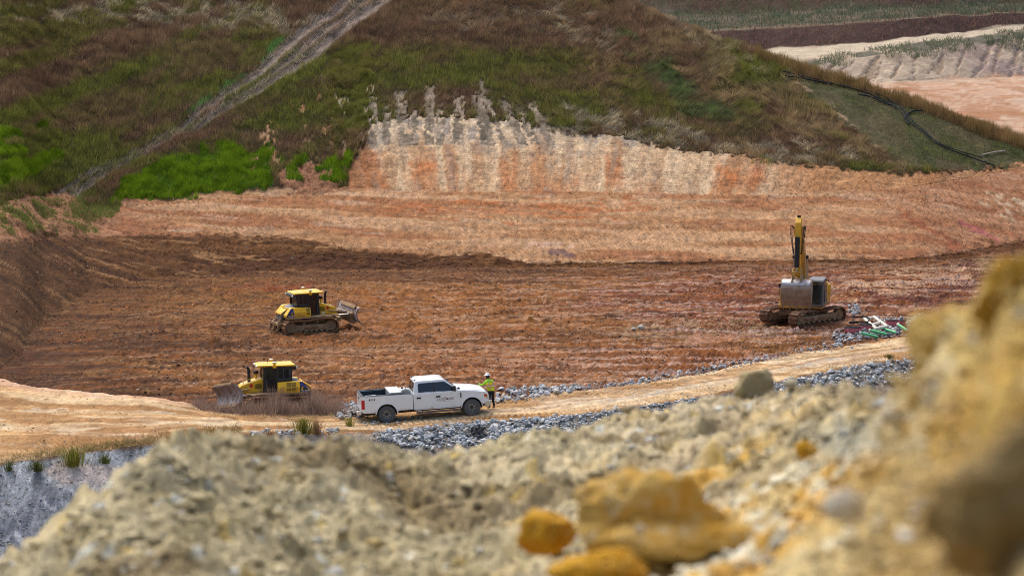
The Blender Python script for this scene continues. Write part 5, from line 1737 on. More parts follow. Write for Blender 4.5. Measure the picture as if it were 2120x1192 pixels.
M['tail_red'] = paint('tail_lamp', C(196, 28, 34), 0.15)
M['amber'] = paint('amber_lamp', C(206, 96, 30), 0.15)
M['alu'] = paint('aluminium_box', C(188, 194, 194), 0.4, 0.35)
M['cooler'] = paint('grey_plastic_box', C(196, 204, 208), 0.5)
M['liner'] = paint('bed_liner', C(44, 52, 62), 0.7)
M['logo'] = paint('door_lettering', C(120, 56, 48), 0.5)
M['logo_grey'] = paint('door_line', C(128, 116, 120), 0.5)
M['hose'] = paint('black_hose', C(40, 44, 50), 0.5)
M['yellow_cap'] = paint('yellow_plastic', C(232, 190, 40), 0.4)


def arch(cx, cz, r, a0, a1, n=14):
    return [(cx + r * math.cos(R(a0 + (a1 - a0) * k / n)), cz + r * math.sin(R(a0 + (a1 - a0) * k / n))) for k in range(n + 1)]


def pickup():
    t = empty('pickup_truck')
    tag(t, 'white crew cab pickup truck with open bed parked on the dirt road', 'pickup truck')
    Wt = M['truck_white']
    FX, RX, WZ = 2.235, -2.235, 0.42
    # cab and front body, one shell with the front arch cut out
    b = MB()
    out = [(-1.07, 0.55), (-1.07, 1.37), (1.42, 1.37), (1.50, 1.36), (2.3, 1.30), (2.95, 1.20), (3.10, 1.06), (3.14, 0.78), (3.02, 0.60), (2.82, 0.58)]
    out += arch(FX, 0.44, 0.55, 12, 168)
    out += [(1.62, 0.53), (-1.0, 0.53)]
    secs = []
    for yy, ins, dz in ((-1.0, 0.0, 0.0), (1.0, 0.0, 0.0)):
        secs.append([(x, yy, z) for x, z in out])
    n = len(out)
    b.prism(out, -0.985, 0.985)
    body = b.build('cab_body', Wt, t, bevel=0.055, seg=3)
    lin_ = MB()
    for sy in (-1, 1):
        for cx in (FX, RX):
            pts = arch(cx, 0.44, 0.535, -8, 188, 16)
            inn = arch(cx, 0.44, 0.50, -8, 188, 16)
            lin_.prism(pts + inn[::-1], sy * 0.60, sy * 0.975)
    lin_.build('wheel_well', M['underbody'], t)
    MB().box(-3.35, 2.95, -0.62, 0.62, 0.40, 0.72).box(-1.0, 1.6, -0.9, 0.9, 0.5, 0.7).build('chassis', M['underbody'], t)
    # hood
    h = MB()
    def hs(x, z, w, cr): return [(x, -w, z - 0.10), (x, -w, z - 0.01), (x, -w * 0.62, z + cr * 0.9), (x, 0, z + cr), (x, w * 0.62, z + cr * 0.9), (x, w, z - 0.01), (x, w, z - 0.10)]
    h.loft([hs(1.22, 1.42, 0.86, 0.08), hs(1.7, 1.395, 0.87, 0.085), (hs(2.4, 1.33, 0.86, 0.08)), hs(2.92, 1.235, 0.82, 0.06), hs(3.08, 1.12, 0.80, 0.03)])
    h.build('hood', Wt, t, bevel=0.03, seg=3)
    # greenhouse
    g = MB()
    def gl(x0, x1, w, z): return [(x0, -w, z), (x1, -w, z), (x1, w, z), (x0, w, z)]
    g.loft([gl(-1.06, 1.48, 0.93, 1.36), gl(-0.93, 0.66, 0.735, 1.94), gl(-0.84, 0.52, 0.66, 1.995), gl(-0.55, 0.2, 0.45, 2.02)])
    gh = g.build('cab_roof', Wt, t, bevel=0.05, seg=3)
    def yz(z): return 0.93 + (z - 1.36) / 0.58 * (0.735 - 0.93)
    def xf(z): return 1.48 + (z - 1.36) / 0.58 * (0.66 - 1.48)
    for sy in (-1, 1):
        n_ = Vector((0, sy * 0.948, 0.318))
        for nm, pts in (('rear_door_glass', [(-0.78, 1.40), (0.02, 1.40), (0.02, 1.84), (-0.70, 1.84), (-0.78, 1.78)]),
                        ('front_door_glass', [(0.13, 1.40), (0.98, 1.36), (1.26, 1.40), (1.18, 1.50), (0.66, 1.84), (0.13, 1.84)])):
            q = [Vector((x, sy * yz(z), z)) for x, z in pts]
            k = len(q)
            mb = MB()
            a = [p + n_ * 0.001 for p in q]; c = [p + n_ * 0.012 for p in q]
            mb.add(a + c, [tuple(range(k)), tuple(range(2 * k - 1, k - 1, -1))] + [(i, (i + 1) % k, (i + 1) % k + k, i + k) for i in range(k)])
            mb.build(nm, M['truck_glass'], t, bevel=0.004)
        mb = MB()
        mb.bar(Vector((0.075, sy * yz(1.38), 1.38)) + n_ * 0.004, Vector((0.075, sy * yz(1.85), 1.85)) + n_ * 0.004, 0.10, 0.012, (0, sy, 0.3))
        mb.build('door_pillar', M['trim_black'], t)
    q = [(xf(1.40) , 0.86), (xf(1.90), 0.70)]
    ws = MB()
    d_ = Vector((0.58, 0, 0.82)).normalized()
    pts = [Vector((xf(1.39), -0.84, 1.39)), Vector((xf(1.39), 0.84, 1.39)), Vector((xf(1.90), 0.69, 1.90)), Vector((xf(1.90), -0.69, 1.90))]
    ws.hexa([p + d_ * 0.001 for p in pts] + [p + d_ * 0.014 for p in pts])
    ws.build('windscreen', M['windscreen'], t, bevel=0.004)
    MB().hexa([Vector(p) for p in ((1.30, -0.84, 1.40), (1.62, -0.80, 1.44), (1.62, 0.80, 1.44), (1.30, 0.84, 1.40), (1.28, -0.84, 1.45), (1.55, -0.8, 1.478), (1.55, 0.8, 1.478), (1.28, 0.84, 1.45))]).build('wiper_cowl', M['trim_black'], t)
    xr = lambda z: -1.06 + (z - 1.36) / 0.58 * 0.13
    pts = [Vector((xr(1.42), 0.78, 1.42)), Vector((xr(1.42), -0.78, 1.42)), Vector((xr(1.86), -0.66, 1.86)), Vector((xr(1.86), 0.66, 1.86))]
    d_ = Vector((-0.97, 0, 0.22))
    MB().hexa([p + d_ * 0.001 for p in pts] + [p + d_ * 0.014 for p in pts]).build('rear_glass', M['truck_glass'], t)
    for yy in (-0.5, 0.5):
        MB().ball((-0.83, yy, 1.985), 0.1, (1.0, 0.7, 0.4)).build('beacon', M['trim_black'], gh, smooth=True)
    # doors: panels a little proud with gaps between them
    for sy in (-1, 1):
        yy = sy * 0.986
        for nm, pts in (('rear_door', [(-0.97, 0.60), (0.05, 0.60), (0.05, 1.345), (-0.97, 1.345)]), ('front_door', [(0.075, 0.60), (1.44, 0.60), (1.44, 1.335), (0.075, 1.345)])):
            d = MB().prism(pts, yy, yy + sy * 0.012).build(nm, Wt, t, bevel=0.006)
            cx = pts[0][0]
            MB().box(cx + 0.07, cx + 0.31, min(yy + sy * 0.012, yy + sy * 0.05), max(yy + sy * 0.012, yy + sy * 0.05), 1.10, 1.175).build('door_handle', M['trim_black'], d, bevel=0.012)
            if nm == 'front_door':
                text_on('LANDMARK', 0.165, 'lettering', M['logo'], d, (0.66, yy + sy * 0.012, 0.985), (-sy, 0, 0), (0, 0, 1), 0, 0.003, 1.05)
                ln = MB()
                for k in range(13):
                    ln.box(0.66 - 0.41 + k * 0.065, 0.66 - 0.41 + k * 0.065 + 0.04, min(yy + sy * 0.012, yy + sy * 0.015), max(yy + sy * 0.012, yy + sy * 0.015), 0.868, 0.888)
                ln.build('line_of_print', M['logo_grey'], d)
                MB().prism([(0.70, 1.05), (0.62, 1.05), (0.66, 1.10)], yy + sy * 0.012, yy + sy * 0.015).build('logo_peak', M['logo'], d)
        rk = MB().prism([(-0.99, 0.53), (1.60, 0.53), (1.60, 0.585), (-0.99, 0.585)], yy, yy + sy * 0.02)
        rk.build('sill', Wt, t)
        MB().box(1.50, 1.66, min(yy, yy + sy * 0.014), max(yy, yy + sy * 0.014), 0.98, 1.24).build('fender_vent', M['trim_black'], t, bevel=0.01)
        m_ = MB()
        m_.bar((1.10, sy * 0.93, 1.42), (1.12, sy * 1.12, 1.45), 0.07, 0.06)
        m_.box(1.06, 1.20, sy * 1.08, sy * 1.27, 1.38, 1.66)
        m_.build('wing_mirror', M['trim_black'], t, bevel=0.035, seg=3)
        # arch lips
        for cx, nm in ((FX, 'front'), (RX, 'rear')):
            o_, i_ = arch(cx, 0.44, 0.60, 2, 178, 18), arch(cx, 0.44, 0.53, 2, 178, 18)
            MB().prism(o_ + i_[::-1], sy * 0.96, sy * 1.035).build('arch_flare', Wt, t, bevel=0.02)
        st = MB()
        st.box(-0.95, 1.45, sy * 0.93, sy * 1.10, 0.37, 0.44)
        for xx in (-0.6, 0.3, 1.1):
            st.bar((xx, sy * 0.7, 0.55), (xx, sy * 0.98, 0.42), 0.06, 0.04)
        st.build('running_board', paint('grey_step', C(92, 94, 98), 0.5) if 'step' not in M else M['step'], t, bevel=0.02)
    # bed
    bd = MB()
    sh = [(-1.09, 0.58), (-1.09, 1.38), (-3.46, 1.42), (-3.52, 0.62), (-3.40, 0.56)] + [(x, z) for x, z in arch(RX, 0.44, 0.55, 172, 12)] + [(-1.55, 0.55)]
    sh = sh[:5] + arch(RX, 0.44, 0.55, 170, 10) + [(-1.6, 0.56)]
    for sy in (-1, 1):
        bd.prism(sh, sy * 0.90, sy * 0.99)
    bd.box(-1.15, -1.09, -0.9, 0.9, 0.75, 1.40)
    bed = bd.build('cargo_bed', Wt, t, bevel=0.03, seg=3)
    li = MB()
    li.box(-3.42, -1.16, -0.895, 0.895, 0.86, 0.90)
    for sy in (-1, 1):
        li.box(-3.42, -1.16, sy * 0.872, sy * 0.897, 0.90, 1.375)
        li.prism([(-2.75, 0.9), (-1.75, 0.9), (-1.85, 1.12), (-2.65, 1.12)], sy * 0.66, sy * 0.875)
        li.hexa([Vector(p) for p in ((-3.44, sy * 0.86, 1.424), (-1.10, sy * 0.86, 1.384), (-1.10, sy * 0.985, 1.384), (-3.44, sy * 0.985, 1.424),
                                     (-3.44, sy * 0.86, 1.444), (-1.10, sy * 0.86, 1.404), (-1.10, sy * 0.985, 1.404), (-3.44, sy * 0.985, 1.444))])
    li.box(-1.20, -1.16, -0.87, 0.87, 0.90, 1.38)
    li.build('bed_liner', M['liner'], bed)
    tg = MB().prism([(-3.45, 0.68), (-3.44, 1.40), (-3.52, 1.42), (-3.55, 0.68)], -0.895, 0.895).build('tailgate', Wt, t, bevel=0.025)
    MB().box(-3.555, -3.535, -0.12, 0.12, 1.18, 1.28).build('tailgate_handle', M['trim_black'], tg, bevel=0.008)
    MB().prism([(-3.40, 1.405), (-3.40, 1.43), (-3.54, 1.448), (-3.54, 1.425)], -0.885, 0.885).build('tailgate_cap', M['liner'], tg)
    for sy in (-1, 1):
        tl = MB()
        tl.prism([(-3.37, 0.78), (-3.36, 1.24), (-3.52, 1.25), (-3.545, 0.78)], sy * 0.85, sy * 1.003)
        tl.build('tail_lamp', M['tail_red'], t, bevel=0.02)
        yy = sy * 0.991
        text_on('4X4', 0.17, 'lettering', M['trim_black'], bed, (-3.0, yy, 1.23), (-sy, 0, 0), (0, 0, 1), 0.15, 0.004, 1.25)
    rb = MB()
    rb.prism([(-3.56, 0.50), (-3.56, 0.68), (-3.76, 0.70), (-3.82, 0.64), (-3.78, 0.48)], -0.96, 0.96)
    rbo = rb.build('rear_bumper', M['bumper'], t, bevel=0.03)
    MB().box(-3.78, -3.60, -0.62, 0.62, 0.702, 0.716).build('bumper_step', M['trim_black'], rbo)
    MB().bar((-3.5, 0, 0.42), (-3.95, 0, 0.42), 0.09, 0.09).bar((-3.92, 0, 0.30), (-3.92, 0, 0.5), 0.06, 0.08).ball((-3.95, 0, 0.54), 0.045).build('tow_hitch', M['trim_black'], rbo)
    # nose
    fb = MB()
    fb.prism([(2.90, 0.48), (2.96, 0.72), (3.20, 0.74), (3.28, 0.66), (3.24, 0.46), (3.0, 0.42)], -0.99, 0.99)
    fb.build('front_bumper', M['bumper'], t, bevel=0.05, seg=3)
    gr = MB()
    gr.box(3.10, 3.155, -0.58, 0.58, 0.76, 1.14)
    gro = gr.build('grille', M['trim_black'], t, bevel=0.02)
    gb = MB()
    for zz in (0.84, 0.95, 1.06): gb.box(3.15, 3.18, -0.57, 0.57, zz - 0.02, zz + 0.02)
    gb.build('grille_bar', M['bumper'], gro, bevel=0.008)
    for sy in (-1, 1):
        hl = MB()
        hl.prism([(2.98, 0.84), (3.00, 1.10), (3.10, 1.10), (3.165, 0.98), (3.16, 0.80)], sy * 0.62, sy * 0.992)
        hlo = hl.build('headlight', M['lamp_glass'], t, bevel=0.02)
        MB().prism([(2.90, 0.94), (2.90, 1.08), (3.02, 1.08), (3.06, 0.98), (3.04, 0.92)], sy * 0.985, sy * 0.999).build('turn_signal', M['amber'], hlo)
    # wheels
    for cx in (FX, RX):
        for sy in (-1, 1):
            w0 = sy * 0.86
            w = MB()
            w.lathe([(0.235, -0.13), (0.37, -0.14), (0.405, -0.115), (0.422, -0.06), (0.425, 0.06), (0.405, 0.115), (0.37, 0.14), (0.235, 0.13)], (cx, w0, WZ), 'y', 36)
            for k in range(36):
                a = 2 * math.pi * k / 36
                for off in (-0.075, 0.0, 0.075):
                    aa = a + (0.05 if off else 0.0)
                    c = Vector((cx + 0.425 * math.cos(aa), w0 + off, WZ + 0.425 * math.sin(aa)))
                    tdir = Vector((-math.sin(aa), 0, math.cos(aa)))
                    w.bar(c - tdir * 0.022, c + tdir * 0.022, 0.055, 0.022, (math.cos(aa), 0, math.sin(aa)))
            wo_ = w.build('wheel', M['tyre'], t)
            r = MB()
            r.lathe([(0.0, 0.02 * sy), (0.20, 0.03 * sy), (0.215, 0.07 * sy), (0.235, 0.118 * sy), (0.245, 0.118 * sy), (0.245, -0.1 * sy), (0.0, -0.1 * sy)], (cx, w0, WZ), 'y', 28)
            ri = r.build('rim', M['rim'], wo_, smooth=True)
            for k in range(7):
                hs_ = MB()
                a = 2 * math.pi * k / 7
                hs_.lathe([(0, 0), (0.036, 0), (0.036, 0.01 * sy), (0, 0.01 * sy)], (cx + 0.155 * math.cos(a), w0 + 0.026 * sy, WZ + 0.155 * math.sin(a)), 'y', 8)
                hs_.build('rim_hole', M['rim_dark'], wo_)
            MB().lathe([(0, 0), (0.085, 0), (0.075, 0.055 * sy), (0.0, 0.06 * sy)], (cx, w0 + 0.022 * sy, WZ), 'y', 14).build('hub_cap', M['rim_dark'], wo_, smooth=True)
    return t


truck = pickup()
FX_W = 2.235


def cab_forward(x):
    """proportions of this truck: a longer bed, the cab set further forward and a shorter hood"""
    return float(np.interp(x, [-5, -1.68, -1.07, 1.44, 1.685, 2.4, 5], [-5, -1.68, -0.82, 1.62, 1.71, 2.4, 5]))



pr = surf(796, 875)
v_ = Vector((math.cos(R(11.0)), math.sin(R(11.0)), 0))
pf = pr + v_ * 4.47
hd_ = math.atan2(v_.y, v_.x)
f_ = Vector((math.cos(hd_), math.sin(hd_), 0))
l_ = Vector((-f_.y, f_.x, 0))
ctr_ = (pr + pf) / 2 + l_ * 0.98
TS = 0.94
print('truck', project(pr.x, pr.y, pr.z), project(pf.x, pf.y, ground(pf.x, pf.y)), zcam(pr.y, pr.z))
for o_ in list(truck.children_recursive):
    top_ = o_ if o_.parent == truck else (o_.parent if o_.parent.parent == truck else o_.parent.parent)
    if top_.name.split('.')[0] != 'wheel':
        o_.data.transform(Matrix.Diagonal((1, 1, 1.03, 1)))
        if top_.name.split('.')[0] not in ('wheel_well', 'arch_flare'):
            for v in o_.data.vertices: v.co.x = cab_forward(v.co.x)
    else:
        cx_ = FX_W if sum(v.co.x for v in top_.data.vertices) > 0 else -FX_W
        o_.data.transform(Matrix.Translation((cx_, 0, 0)) @ Matrix.Diagonal((1.05, 1, 1.05, 1)) @ Matrix.Translation((-cx_, 0, 0)))
seat_on_ground(truck, ctr_.x, ctr_.y, hd_, (-2.235, 2.235), (-0.86, 0.86), 0.03, TS)
TM = truck.matrix_world.copy()

# things lying in the truck bed
def in_bed(name, mb, mat, label, cat, bevel=0.015):
    mb.v = [(cab_forward(x), y, z * 1.03) for x, y, z in mb.v]
    o = mb.build(name, mat, None, bevel=bevel)
    o.matrix_world = TM
    return tag(o, label, cat)


tb = in_bed('tool_box', MB().box(-2.02, -1.50, -0.88, 0.88, 0.92, 1.46), M['alu'], 'long grey aluminium tool box lying across the truck bed', 'tool box')
MB().box(-2.04, cab_forward(-1.48), -0.90, 0.90, 1.505, 1.55).build('lid', M['alu'], tb, bevel=0.012)
cl = in_bed('storage_bin', MB().box(-3.22, -2.72, -0.62, -0.28, 0.905, 1.30), M['cooler'], 'small light grey bin near the tailgate inside the truck bed', 'bin')
MB().box(-3.25, -2.69, -0.65, -0.25, 1.34, 1.39).build('lid', M['cooler'], cl, bevel=0.01)
in_bed('yellow_jug', MB().lathe([(0, 0), (0.09, 0), (0.1, 0.2), (0.04, 0.28), (0.0, 0.28)], (-2.58, -0.6, 0.905), 'z', 12), M['yellow_cap'], 'yellow jug beside the grey bin in the truck bed', 'jug', 0)
hr = in_bed('hose_reel', MB().lathe([(0.05, -0.09), (0.21, -0.09), (0.21, -0.07), (0.1, -0.07), (0.1, 0.07), (0.21, 0.07), (0.21, 0.09), (0.05, 0.09)], (-1.30, -0.55, 1.36), 'y', 18), M['alu'],
            'metal hose reel standing between tool box and cab of the pickup', 'hose reel', 0)
MB().lathe([(0.09, -0.06), (0.17, -0.055), (0.18, 0.0), (0.17, 0.055), (0.09, 0.06)], (cab_forward(-1.30), -0.55, 1.40), 'y', 16).build('hose', M['hose'], hr, smooth=True)
MB().box(cab_forward(-1.42), cab_forward(-1.18), -0.66, -0.44, 0.935, 1.20).build('stand', M['liner'], hr)
tk_ = in_bed('fuel_transfer_tank', MB().box(-1.44, -1.20, -0.30, 0.84, 0.905, 1.44), M['alu'], 'low grey transfer tank squeezed behind the truck cab', 'tank')
MB().lathe([(0, 0), (0.06, 0), (0.06, 0.06), (0, 0.06)], (cab_forward(-1.32), 0.5, 1.485), 'z', 10).build('filler_cap', M['trim_black'], tk_)

# ================================================================== the worker leaning on the hood
M['hivis_yellow'] = paint('hi_vis_yellow', C(236, 240, 16), 0.8)
M['hivis_orange'] = paint('hi_vis_orange', C(236, 110, 40), 0.8)
M['hivis_lime'] = paint('lime_sleeve', C(160, 226, 60), 0.8)
M['silver_tape'] = paint('silver_tape', C(206, 200, 196), 0.5)
M['navy'] = paint('navy_trousers', C(30, 34, 48), 0.9)
M['skin_dark'] = paint('dark_skin', C(72, 48, 38), 0.6)
M['helmet'] = paint('white_hard_hat', C(240, 240, 242), 0.3)
M['boot'] = paint('tan_boot', C(120, 96, 72), 0.8)
M['hair'] = paint('black_hair', C(22, 20, 20), 0.9)


def skinned(name, joints, edges, radii, root, levels=2):
    """grow one continuous body over a joint skeleton"""
    me = bpy.data.meshes.new(name)
    keys = list(joints)
    me.from_pydata([joints[k] for k in keys], [(keys.index(a), keys.index(b)) for a, b in edges], [])
    o = bpy.data.objects.new(name, me)
    COL.objects.link(o)
    sk = o.modifiers.new('Skin', 'SKIN')
    sk.use_smooth_shade = True
    lay = me.skin_vertices[0] if len(me.skin_vertices) else None
    if lay is None:
        bm = bmesh.new(); bm.from_mesh(me); bm.verts.layers.skin.verify(); bm.to_mesh(me); bm.free()
        lay = me.skin_vertices[0]
    for i, k in enumerate(keys):
        r = radii[k]
        lay.data[i].radius = r if isinstance(r, tuple) else (r, r)
        lay.data[i].use_root = (k == root)
    ss = o.modifiers.new('Sub', 'SUBSURF')
    ss.levels = ss.render_levels = levels
    dg = bpy.context.evaluated_depsgraph_get()
    dg.update()
    me2 = bpy.data.meshes.new_from_object(o.evaluated_get(dg))
    bpy.data.objects.remove(o)
    me2.name = name
    return me2


def person(name, J, label, helmet_dir, mats, face_dir):
    """J: joints of the pose, in metres; front of the body follows face_dir"""
    E, Rr = [], {}
    chain = [('pelvis', 'belly'), ('belly', 'chest'), ('chest', 'neck'), ('neck', 'chin'), ('chin', 'head'), ('head', 'crown')]
    E += chain
    Rr.update(pelvis=(0.150, 0.125), belly=(0.145, 0.115), chest=(0.165, 0.125), neck=0.062, chin=0.085, head=0.098, crown=0.072)
    for s in 'lr':
        E += [('chest', 'sh_' + s), ('sh_' + s, 'el_' + s), ('el_' + s, 'wr_' + s), ('wr_' + s, 'pa_' + s),
              ('pelvis', 'hip_' + s), ('hip_' + s, 'kn_' + s), ('kn_' + s, 'an_' + s), ('an_' + s, 'toe_' + s)]
        Rr.update({'sh_' + s: 0.075, 'el_' + s: 0.050, 'wr_' + s: 0.036, 'pa_' + s: (0.046, 0.024), 'hip_' + s: 0.098, 'kn_' + s: 0.068, 'an_' + s: 0.05, 'toe_' + s: 0.042})
        w_, p_ = Vector(J['wr_' + s]), Vector(J['pa_' + s])
        d = (p_ - w_).normalized()
        side = d.cross(Vector((0, 0, 1))).normalized()
        for k, (off, ln) in enumerate(((-0.033, 0.068), (-0.011, 0.080), (0.011, 0.074), (0.033, 0.058))):
            a, b = 'f%s%da' % (s, k), 'f%s%db' % (s, k)
            base = p_ + side * off + d * 0.03
            J[a] = tuple(base + d * ln * 0.5 + Vector((0, 0, -0.006)))
            J[b] = tuple(base + d * ln + Vector((0, 0, -0.024)))
            E += [('pa_' + s, a), (a, b)]
            Rr[a], Rr[b] = 0.010, 0.008
        th = 't%s' % s
        sg = 1 if s == 'l' else -1
        J[th] = tuple(p_ + side * 0.062 * sg - d * 0.005 + Vector((0, 0, -0.012)))
        E.append(('pa_' + s, th)); Rr[th] = 0.011
    me = skinned('person', J, E, Rr, 'pelvis')
    for m in mats: me.materials.append(m)      # 0 shirt, 1 trousers, 2 skin, 3 boot
    neck = Vector(J['neck']); pel = Vector(J['pelvis'])
    hands = [(Vector(J['wr_l']), Vector(J['pa_l'])), (Vector(J['wr_r']), Vector(J['pa_r']))]
    ank = [Vector(J['an_l']), Vector(J['an_r'])]
    up = (Vector(J['chest']) - pel).normalized()
    for p in me.polygons:
        c = p.center
        i = 0
        if (c - neck).dot(up) > 0.0 and (c - Vector(J['chin'])).length < 0.32: i = 2
        elif any((c - a).dot((b - a).normalized()) > 0.0 and (c - b).length < 0.2 for a, b in hands): i = 2
        elif (c - pel).dot(up) < 0.06: i = 1
        if i == 1 and any(c.z < a.z + 0.07 for a in ank) and any((c - a).length < 0.32 for a in ank): i = 3
        p.material_index = i
        p.use_smooth = True
    o = link(name, me)
    tag(o, label, 'person')
    # face: eyes, nose, mouth, ears
    hd = Vector(J['head']); f = Vector(face_dir).normalized(); s = f.cross(Vector((0, 0, 1))).normalized(); u = s.cross(f)
    fa = MB()
    fa.ball(hd + f * 0.098 - u * 0.02, 0.016, (1, 1, 1.4))
    for q in (-1, 1): fa.ball(hd + s * q * 0.098 - u * 0.01, 0.022, (0.6, 0.9, 1.3))
    fa.build('nose_and_ears', mats[2], o, smooth=True)
    ey = MB()
    for q in (-1, 1): ey.ball(hd + f * 0.088 + s * q * 0.034 + u * 0.012, 0.011)
    ey.build('eyes', M['white_plastic'], o, smooth=True)
    MB().ball(hd + f * 0.088 - u * 0.062, 0.022, (1.0, 1.0, 0.35)).build('mouth', mats[2], o, smooth=True)
    hr_ = MB().ball(hd - f * 0.02 + u * 0.005, 0.108, (1, 1, 0.98))
    hr_.build('hair', M['hair'], o, smooth=True)
    if helmet_dir is not None:
        hu = (u * 0.97 + f * 0.1).normalized()
        top = hd + u * 0.055
        q = hu.to_track_quat('Z', 'Y').to_matrix().to_4x4()
        q.translation = top
        hm = MB().lathe([(0.0, 0.125), (0.055, 0.118), (0.105, 0.075), (0.128, 0.01), (0.155, -0.005), (0.155, -0.018), (0.120, -0.01), (0.0, 0.06)], (0, 0, 0), 'z', 20)
        hm.v = [tuple(q @ Vector(p)) for p in hm.v]
        ho = hm.build('hard_hat', M['helmet'], o, smooth=True)
        bk = MB().ball(top + f * 0.135 - u * 0.01, 0.07, (1, 1, 0.14))
        bk.build('brim', M['helmet'], ho, smooth=True)
        MB().ball(top - f * 0.118 + u * 0.045, 0.022, (1, 1, 0.8)).build('hat_sticker', M['navy'], ho, smooth=True)
    return o


def vest(o, J, front, lean_up):
    """sleeveless hi-vis vest round the torso with orange and silver bands"""
    pel, belly, chest, neck = (Vector(J[k]) for k in ('pelvis', 'belly', 'chest', 'neck'))
    f = Vector(front).normalized()
    s = f.cross(Vector((0, 0, 1))).normalized()
    ctr = [pel + (belly - pel) * 0.1, belly, chest - (chest - belly) * 0.15, chest + (neck - chest) * 0.35, chest + (neck - chest) * 0.72]
    rs = [(0.195, 0.155), (0.185, 0.150), (0.205, 0.158), (0.215, 0.150), (0.150, 0.115)]
    secs = []
    for c, (a, b) in zip(ctr, rs):
        secs.append([c + s * a * math.cos(t) + f * b * math.sin(t) for t in [2 * math.pi * k / 18 for k in range(18)]])
    v = MB().loft(secs).build('safety_vest', M['hivis_yellow'], o, smooth=True)

    def on(tt, ang, out):
        x = tt * (len(ctr) - 1)
        i = min(int(x), len(ctr) - 2)
        q = x - i
        c = ctr[i].lerp(ctr[i + 1], q)
        a = rs[i][0] * (1 - q) + rs[i + 1][0] * q
        b = rs[i][1] * (1 - q) + rs[i + 1][1] * q
        return c + s * (a + out) * math.cos(ang) + f * (b + out) * math.sin(ang)

    for wd, out, mt, nm in ((0.075, 0.006, 'hivis_orange', 'orange_band'), (0.036, 0.012, 'silver_tape', 'reflective_band')):
        mb = MB()
        hw = wd * 0.85
        ring0 = [on(0.36 - hw, 2 * math.pi * k / 24, out) for k in range(24)]
        ring1 = [on(0.36 + hw, 2 * math.pi * k / 24, out) for k in range(24)]
        mb.loft([ring0, ring1], False)
        for ang in (-math.pi / 2 - 0.62, -math.pi / 2 + 0.62, math.pi / 2 - 0.62, math.pi / 2 + 0.62):
            dw = wd * 1.5
            a = [on(0.02 + 0.92 * k / 12, ang - dw, out * 1.4) for k in range(13)]
            b = [on(0.02 + 0.92 * k / 12, ang + dw, out * 1.4) for k in range(13)]
            n0 = len(a)
            mb.add(a + b, [(k, k + 1, k + 1 + n0, k + n0) for k in range(n0 - 1)])
        ob = mb.build(nm, M[mt], v)
        so = ob.modifiers.new('Solid', 'SOLIDIFY'); so.thickness = 0.004; so.offset = 1
    pr_ = MB()
    pr_.add([on(0.62 + 0.13 * q, -math.pi / 2 + e, 0.004) for q in (0, 1) for e in (-0.28, 0.28)], [(0, 1, 3, 2)])
    pr_.build('back_print', paint('olive_print', C(150, 160, 20), 0.8), v)
    return v


# pose in the truck's own frame: standing in front of the bumper's far half, leaning back onto the hood
def worker():
    inv = TM.inverted()
    foot = surf(1018, 846)
    gz = ground(foot.x, foot.y)
    # world axes: he faces left and away from the camera
    f = Vector((-0.62, 0.78, 0)).normalized()
    s = f.cross(Vector((0, 0, 1))).normalized()          # his right
    B = Vector((foot.x, foot.y, gz))
    K = 0.95
    at = lambda a, b, c: tuple(B + f * a * K + s * b * K + Vector((0, 0, c * K)))
    J = dict(pelvis=at(0.03, 0.0, 0.95), belly=at(0.10, -0.02, 1.12), chest=at(0.22, -0.04, 1.37), neck=at(0.29, -0.03, 1.53), chin=at(0.34, -0.02, 1.60), head=at(0.36, -0.02, 1.68), crown=at(0.355, -0.02, 1.77),
             sh_l=at(0.20, -0.19, 1.44), el_l=at(0.34, -0.38, 1.24), wr_l=at(0.52, -0.46, 1.30), pa_l=at(0.59, -0.48, 1.30),
             sh_r=at(0.20, 0.19, 1.44), el_r=at(0.36, 0.25, 1.22), wr_r=at(0.56, 0.12, 1.33), pa_r=at(0.63, 0.08, 1.33),
             hip_l=at(0.03, -0.095, 0.90), kn_l=at(0.09, -0.12, 0.48), an_l=at(0.02, -0.13, 0.09), toe_l=at(0.19, -0.15, 0.045),
             hip_r=at(0.03, 0.095, 0.90), kn_r=at(0.05, 0.10, 0.48), an_r=at(-0.08, 0.10, 0.09), toe_r=at(0.09, 0.12, 0.045))
    o = person('person', J, 'worker in white hard hat and orange striped yellow vest leaning on the truck hood', 1,
               [M['hivis_lime'], M['navy'], M['skin_dark'], M['boot']], f)
    vest(o, J, f, None)
    return o


worker()


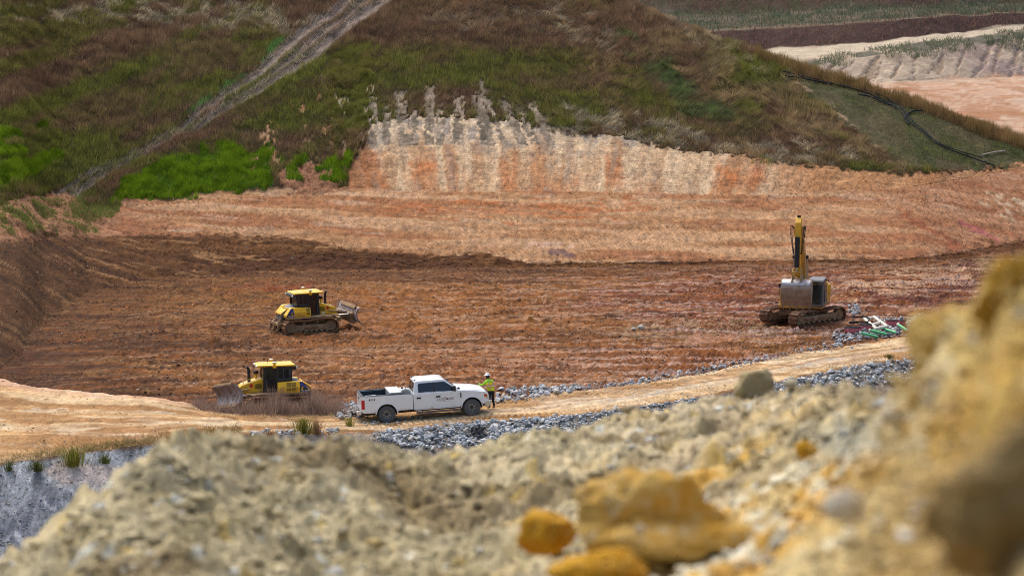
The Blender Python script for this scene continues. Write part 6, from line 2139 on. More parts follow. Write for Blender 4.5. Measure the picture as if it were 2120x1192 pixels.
def operator():
    Md = d2.matrix_world
    P3 = lambda x, y, z: tuple(Md @ Vector((x, y, z)))
    J = dict(pelvis=P3(-0.25, 0, 1.80), belly=P3(-0.27, 0, 1.96), chest=P3(-0.27, 0, 2.16), neck=P3(-0.25, 0, 2.31), chin=P3(-0.22, 0, 2.37), head=P3(-0.21, 0, 2.44), crown=P3(-0.215, 0, 2.52),
             sh_l=P3(-0.26, 0.2, 2.22), el_l=P3(-0.10, 0.34, 2.00), wr_l=P3(0.12, 0.36, 1.93), pa_l=P3(0.19, 0.36, 1.93),
             sh_r=P3(-0.26, -0.2, 2.22), el_r=P3(-0.10, -0.34, 2.00), wr_r=P3(0.12, -0.36, 1.93), pa_r=P3(0.19, -0.36, 1.93),
             hip_l=P3(-0.2, 0.1, 1.79), kn_l=P3(0.22, 0.13, 1.74), an_l=P3(0.40, 0.13, 1.32), toe_l=P3(0.54, 0.13, 1.27),
             hip_r=P3(-0.2, -0.1, 1.79), kn_r=P3(0.22, -0.13, 1.74), an_r=P3(0.40, -0.13, 1.32), toe_r=P3(0.54, -0.13, 1.27))
    f = Md.to_3x3() @ Vector((1, 0, 0))
    return person('person', J, 'operator in a green shirt sitting in the cab of the bulldozer behind the weeds', None,
                  [M['hivis_lime'], M['navy'], M['skin_dark'], M['boot']], f)


operator()
# ================================================================== excavator
M['exc_yellow'] = paint('excavator_yellow', C(226, 172, 34), 0.5, 0, C(170, 132, 90), 0.16, (0.8, 2.6))
M['exc_dusty'] = paint('dusty_boom_paint', C(196, 150, 62), 0.7, 0, C(160, 132, 96), 0.35, (-3, 8))
M['bucket'] = paint('worn_bucket_steel', C(160, 144, 128), 0.5, 0.1, C(140, 112, 88), 0.30, (-3, 6), vary=0.2)
M['bucket_bright'] = paint('polished_bucket_steel', C(196, 198, 202), 0.35, 0.3, C(140, 120, 104), 0.25, (-4, 8))
M['exc_cab'] = paint('grey_cab_paint', C(96, 98, 104), 0.45, 0, C(140, 120, 96), 0.2, (0.6, 3))
M['dirty_glass'] = glass_mat('dirty_cab_glass', (0.03, 0.034, 0.032), 0.25)
M['shoe_steel'] = paint('worn_track_shoes', C(132, 118, 106), 0.6, 0.2, C(116, 78, 54), 0.45, (-1, 4))


def excavator():
    t = empty('excavator')
    tag(t, 'tracked yellow excavator parked with its raised arm and big muddy bucket facing the road', 'excavator')
    return t


ex = excavator()
exg = at_z(1662, 666, 0.05)
GZE = ground(exg.x, exg.y)
ex.location = (exg.x, exg.y, GZE - 0.05)
ES = 0.97
ex.scale = (ES, ES, ES)
# undercarriage, turned against the house
UC = R(221)              # where the track fronts point
uc = MB()
U = Matrix.Rotation(UC, 4, 'Z')
mats_ = dict(belt=M['shoe_steel'], frame=M['mud_frame'], wheel=M['mud_frame'])
for sy in (-1, 1):
    tr = track_assembly(ex, sy * 1.30, 0.72, -2.0, 2.0, 0.44, 0.44, 0.05, lambda f: 0.96 - 0.03 * math.sin(f * math.pi), 46, mats_, grouser=0.025)
    for o in [tr] + list(tr.children):
        o.data.transform(U)
cb_ = MB()
cb_.box(-0.9, 0.9, -1.0, 1.0, 0.52, 0.86)
for sx in (-1, 1):
    for sy in (-1, 1):
        cb_.bar((sx * 0.4, sy * 0.4, 0.68), (sx * 1.1, sy * 1.15, 0.55), 0.4, 0.3)
cbo = cb_.build('car_body', M['mud_frame'], ex, bevel=0.04)
cbo.data.transform(U)
MB().lathe([(0, 0), (0.72, 0), (0.72, 0.22), (0, 0.22)], (0, 0, 0.86), 'z', 26).build('slew_ring', M['mud_frame'], ex, smooth=True)

HD = R(-104)              # the house looks down towards the road
Hm = Matrix.Rotation(HD, 4, 'Z')


def hb(mb, name, mat, parent=None, **kw):
    o = mb.build(name, mat, parent or ex, **kw)
    o.data.transform(Hm)
    return o


hb(MB().box(-2.9, 1.2, -1.45, 1.45, 1.06, 1.30), 'house_deck', M['exc_yellow'], bevel=0.04)
cwp = [(-2.75, 1.15), (-2.95, 1.4), (-3.2, 1.6), (-3.2, 2.25), (-2.6, 2.3), (-2.3, 2.3), (-2.3, 1.15)]
hb(MB().prism(cwp, -1.48, 1.48), 'counterweight', M['exc_yellow'], bevel=0.12, seg=4)
eh = hb(MB().prism([(-2.3, 1.3), (-2.3, 2.42), (-2.2, 2.50), (-0.75, 2.50), (-0.6, 2.40), (-0.6, 1.3)], -1.40, 1.40), 'engine_cover', M['exc_yellow'], bevel=0.08, seg=3)
hb(MB().box(-2.1, -0.9, -0.6, 0.9, 2.50, 2.60), 'hood_hump', M['exc_yellow'], eh, bevel=0.04)
hb(MB().tube([(-1.6, -0.8, 2.5), (-1.6, -0.8, 2.85)], 0.07, 10), 'exhaust_pipe', M['rubber'], smooth=True)
hb(MB().box(-0.6, 1.10, -1.42, -0.62, 1.3, 2.20), 'tool_cabinet', M['exc_yellow'], bevel=0.05)
hb(MB().tube([(0.9, -1.38, 2.2), (0.9, -1.38, 2.62), (-0.5, -1.38, 2.62), (-0.5, -1.38, 2.2)], 0.02, 6), 'handrail', M['rubber'], smooth=True)
hb(MB().tube([(1.05, -1.40, 1.6), (1.08, -1.43, 2.55), (1.08, -1.2, 2.62)], 0.025, 6).box(1.05, 1.1, -1.5, -1.28, 2.4, 2.66), 'wing_mirror', M['rubber'])
# cab on its left
cbx = MB()
x0, x1, y0, y1 = -0.55, 1.28, 0.50, 1.46
for xx, yy in ((x1, y0), (x1, y1), (x0, y0), (x0, y1), (0.25, y1)):
    top = (xx - 0.22 if xx == x1 else xx, yy - 0.03 if yy == y1 else yy + 0.03, 2.86)
    cbx.bar((xx, yy, 1.28), top, 0.09, 0.09, (1, 0, 0))
cbx.box(x0, x1, y0 - 0.02, y1 + 0.02, 1.22, 1.36)
cbx.box(x0, 0.25, y1 - 0.04, y1 + 0.01, 1.3, 2.0)
cbx.box(x0 - 0.02, x0 + 0.04, y0, y1, 1.3, 2.0)
cab_ = hb(cbx, 'cab', M['exc_cab'], bevel=0.02)
hb(MB().prism([(x0 - 0.02, 2.82), (x1 - 0.12, 2.82), (x1 - 0.20, 2.93), (x1 - 0.32, 3.0), (x0, 3.0)], y0 - 0.03, y1 + 0.03), 'cab_roof', M['exc_cab'], cab_, bevel=0.05, seg=3)
hb(MB().prism([(x1 - 0.02, 1.38), (x1 - 0.21, 2.82), (x1 - 0.23, 2.82), (x1 - 0.04, 1.38)], y0 + 0.04, y1 - 0.05), 'windscreen', M['dirty_glass'], cab_)
hb(MB().box(0.28, x1 - 0.12, y1 - 0.02, y1 - 0.005, 1.38, 2.80), 'door_glass', M['dirty_glass'], cab_)
hb(MB().box(x0 + 0.06, 0.22, y1 - 0.02, y1 - 0.005, 2.02, 2.80), 'side_window', M['dirty_glass'], cab_)
hb(MB().box(x0 + 0.06, x1 - 0.12, y0 + 0.005, y0 + 0.02, 1.38, 2.80), 'inner_window', M['dirty_glass'], cab_)
hb(MB().box(-0.2, 0.35, 0.75, 1.25, 1.7, 1.9).box(-0.35, -0.2, 0.75, 1.25, 1.8, 2.5).box(0.3, 0.6, 0.62, 0.74, 1.4, 1.95), 'driver_seat', M['seat_dark'], cab_, bevel=0.03)
hb(MB().bar((1.30, 0.95, 1.5), (1.12, 0.80, 2.5), 0.03, 0.03), 'wiper', M['rubber'], cab_)
# boom, stick, bucket
bx = lambda y0_, y1_: (y0_, y1_)
PV, EL, TP = (0.35, 1.75), (1.55, 4.95), (2.85, 6.55)
bm2 = MB()
bm2.prism([(0.12, 1.62), (0.55, 1.55), (1.35, 3.4), (2.02, 4.75), (3.02, 6.38), (2.98, 6.72), (2.66, 6.70), (1.40, 5.15), (0.85, 4.4), (0.35, 2.8)], -0.27, 0.27)
hb(bm2, 'boom', M['exc_dusty'], bevel=0.03)
for sy in (-0.44, 0.44):
    a, b = Vector((0.95, sy, 1.45)), Vector((1.70, sy, 4.55))
    hb(MB().tube([a, a.lerp(b, 0.55)], 0.10, 12), 'boom_cylinder', M['exc_dusty'], smooth=True)
    hb(MB().tube([a.lerp(b, 0.52), b], 0.055, 10), 'cylinder_rod', M['chrome'], smooth=True)
    hb(MB().lathe([(0, -0.08), (0.13, -0.08), (0.13, 0.08), (0, 0.08)], b, 'y', 14), 'cylinder_pin', M['rubber'], smooth=True)
a, b = Vector((1.15, 0, 5.25)), Vector((2.75, 0, 7.15))
hb(MB().tube([a, a.lerp(b, 0.62)], 0.10, 12), 'stick_cylinder', M['exc_dusty'], smooth=True)
hb(MB().tube([a.lerp(b, 0.6), b], 0.055, 10), 'cylinder_rod', M['chrome'], smooth=True)
st2 = MB()
st2.prism([(2.62, 7.18), (2.82, 7.30), (3.22, 6.95), (3.40, 6.3), (3.42, 5.4), (3.30, 3.50), (3.10, 3.42), (3.02, 3.55), (2.98, 5.6), (2.86, 6.5)], -0.19, 0.19)
stk = hb(st2, 'stick', M['exc_yellow'], bevel=0.025)
hb(MB().prism([(2.60, 7.12), (2.70, 7.36), (2.86, 7.40), (2.90, 7.1)], -0.11, 0.11), 'stick_end', M['rubber'], stk, bevel=0.02)
a, b = Vector((3.52, 0, 6.05)), Vector((3.66, 0, 3.75))
hb(MB().tube([a, a.lerp(b, 0.86)], 0.165, 12), 'bucket_cylinder', M['rubber'], smooth=True)
hb(MB().tube([a.lerp(b, 0.84), b], 0.07, 10), 'cylinder_rod', M['chrome'], smooth=True)
lk = MB()
for sy in (-0.26, 0.26):
    lk.bar((3.66, sy, 3.75), (3.22, sy, 3.95), 0.05, 0.16)
    lk.bar((3.66, sy, 3.75), (3.78, sy, 3.10), 0.05, 0.16)
lk.tube([(3.66, -0.34, 3.75), (3.66, 0.34, 3.75)], 0.08, 10)
hb(lk, 'bucket_linkage', M['exc_dusty'], bevel=0.01)
for k, off in enumerate((-0.30, -0.25, 0.25, 0.31)):
    pts = [(2.2, off, 5.9), (2.75, off * 1.25, 6.6), (3.15, off * 1.6, 6.75), (3.42, off * 1.5, 6.2), (3.4, off * 1.1, 5.4), (3.42, off * 0.9, 4.9)]
    hb(MB().tube(pts, 0.025, 6), 'hydraulic_hose', M['hose'], smooth=True)
# bucket: curled back, the curved shell outwards, teeth hanging down
bw = 0.93
ZB = Matrix.Translation((0, 0, 3.28)) @ Matrix.Diagonal((1, 1, 0.80, 1)) @ Matrix.Translation((0, 0, -3.28))


def hbz(mb, name, mat, parent=None, **kw):
    mb.v = [tuple(ZB @ Vector(p)) for p in mb.v]
    return hb(mb, name, mat, parent, **kw)


shell = [(3.14, 3.28), (3.52, 3.22), (3.86, 3.02), (4.02, 2.66), (3.98, 2.15), (3.80, 1.62), (3.60, 1.12)]
inner = [(x - 0.05, z - 0.015) for x, z in shell]
bk_ = hbz(MB().prism(shell + inner[::-1], -bw, bw), 'bucket', M['bucket'], bevel=0.01)
pl_ = MB()
pl_.prism([(3.525, 3.225), (3.865, 3.025), (3.93, 2.86), (3.945, 2.87), (3.88, 3.045), (3.53, 3.245)], -bw + 0.02, bw - 0.02)
hbz(pl_, 'polished_plate', M['bucket_bright'], bk_)
for sy in (-1, 1):
    sd_ = [(3.14, 3.28), (3.52, 3.22), (3.86, 3.02), (4.02, 2.66), (3.98, 2.15), (3.80, 1.62), (3.60, 1.12), (3.28, 1.55), (2.98, 2.3), (3.0, 3.0)]
    hbz(MB().prism(sd_, sy * bw, sy * (bw + 0.05)), 'bucket_side', M['bucket'], bk_, bevel=0.01)
wp = MB()
for (x, z), (x2, z2) in (((4.022, 2.60), (4.015, 2.45)), ((3.985, 2.12), (3.94, 1.98)), ((3.86, 1.75), (3.80, 1.58))):
    wp.hexa([Vector(p) for p in ((x, -bw, z), (x, bw, z), (x2, bw, z2), (x2, -bw, z2), (x + 0.035, -bw, z), (x + 0.035, bw, z), (x2 + 0.035, bw, z2), (x2 + 0.035, -bw, z2))])
hbz(wp, 'wear_strip', M['bucket'], bk_, bevel=0.006)
for k in range(5):
    yy = -bw + 0.08 + k * (2 * bw - 0.16) / 4
    tt = MB()
    tt.loft([[(3.70, yy - 0.09, 1.32), (3.70, yy + 0.09, 1.32), (3.55, yy + 0.09, 1.26), (3.55, yy - 0.09, 1.26)],
             [(3.56, yy - 0.065, 1.02), (3.56, yy + 0.065, 1.02), (3.46, yy + 0.065, 0.98), (3.46, yy - 0.065, 0.98)],
             [(3.44, yy - 0.02, 0.76), (3.44, yy + 0.02, 0.76), (3.42, yy + 0.02, 0.75), (3.42, yy - 0.02, 0.75)]])
    hbz(tt, 'tooth', M['bucket'], bk_)
ears = MB()
for sy in (-0.3, 0.3):
    ears.prism([(3.05, 3.2), (3.0, 3.55), (3.15, 3.62), (3.85, 3.2), (3.86, 3.0)], sy - 0.035, sy + 0.035)
hb(ears, 'bucket_ear', M['bucket'], bk_, bevel=0.01)
# ================================================================== riprap
def stone_col(n, rg, pale=0.5):
    a = mixc(np.broadcast_to(cc(180, 187, 194), (n, 3)), cc(220, 224, 227), rg.random(n))
    a = mixc(a, cc(138, 146, 156), (rg.random(n) < 0.25) * 0.9)
    a = mixc(a, cc(204, 196, 180), (rg.random(n) < 0.15) * 0.8)
    return a


PAL = []
for k, cv in enumerate(((198, 202, 205), (216, 218, 219), (180, 186, 191), (152, 159, 166), (206, 201, 190), (222, 223, 220))):
    PAL.append(rock_mat('riprap_stone', C(*cv), C(*(int(v * 0.9) for v in cv)), C(*(int(v * 0.8) for v in cv)), 4, 0.02))
SH = [hull_mesh('stone', PAL[k % 6], 500 + k, 12, (1.0, 0.8, 0.62)) for k in range(18)]


def riprap(name, spots, label, small, nbig):
    """spots: [(X, Y, Z, size)]; the biggest are single stones, the rest one mesh"""
    root = empty(name, (float(np.mean([s[0] for s in spots])), float(np.mean([s[1] for s in spots])), float(np.mean([s[2] for s in spots]))))
    tag(root, label, 'riprap')
    spots = sorted(spots, key=lambda s: -s[3] / max(s[1], 1))
    rnd = random.Random(name + label)
    for X, Y, Z, s in spots[:nbig]:
        o = bpy.data.objects.new('stone', rnd.choice(SH))
        COL.objects.link(o)
        o.parent = root
        o.location = Vector((X, Y, Z)) - root.location
        o.rotation_euler = (rnd.uniform(-0.5, 0.5), rnd.uniform(-0.5, 0.5), rnd.uniform(0, 6.28))
        o.scale = (s * rnd.uniform(0.8, 1.2),) * 2 + (s * rnd.uniform(0.8, 1.3),)
    rest = spots[nbig:] + small
    if rest:
        a = np.array(rest)
        rg_ = np.random.default_rng(len(rest))
        o = scatter_mesh('small_stones', a[:, :3] - np.array(root.location), a[:, 3], stone_col(len(a), rg_), M['stones'], 31 + len(rest) % 7)
        o.parent = root
        o['kind'] = 'stuff'
    return root


rg = np.random.default_rng(77)


def strip(xa, xb, f0, f1, n, smin, smax, lift=0.3, pw=1.0):
    out = []
    for _ in range(n):
        x = rg.uniform(xa, xb)
        y = rg.uniform(f0(x), f1(x))
        p = surf(x, y)
        s = smin + (smax - smin) * rg.random() ** (1.6 * pw)
        out.append((p.x, p.y + rg.normal(0, 0.15), p.z + s * lift, s))
    return out


# near shoulder of the road
lo_near = lambda x: float(y_rn(x)) + float(np.interp(x, [730, 800, 850, 910, 1000, 1080, 1150, 1300, 1600, 1700, 1900], [10, 26, 44, 52, 56, 40, 40, 30, 26, 40, 56]))
hi_near = lambda x: float(y_rn(x)) + 5.0
big = strip(790, 1180, hi_near, lo_near, 1100, 0.07, 0.21) + strip(1000, 1130, hi_near, lo_near, 50, 0.17, 0.28) + strip(1150, 1480, hi_near, lo_near, 420, 0.06, 0.2)
small = strip(770, 1480, hi_near, lo_near, 1400, 0.05, 0.12, 0.3)
riprap('riprap_bank', big, 'bank of broken grey stones along the near edge of the road below the truck', small, 300)
big = strip(1590, 1960, hi_near, lo_near, 760, 0.08, 0.22)
riprap('riprap_bank', big, 'bank of grey stones along the near road edge right of the lone boulder', strip(1590, 1960, hi_near, lo_near, 500, 0.04, 0.1), 300)
# far shoulder
c_far = lambda x: float(y_rf(x))
wid = lambda x: float(np.interp(x, [1010, 1050, 1090, 1180, 1250, 1400, 1560, 1730], [17, 21, 17, 10, 7, 8, 10, 11]))
big = strip(1012, 1190, lambda x: c_far(x) - wid(x) * 0.7, lambda x: c_far(x) + wid(x) * 0.3, 150, 0.10, 0.28) \
    + strip(1190, 1740, lambda x: c_far(x) - wid(x) * 0.4, lambda x: c_far(x) + wid(x) * 0.3, 200, 0.05, 0.20)
riprap('riprap_edging', big, 'line of grey stones along the far road edge between worker and pipes', strip(1012, 1740, lambda x: c_far(x) - wid(x) * 0.6, lambda x: c_far(x) + wid(x) * 0.5, 900, 0.03, 0.09), 230)
big = strip(700, 790, lambda x: c_far(x) - 12, lambda x: c_far(x) + 14, 170, 0.08, 0.22)
riprap('riprap_edging', big, 'patch of pale stones on the far road edge behind the truck tailgate', strip(690, 800, lambda x: c_far(x) - 12, lambda x: c_far(x) + 16, 200, 0.04, 0.1), 90)
big = strip(520, 700, lambda x: float(y_rn(x)) - 4, lambda x: float(y_rn(x)) + 12, 90, 0.07, 0.2)
riprap('riprap_edging', big, 'small heap of pale stones behind the grass tuft left of the truck', [], 60)
big = strip(740, 880, lambda x: float(y_rn(x)) - 22, lambda x: float(y_rn(x)) - 12, 40, 0.05, 0.12)
riprap('gravel_patch', big, 'thin scatter of gravel on the road under the truck tail', [], 40)

# gravel heap round the pipes
gh_ = []
for _ in range(900):
    x, y = rg.normal(1800, 62), rg.normal(690, 14)
    if not (1722 < x < 1925): continue
    y = 700 - (x - 1735) * 0.16 + rg.normal(0, 8)
    p = surf(x, y)
    s = 0.05 + 0.13 * rg.random() ** 1.7
    gh_.append((p.x, p.y, p.z + 0.25 * s, s))
for _ in range(120):
    x = rg.uniform(1812, 1905); y = 668 + rg.normal(0, 4) - (x - 1850) * -0.02
    p = surf(x, y); s = 0.10 + 0.14 * rg.random()
    gh_.append((p.x, p.y, p.z + 0.25 * s, s))
riprap('gravel_heap', gh_, 'low heap of gravel under the green pipes beside the road', [], 200)
ex_st = []
for _ in range(48):
    x, y = rg.normal(1768, 11), rg.normal(642, 6)
    p = surf(x, y); s = 0.06 + 0.18 * rg.random() ** 1.8
    ex_st.append((p.x, p.y, p.z + 0.3 * s, s))
riprap('stone_heap', ex_st, 'small heap of stones just right of the excavator track', [], 70)
for (x, y, s, lb) in ((1327, 683, 0.26, 'larger of two pale stones lying alone in the red pit floor'), (1312, 684, 0.17, 'smaller of two pale stones lying alone in the red pit floor')):
    p = surf(x, y)
    o = boulder('stone', (p.x, p.y, p.z + s * 0.3), (s, s * 0.8, s * 0.7), PAL[4], int(x), 0.2, 3)
    tag(o, lb, 'stone', 'pair of pale stones in the pit')

# clods and stones strewn over the bare ground
def clods(weight, n, smin, smax, seed, name, palef=0.06):
    rg_ = np.random.default_rng(seed)
    i, j, P0 = sample_cells(weight.astype(float), n, rg_)
    s = smin + (smax - smin) * rg_.random(n) ** 4
    t = tint[i, j] * rg_.uniform(0.68, 1.35, (n, 1))
    pl = rg_.random(n) < palef
    t[pl] = mixc(np.broadcast_to(cc(190, 160, 130), (pl.sum(), 3)), cc(206, 200, 190), rg_.random(pl.sum()))
    return tag(scatter_mesh(name, P0 + np.array([0, 0, 0.2]) * s[:, None], s, np.clip(t, 0.01, 0.75), M['stones'], seed, 0.8, 8), kind='stuff')


vis = (PX > -120) & (PX < 2240) & ~GRASS
clods(vis * (S2 > 4.9) * (S2 < 6.9) * np.interp(PX, [60, 330], [0.12, 1]) * (0.25 + fbs(GX * 0.15, GY * 0.4, 4, 401) ** 2), 34000, 0.03, 0.12, 41, 'pit_clods', 0.05)
clods(vis * (S2 >= 6.9) * (S2 < 8.6) * (0.2 + fbs(GX * 0.15, GY * 0.4, 4, 402) ** 2), 14000, 0.025, 0.10, 43, 'slope_clods', 0.08)
clods(vis * (S2 >= 3.0) * (S2 < 4.2) * (0.15 + fbs(GX * 0.2, GY * 0.5, 4, 403) ** 3), 5000, 0.02, 0.08, 45, 'road_crumbs', 0.10)
clods(vis * (S2 >= 2.0) * (S2 < 3.0) * (PX < 420), 2200, 0.02, 0.10, 47, 'bank_chips', 0.35)

# ================================================================== basin drainage pipes
M['pipe_green'] = paint('green_pipe', C(84, 196, 128), 0.4, 0, C(150, 130, 100), 0.1, (-1, 0.2))
M['pipe_white'] = paint('white_pipe', C(226, 220, 202), 0.45, 0, C(170, 150, 120), 0.1, (-1, 0.2))
M['pipe_cap'] = paint('grey_rubber_end', C(84, 94, 110), 0.6)
M['float_pink'] = paint('pink_plastic_float', C(214, 120, 128), 0.5, 0, C(150, 120, 100), 0.15, (-1, 0.3))
M['black_liner'] = paint('black_rim', C(30, 34, 42), 0.7, spec=0.25)


def pt(px, py, dz=0.12):
    p = surf(px, py + dz * 32)
    return Vector((p.x, p.y, p.z + dz))


GP = 'green drainage pipes on the gravel heap'
for (xa, ya, xb, yb, white, lb) in ((1781, 690, 1819, 699, True, 'leftmost green pipe, sticking out below the left pink float'),
                                    (1802, 685, 1838, 694, True, 'second green pipe from the left, ending in a grey rubber cap'),
                                    (1824, 681, 1857, 690, True, 'third green pipe, running out of the white pipe frame'),
                                    (1861, 676, 1881, 686, True, 'rightmost green pipe, beside the right hand pink float')):
    a, b = pt(xa, ya, 0.28), pt(xb, yb, 0.16)
    t = empty('drain_pipe', a)
    tag(t, lb, 'pipe', GP)
    d = b - a
    MB().tube([d * 0.0, d * 0.97], 0.085, 14).build('tube', M['pipe_green'], t, smooth=True)
    MB().tube([d * -0.07, d * 0.03], 0.105, 14).build('collar', M['pipe_white'], t, smooth=True)
    if xb != 1819:
        MB().tube([d * 0.94, d * 1.12], 0.088, 14).build('rubber_end', M['pipe_cap'], t, smooth=True)
# white frame lying on the gravel
fr_pts = [pt(1791, 662, 0.42), pt(1809, 657, 0.42), pt(1837, 676, 0.36), pt(1815, 681, 0.36)]
t = empty('pipe_frame', fr_pts[0])
tag(t, 'white plastic pipe frame bent into a rectangle beside the pink floats', 'pipe frame')
o0 = fr_pts[0]
for a, b in ((0, 1), (1, 2), (2, 3), (3, 0)):
    MB().tube([fr_pts[a] - o0, fr_pts[b] - o0], 0.10, 14).build('pipe', M['pipe_white'], t, smooth=True)
for p in fr_pts:
    MB().ball(p - o0, 0.135, (1, 1, 1), 14, 10).build('elbow', M['pipe_white'], t, smooth=True)
m0, m1 = fr_pts[0].lerp(fr_pts[3], 0.62), fr_pts[1].lerp(fr_pts[2], 0.55)
MB().tube([m0 - o0, m1 - o0], 0.10, 14).build('cross_pipe', M['pipe_white'], t, smooth=True)
MB().tube([fr_pts[3] - o0, pt(1824, 681, 0.28) - o0], 0.11, 14).build('outlet', M['pipe_white'], t, smooth=True)
# pink floats with black rims
def pfloat(px, py, L, ang, label, hgt=0.36):
    c = pt(px, py, 0.02)
    hgt *= 1.2
    t = empty('float', c, (0, 0, ang))
    tag(t, label, 'float', 'pink plastic floats on the gravel heap')
    mb = MB()
    q = lambda l, w_, z: [(-l, -w_, z), (l, -w_, z), (l, w_, z), (-l, w_, z)]
    mb.loft([q(L * 0.40, 0.20, 0.02), q(L * 0.46, 0.24, hgt * 0.5), q(L * 0.5, 0.27, hgt)])
    mb.build('tray', M['float_pink'], t, bevel=0.03)
    rim = MB()
    ring = [(L * 0.52 * math.cos(a) if abs(math.cos(a)) > 2 else L * 0.5 * (abs(math.cos(a)) ** 0.5) * (1 if math.cos(a) > 0 else -1),
             0.27 * (abs(math.sin(a)) ** 0.5) * (1 if math.sin(a) > 0 else -1), hgt + 0.01) for a in [2 * math.pi * k / 24 for k in range(24)]]
    rim.tube(ring + [ring[0]], 0.03, 8)
    rim.box(-L * 0.45, L * 0.45, -0.22, 0.22, hgt - 0.012, hgt + 0.005)
    rim.build('rim', M['black_liner'], t, smooth=True)
    return t


pfloat(1765, 692, 1.05, R(18), 'leftmost pink float with a sagging black rim at the edge of the gravel', 0.34)
pfloat(1793, 687, 0.78, R(2), 'pink float with a coiled black hose on top beside the white pipe frame', 0.34)
pfloat(1848, 676, 0.85, R(-2), 'longer pink float on the right, beside the rightmost green pipe', 0.34)
pfloat(1869, 675, 0.42, R(-4), 'small pink float end at the far right behind the rightmost green pipe', 0.30)
c = pt(1779, 674, 0.42)
hs = MB()
hs.tube([c + Vector((0.62 * math.cos(a) * (1 + 0.05 * math.sin(3 * a)), 0.55 * math.sin(a), 0.06 * math.sin(2 * a) + 0.02 * k)) for k, a in enumerate([R(20 * q) for q in range(26)])], 0.045, 8)
hs.tube([c + Vector((-0.5, -0.5, 0.0)), c + Vector((-1.0, -0.9, -0.12)), c + Vector((-1.35, -1.2, -0.2))], 0.04, 8)
tag(hs.build('coiled_hose', M['black_liner'], None, smooth=True), 'black hose coiled over the two left pink floats', 'hose')

# ================================================================== hoses on the green nose of the hill
def run_hose(pts, r, name, label, lift=0.22, seed=0):
    rnd = random.Random(seed)
    V = []
    for (xa, ya), (xb, yb) in zip(pts, pts[1:]):
        for k in range(6):
            f = k / 6
            p = surf(xa + (xb - xa) * f, ya + (yb - ya) * f + rnd.uniform(-0.2, 0.2))
            V.append(Vector((p.x, p.y, p.z + lift)))
    p = surf(*pts[-1]); V.append(Vector((p.x, p.y, p.z + lift)))
    return tag(MB().tube(V, r, 8).build(name, M['hose_black'], None, smooth=True), label, 'hose', 'black hoses down the green slope')


M['hose_black'] = paint('black_polythene_hose', C(30, 40, 46), 0.85, spec=0.2)
HP = [(1618, 160), (1680, 171), (1740, 182), (1790, 195), (1830, 213), (1862, 232), (1885, 258), (1912, 280), (1940, 303), (1985, 322), (2030, 338), (2060, 349)]
run_hose(HP, 0.06, 'water_hose', 'long black hose running from the hill ridge down to the foot of the green slope', 0.2, 1)
run_hose([(a + 3, b - 4 + 3 * math.sin(a * 0.03)) for a, b in HP[:-1]], 0.045, 'water_hose', 'black hose lying just above the long hose on the green slope', 0.2, 2)
run_hose([(1908, 234), (1890, 235), (1877, 240), (1872, 250), (1882, 262)], 0.08, 'water_hose', 'short curved black hose branching off the two long hoses', 0.18, 3)
run_hose([(1855, 226), (1836, 219), (1800, 205), (1776, 199)], 0.07, 'water_hose', 'short black hose end beside the long hoses near the ridge', 0.18, 4)
a, b = pt(2032, 320, 0.15), pt(2082, 311, 0.15)
M['pale_wood'] = paint('weathered_wood', C(170, 158, 142), 0.8)
tag(MB().tube([a, a.lerp(b, 0.5) + Vector((0, 0, 0.05)), b], 0.07, 8).build('wooden_pole', M['pale_wood'], None, smooth=True), 'pale pole lying on the green slope right of the long hoses', 'pole')

# torn black fabric showing through the riprap
p = surf(990, 905)
fb_ = MB()
n_ = 7
gr_ = [(p.x - 0.30 + 0.6 * u / (n_ - 1) + 0.07 * math.sin(v * 1.9), p.y + 0.25 - 0.5 * v / (n_ - 1), ground(p.x, p.y) + 0.16 + 0.26 * (1 - v / (n_ - 1)) + 0.07 * math.sin(u * 2.3 + v * 1.4) + 0.05 * math.sin(u * 4.1 - v * 2.7)) for v in range(n_) for u in range(n_)]
fb_.add(gr_, [(v * n_ + u, v * n_ + u + 1, (v + 1) * n_ + u + 1, (v + 1) * n_ + u) for v in range(n_ - 1) for u in range(n_ - 1)])
fo = fb_.build('torn_fabric', M['black_liner'], None, smooth=True)
fo.modifiers.new('Solid', 'SOLIDIFY').thickness = 0.02
tag(fo, 'torn black fabric sheet poking out of the riprap below the worker', 'fabric')

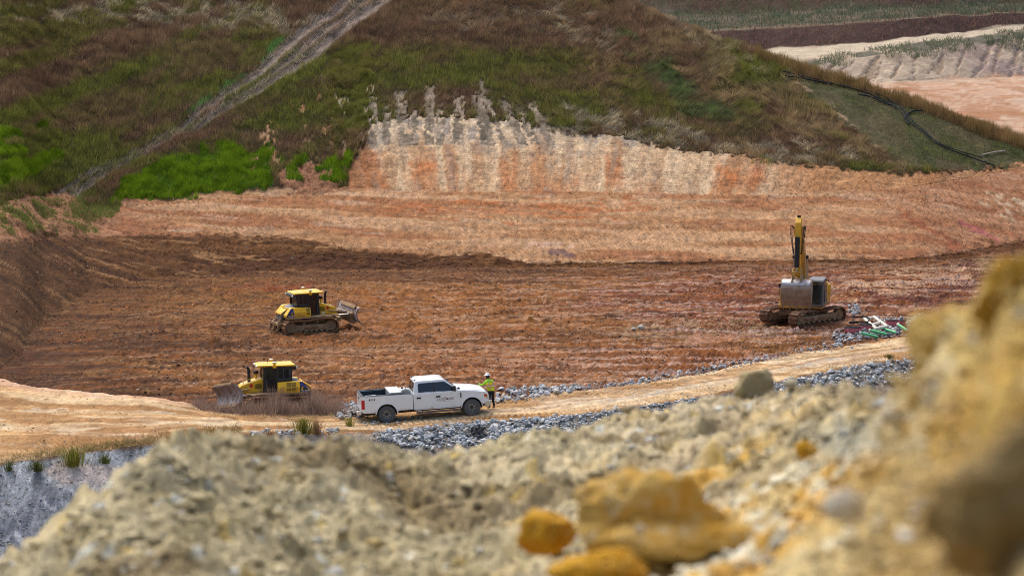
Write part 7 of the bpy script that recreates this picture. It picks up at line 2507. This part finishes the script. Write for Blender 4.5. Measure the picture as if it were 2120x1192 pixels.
# ================================================================== plants along the road
def tuft(px, py, w_, h_, n, cols_, label, seed, cat='grass tuft', lean=0.35):
    rg_ = np.random.default_rng(seed)
    c = surf(px, py)
    root = Vector((c.x, c.y, c.z))
    th = rg_.uniform(0, 6.283, n)
    rr = np.abs(rg_.normal(0, 0.45, n))
    base = np.stack([np.cos(th) * rr * w_ / 2, np.sin(th) * rr * w_ / 2, np.zeros(n)], -1)
    hh = h_ * rg_.uniform(0.4, 1.0, n)
    out = np.stack([np.cos(th) * rr, np.sin(th) * rr, np.zeros(n)], -1) * lean * hh[:, None] + rg_.normal(0, 0.09, (n, 3)) * [1, 1, 0]
    a2 = rg_.uniform(0, 3.14, n)
    wv = np.stack([np.cos(a2), np.sin(a2) * 0.4, np.zeros(n)], -1) * rg_.uniform(0.006, 0.014, n)[:, None]
    mid = base + out * 0.45 + np.stack([0 * hh, 0 * hh, hh * 0.6], -1)
    tip = base + out * 1.2 + np.stack([0 * hh, 0 * hh, hh], -1)
    V = np.stack([base - wv, base + wv, mid + wv * 0.8, mid - wv * 0.8, tip], 1).reshape(-1, 3)
    k = np.arange(n)[:, None] * 5
    F = np.concatenate([k + [0, 1, 2], k + [0, 2, 3], k + [3, 2, 4]])
    t = mixc(np.broadcast_to(np.array(cols_[0]), (n, 3)), np.array(cols_[1]), rg_.random(n)) * rg_.uniform(0.7, 1.2, (n, 1))
    o = link('grass_tuft', raw_mesh('grass_tuft', V, F, M['blade'], False, {'tint': np.clip(np.repeat(t, 5, 0) * 1.3, 0.01, 0.8)}), None, root)
    return tag(o, label, cat, 'tufts of grass along the road shoulder')


yg = (cc(142, 130, 62), cc(98, 108, 44))
dk = (cc(96, 100, 56), cc(74, 86, 48))
br = (cc(134, 102, 78), cc(160, 132, 96))
tuft(150, 966, 1.1, 1.05, 420, yg, 'big yellow green grass tuft on the edge above the grey bank', 1)
tuft(76, 976, 0.7, 0.6, 220, dk, 'smaller green grass tuft left of the big tuft on the grey bank', 2)
tuft(18, 978, 0.5, 0.55, 120, dk, 'dark green weed at the far left edge of the grey bank', 3)
tuft(218, 962, 0.6, 0.5, 160, dk, 'low weed right of the big tuft, half hidden by the dirt mound', 4)
tuft(628, 899, 1.0, 1.0, 330, yg, 'tall grass tuft with bare stems on the shoulder left of the truck', 5)
tuft(655, 898, 0.6, 0.85, 150, br, 'brown dry stems standing beside the tall tuft left of the truck', 6)
tuft(725, 882, 0.5, 0.55, 110, yg, 'thin short grass sprout just behind the truck bumper', 7)
tuft(560, 908, 0.9, 0.45, 260, br, 'low brown bush on the shoulder above the mound peak', 8)
tuft(530, 914, 0.8, 0.4, 200, dk, 'low dark green bush half hidden behind the mound peak', 9)
tuft(1840, 742, 0.8, 0.25, 140, dk, 'low green weeds on the near road edge by the rock pile', 10)
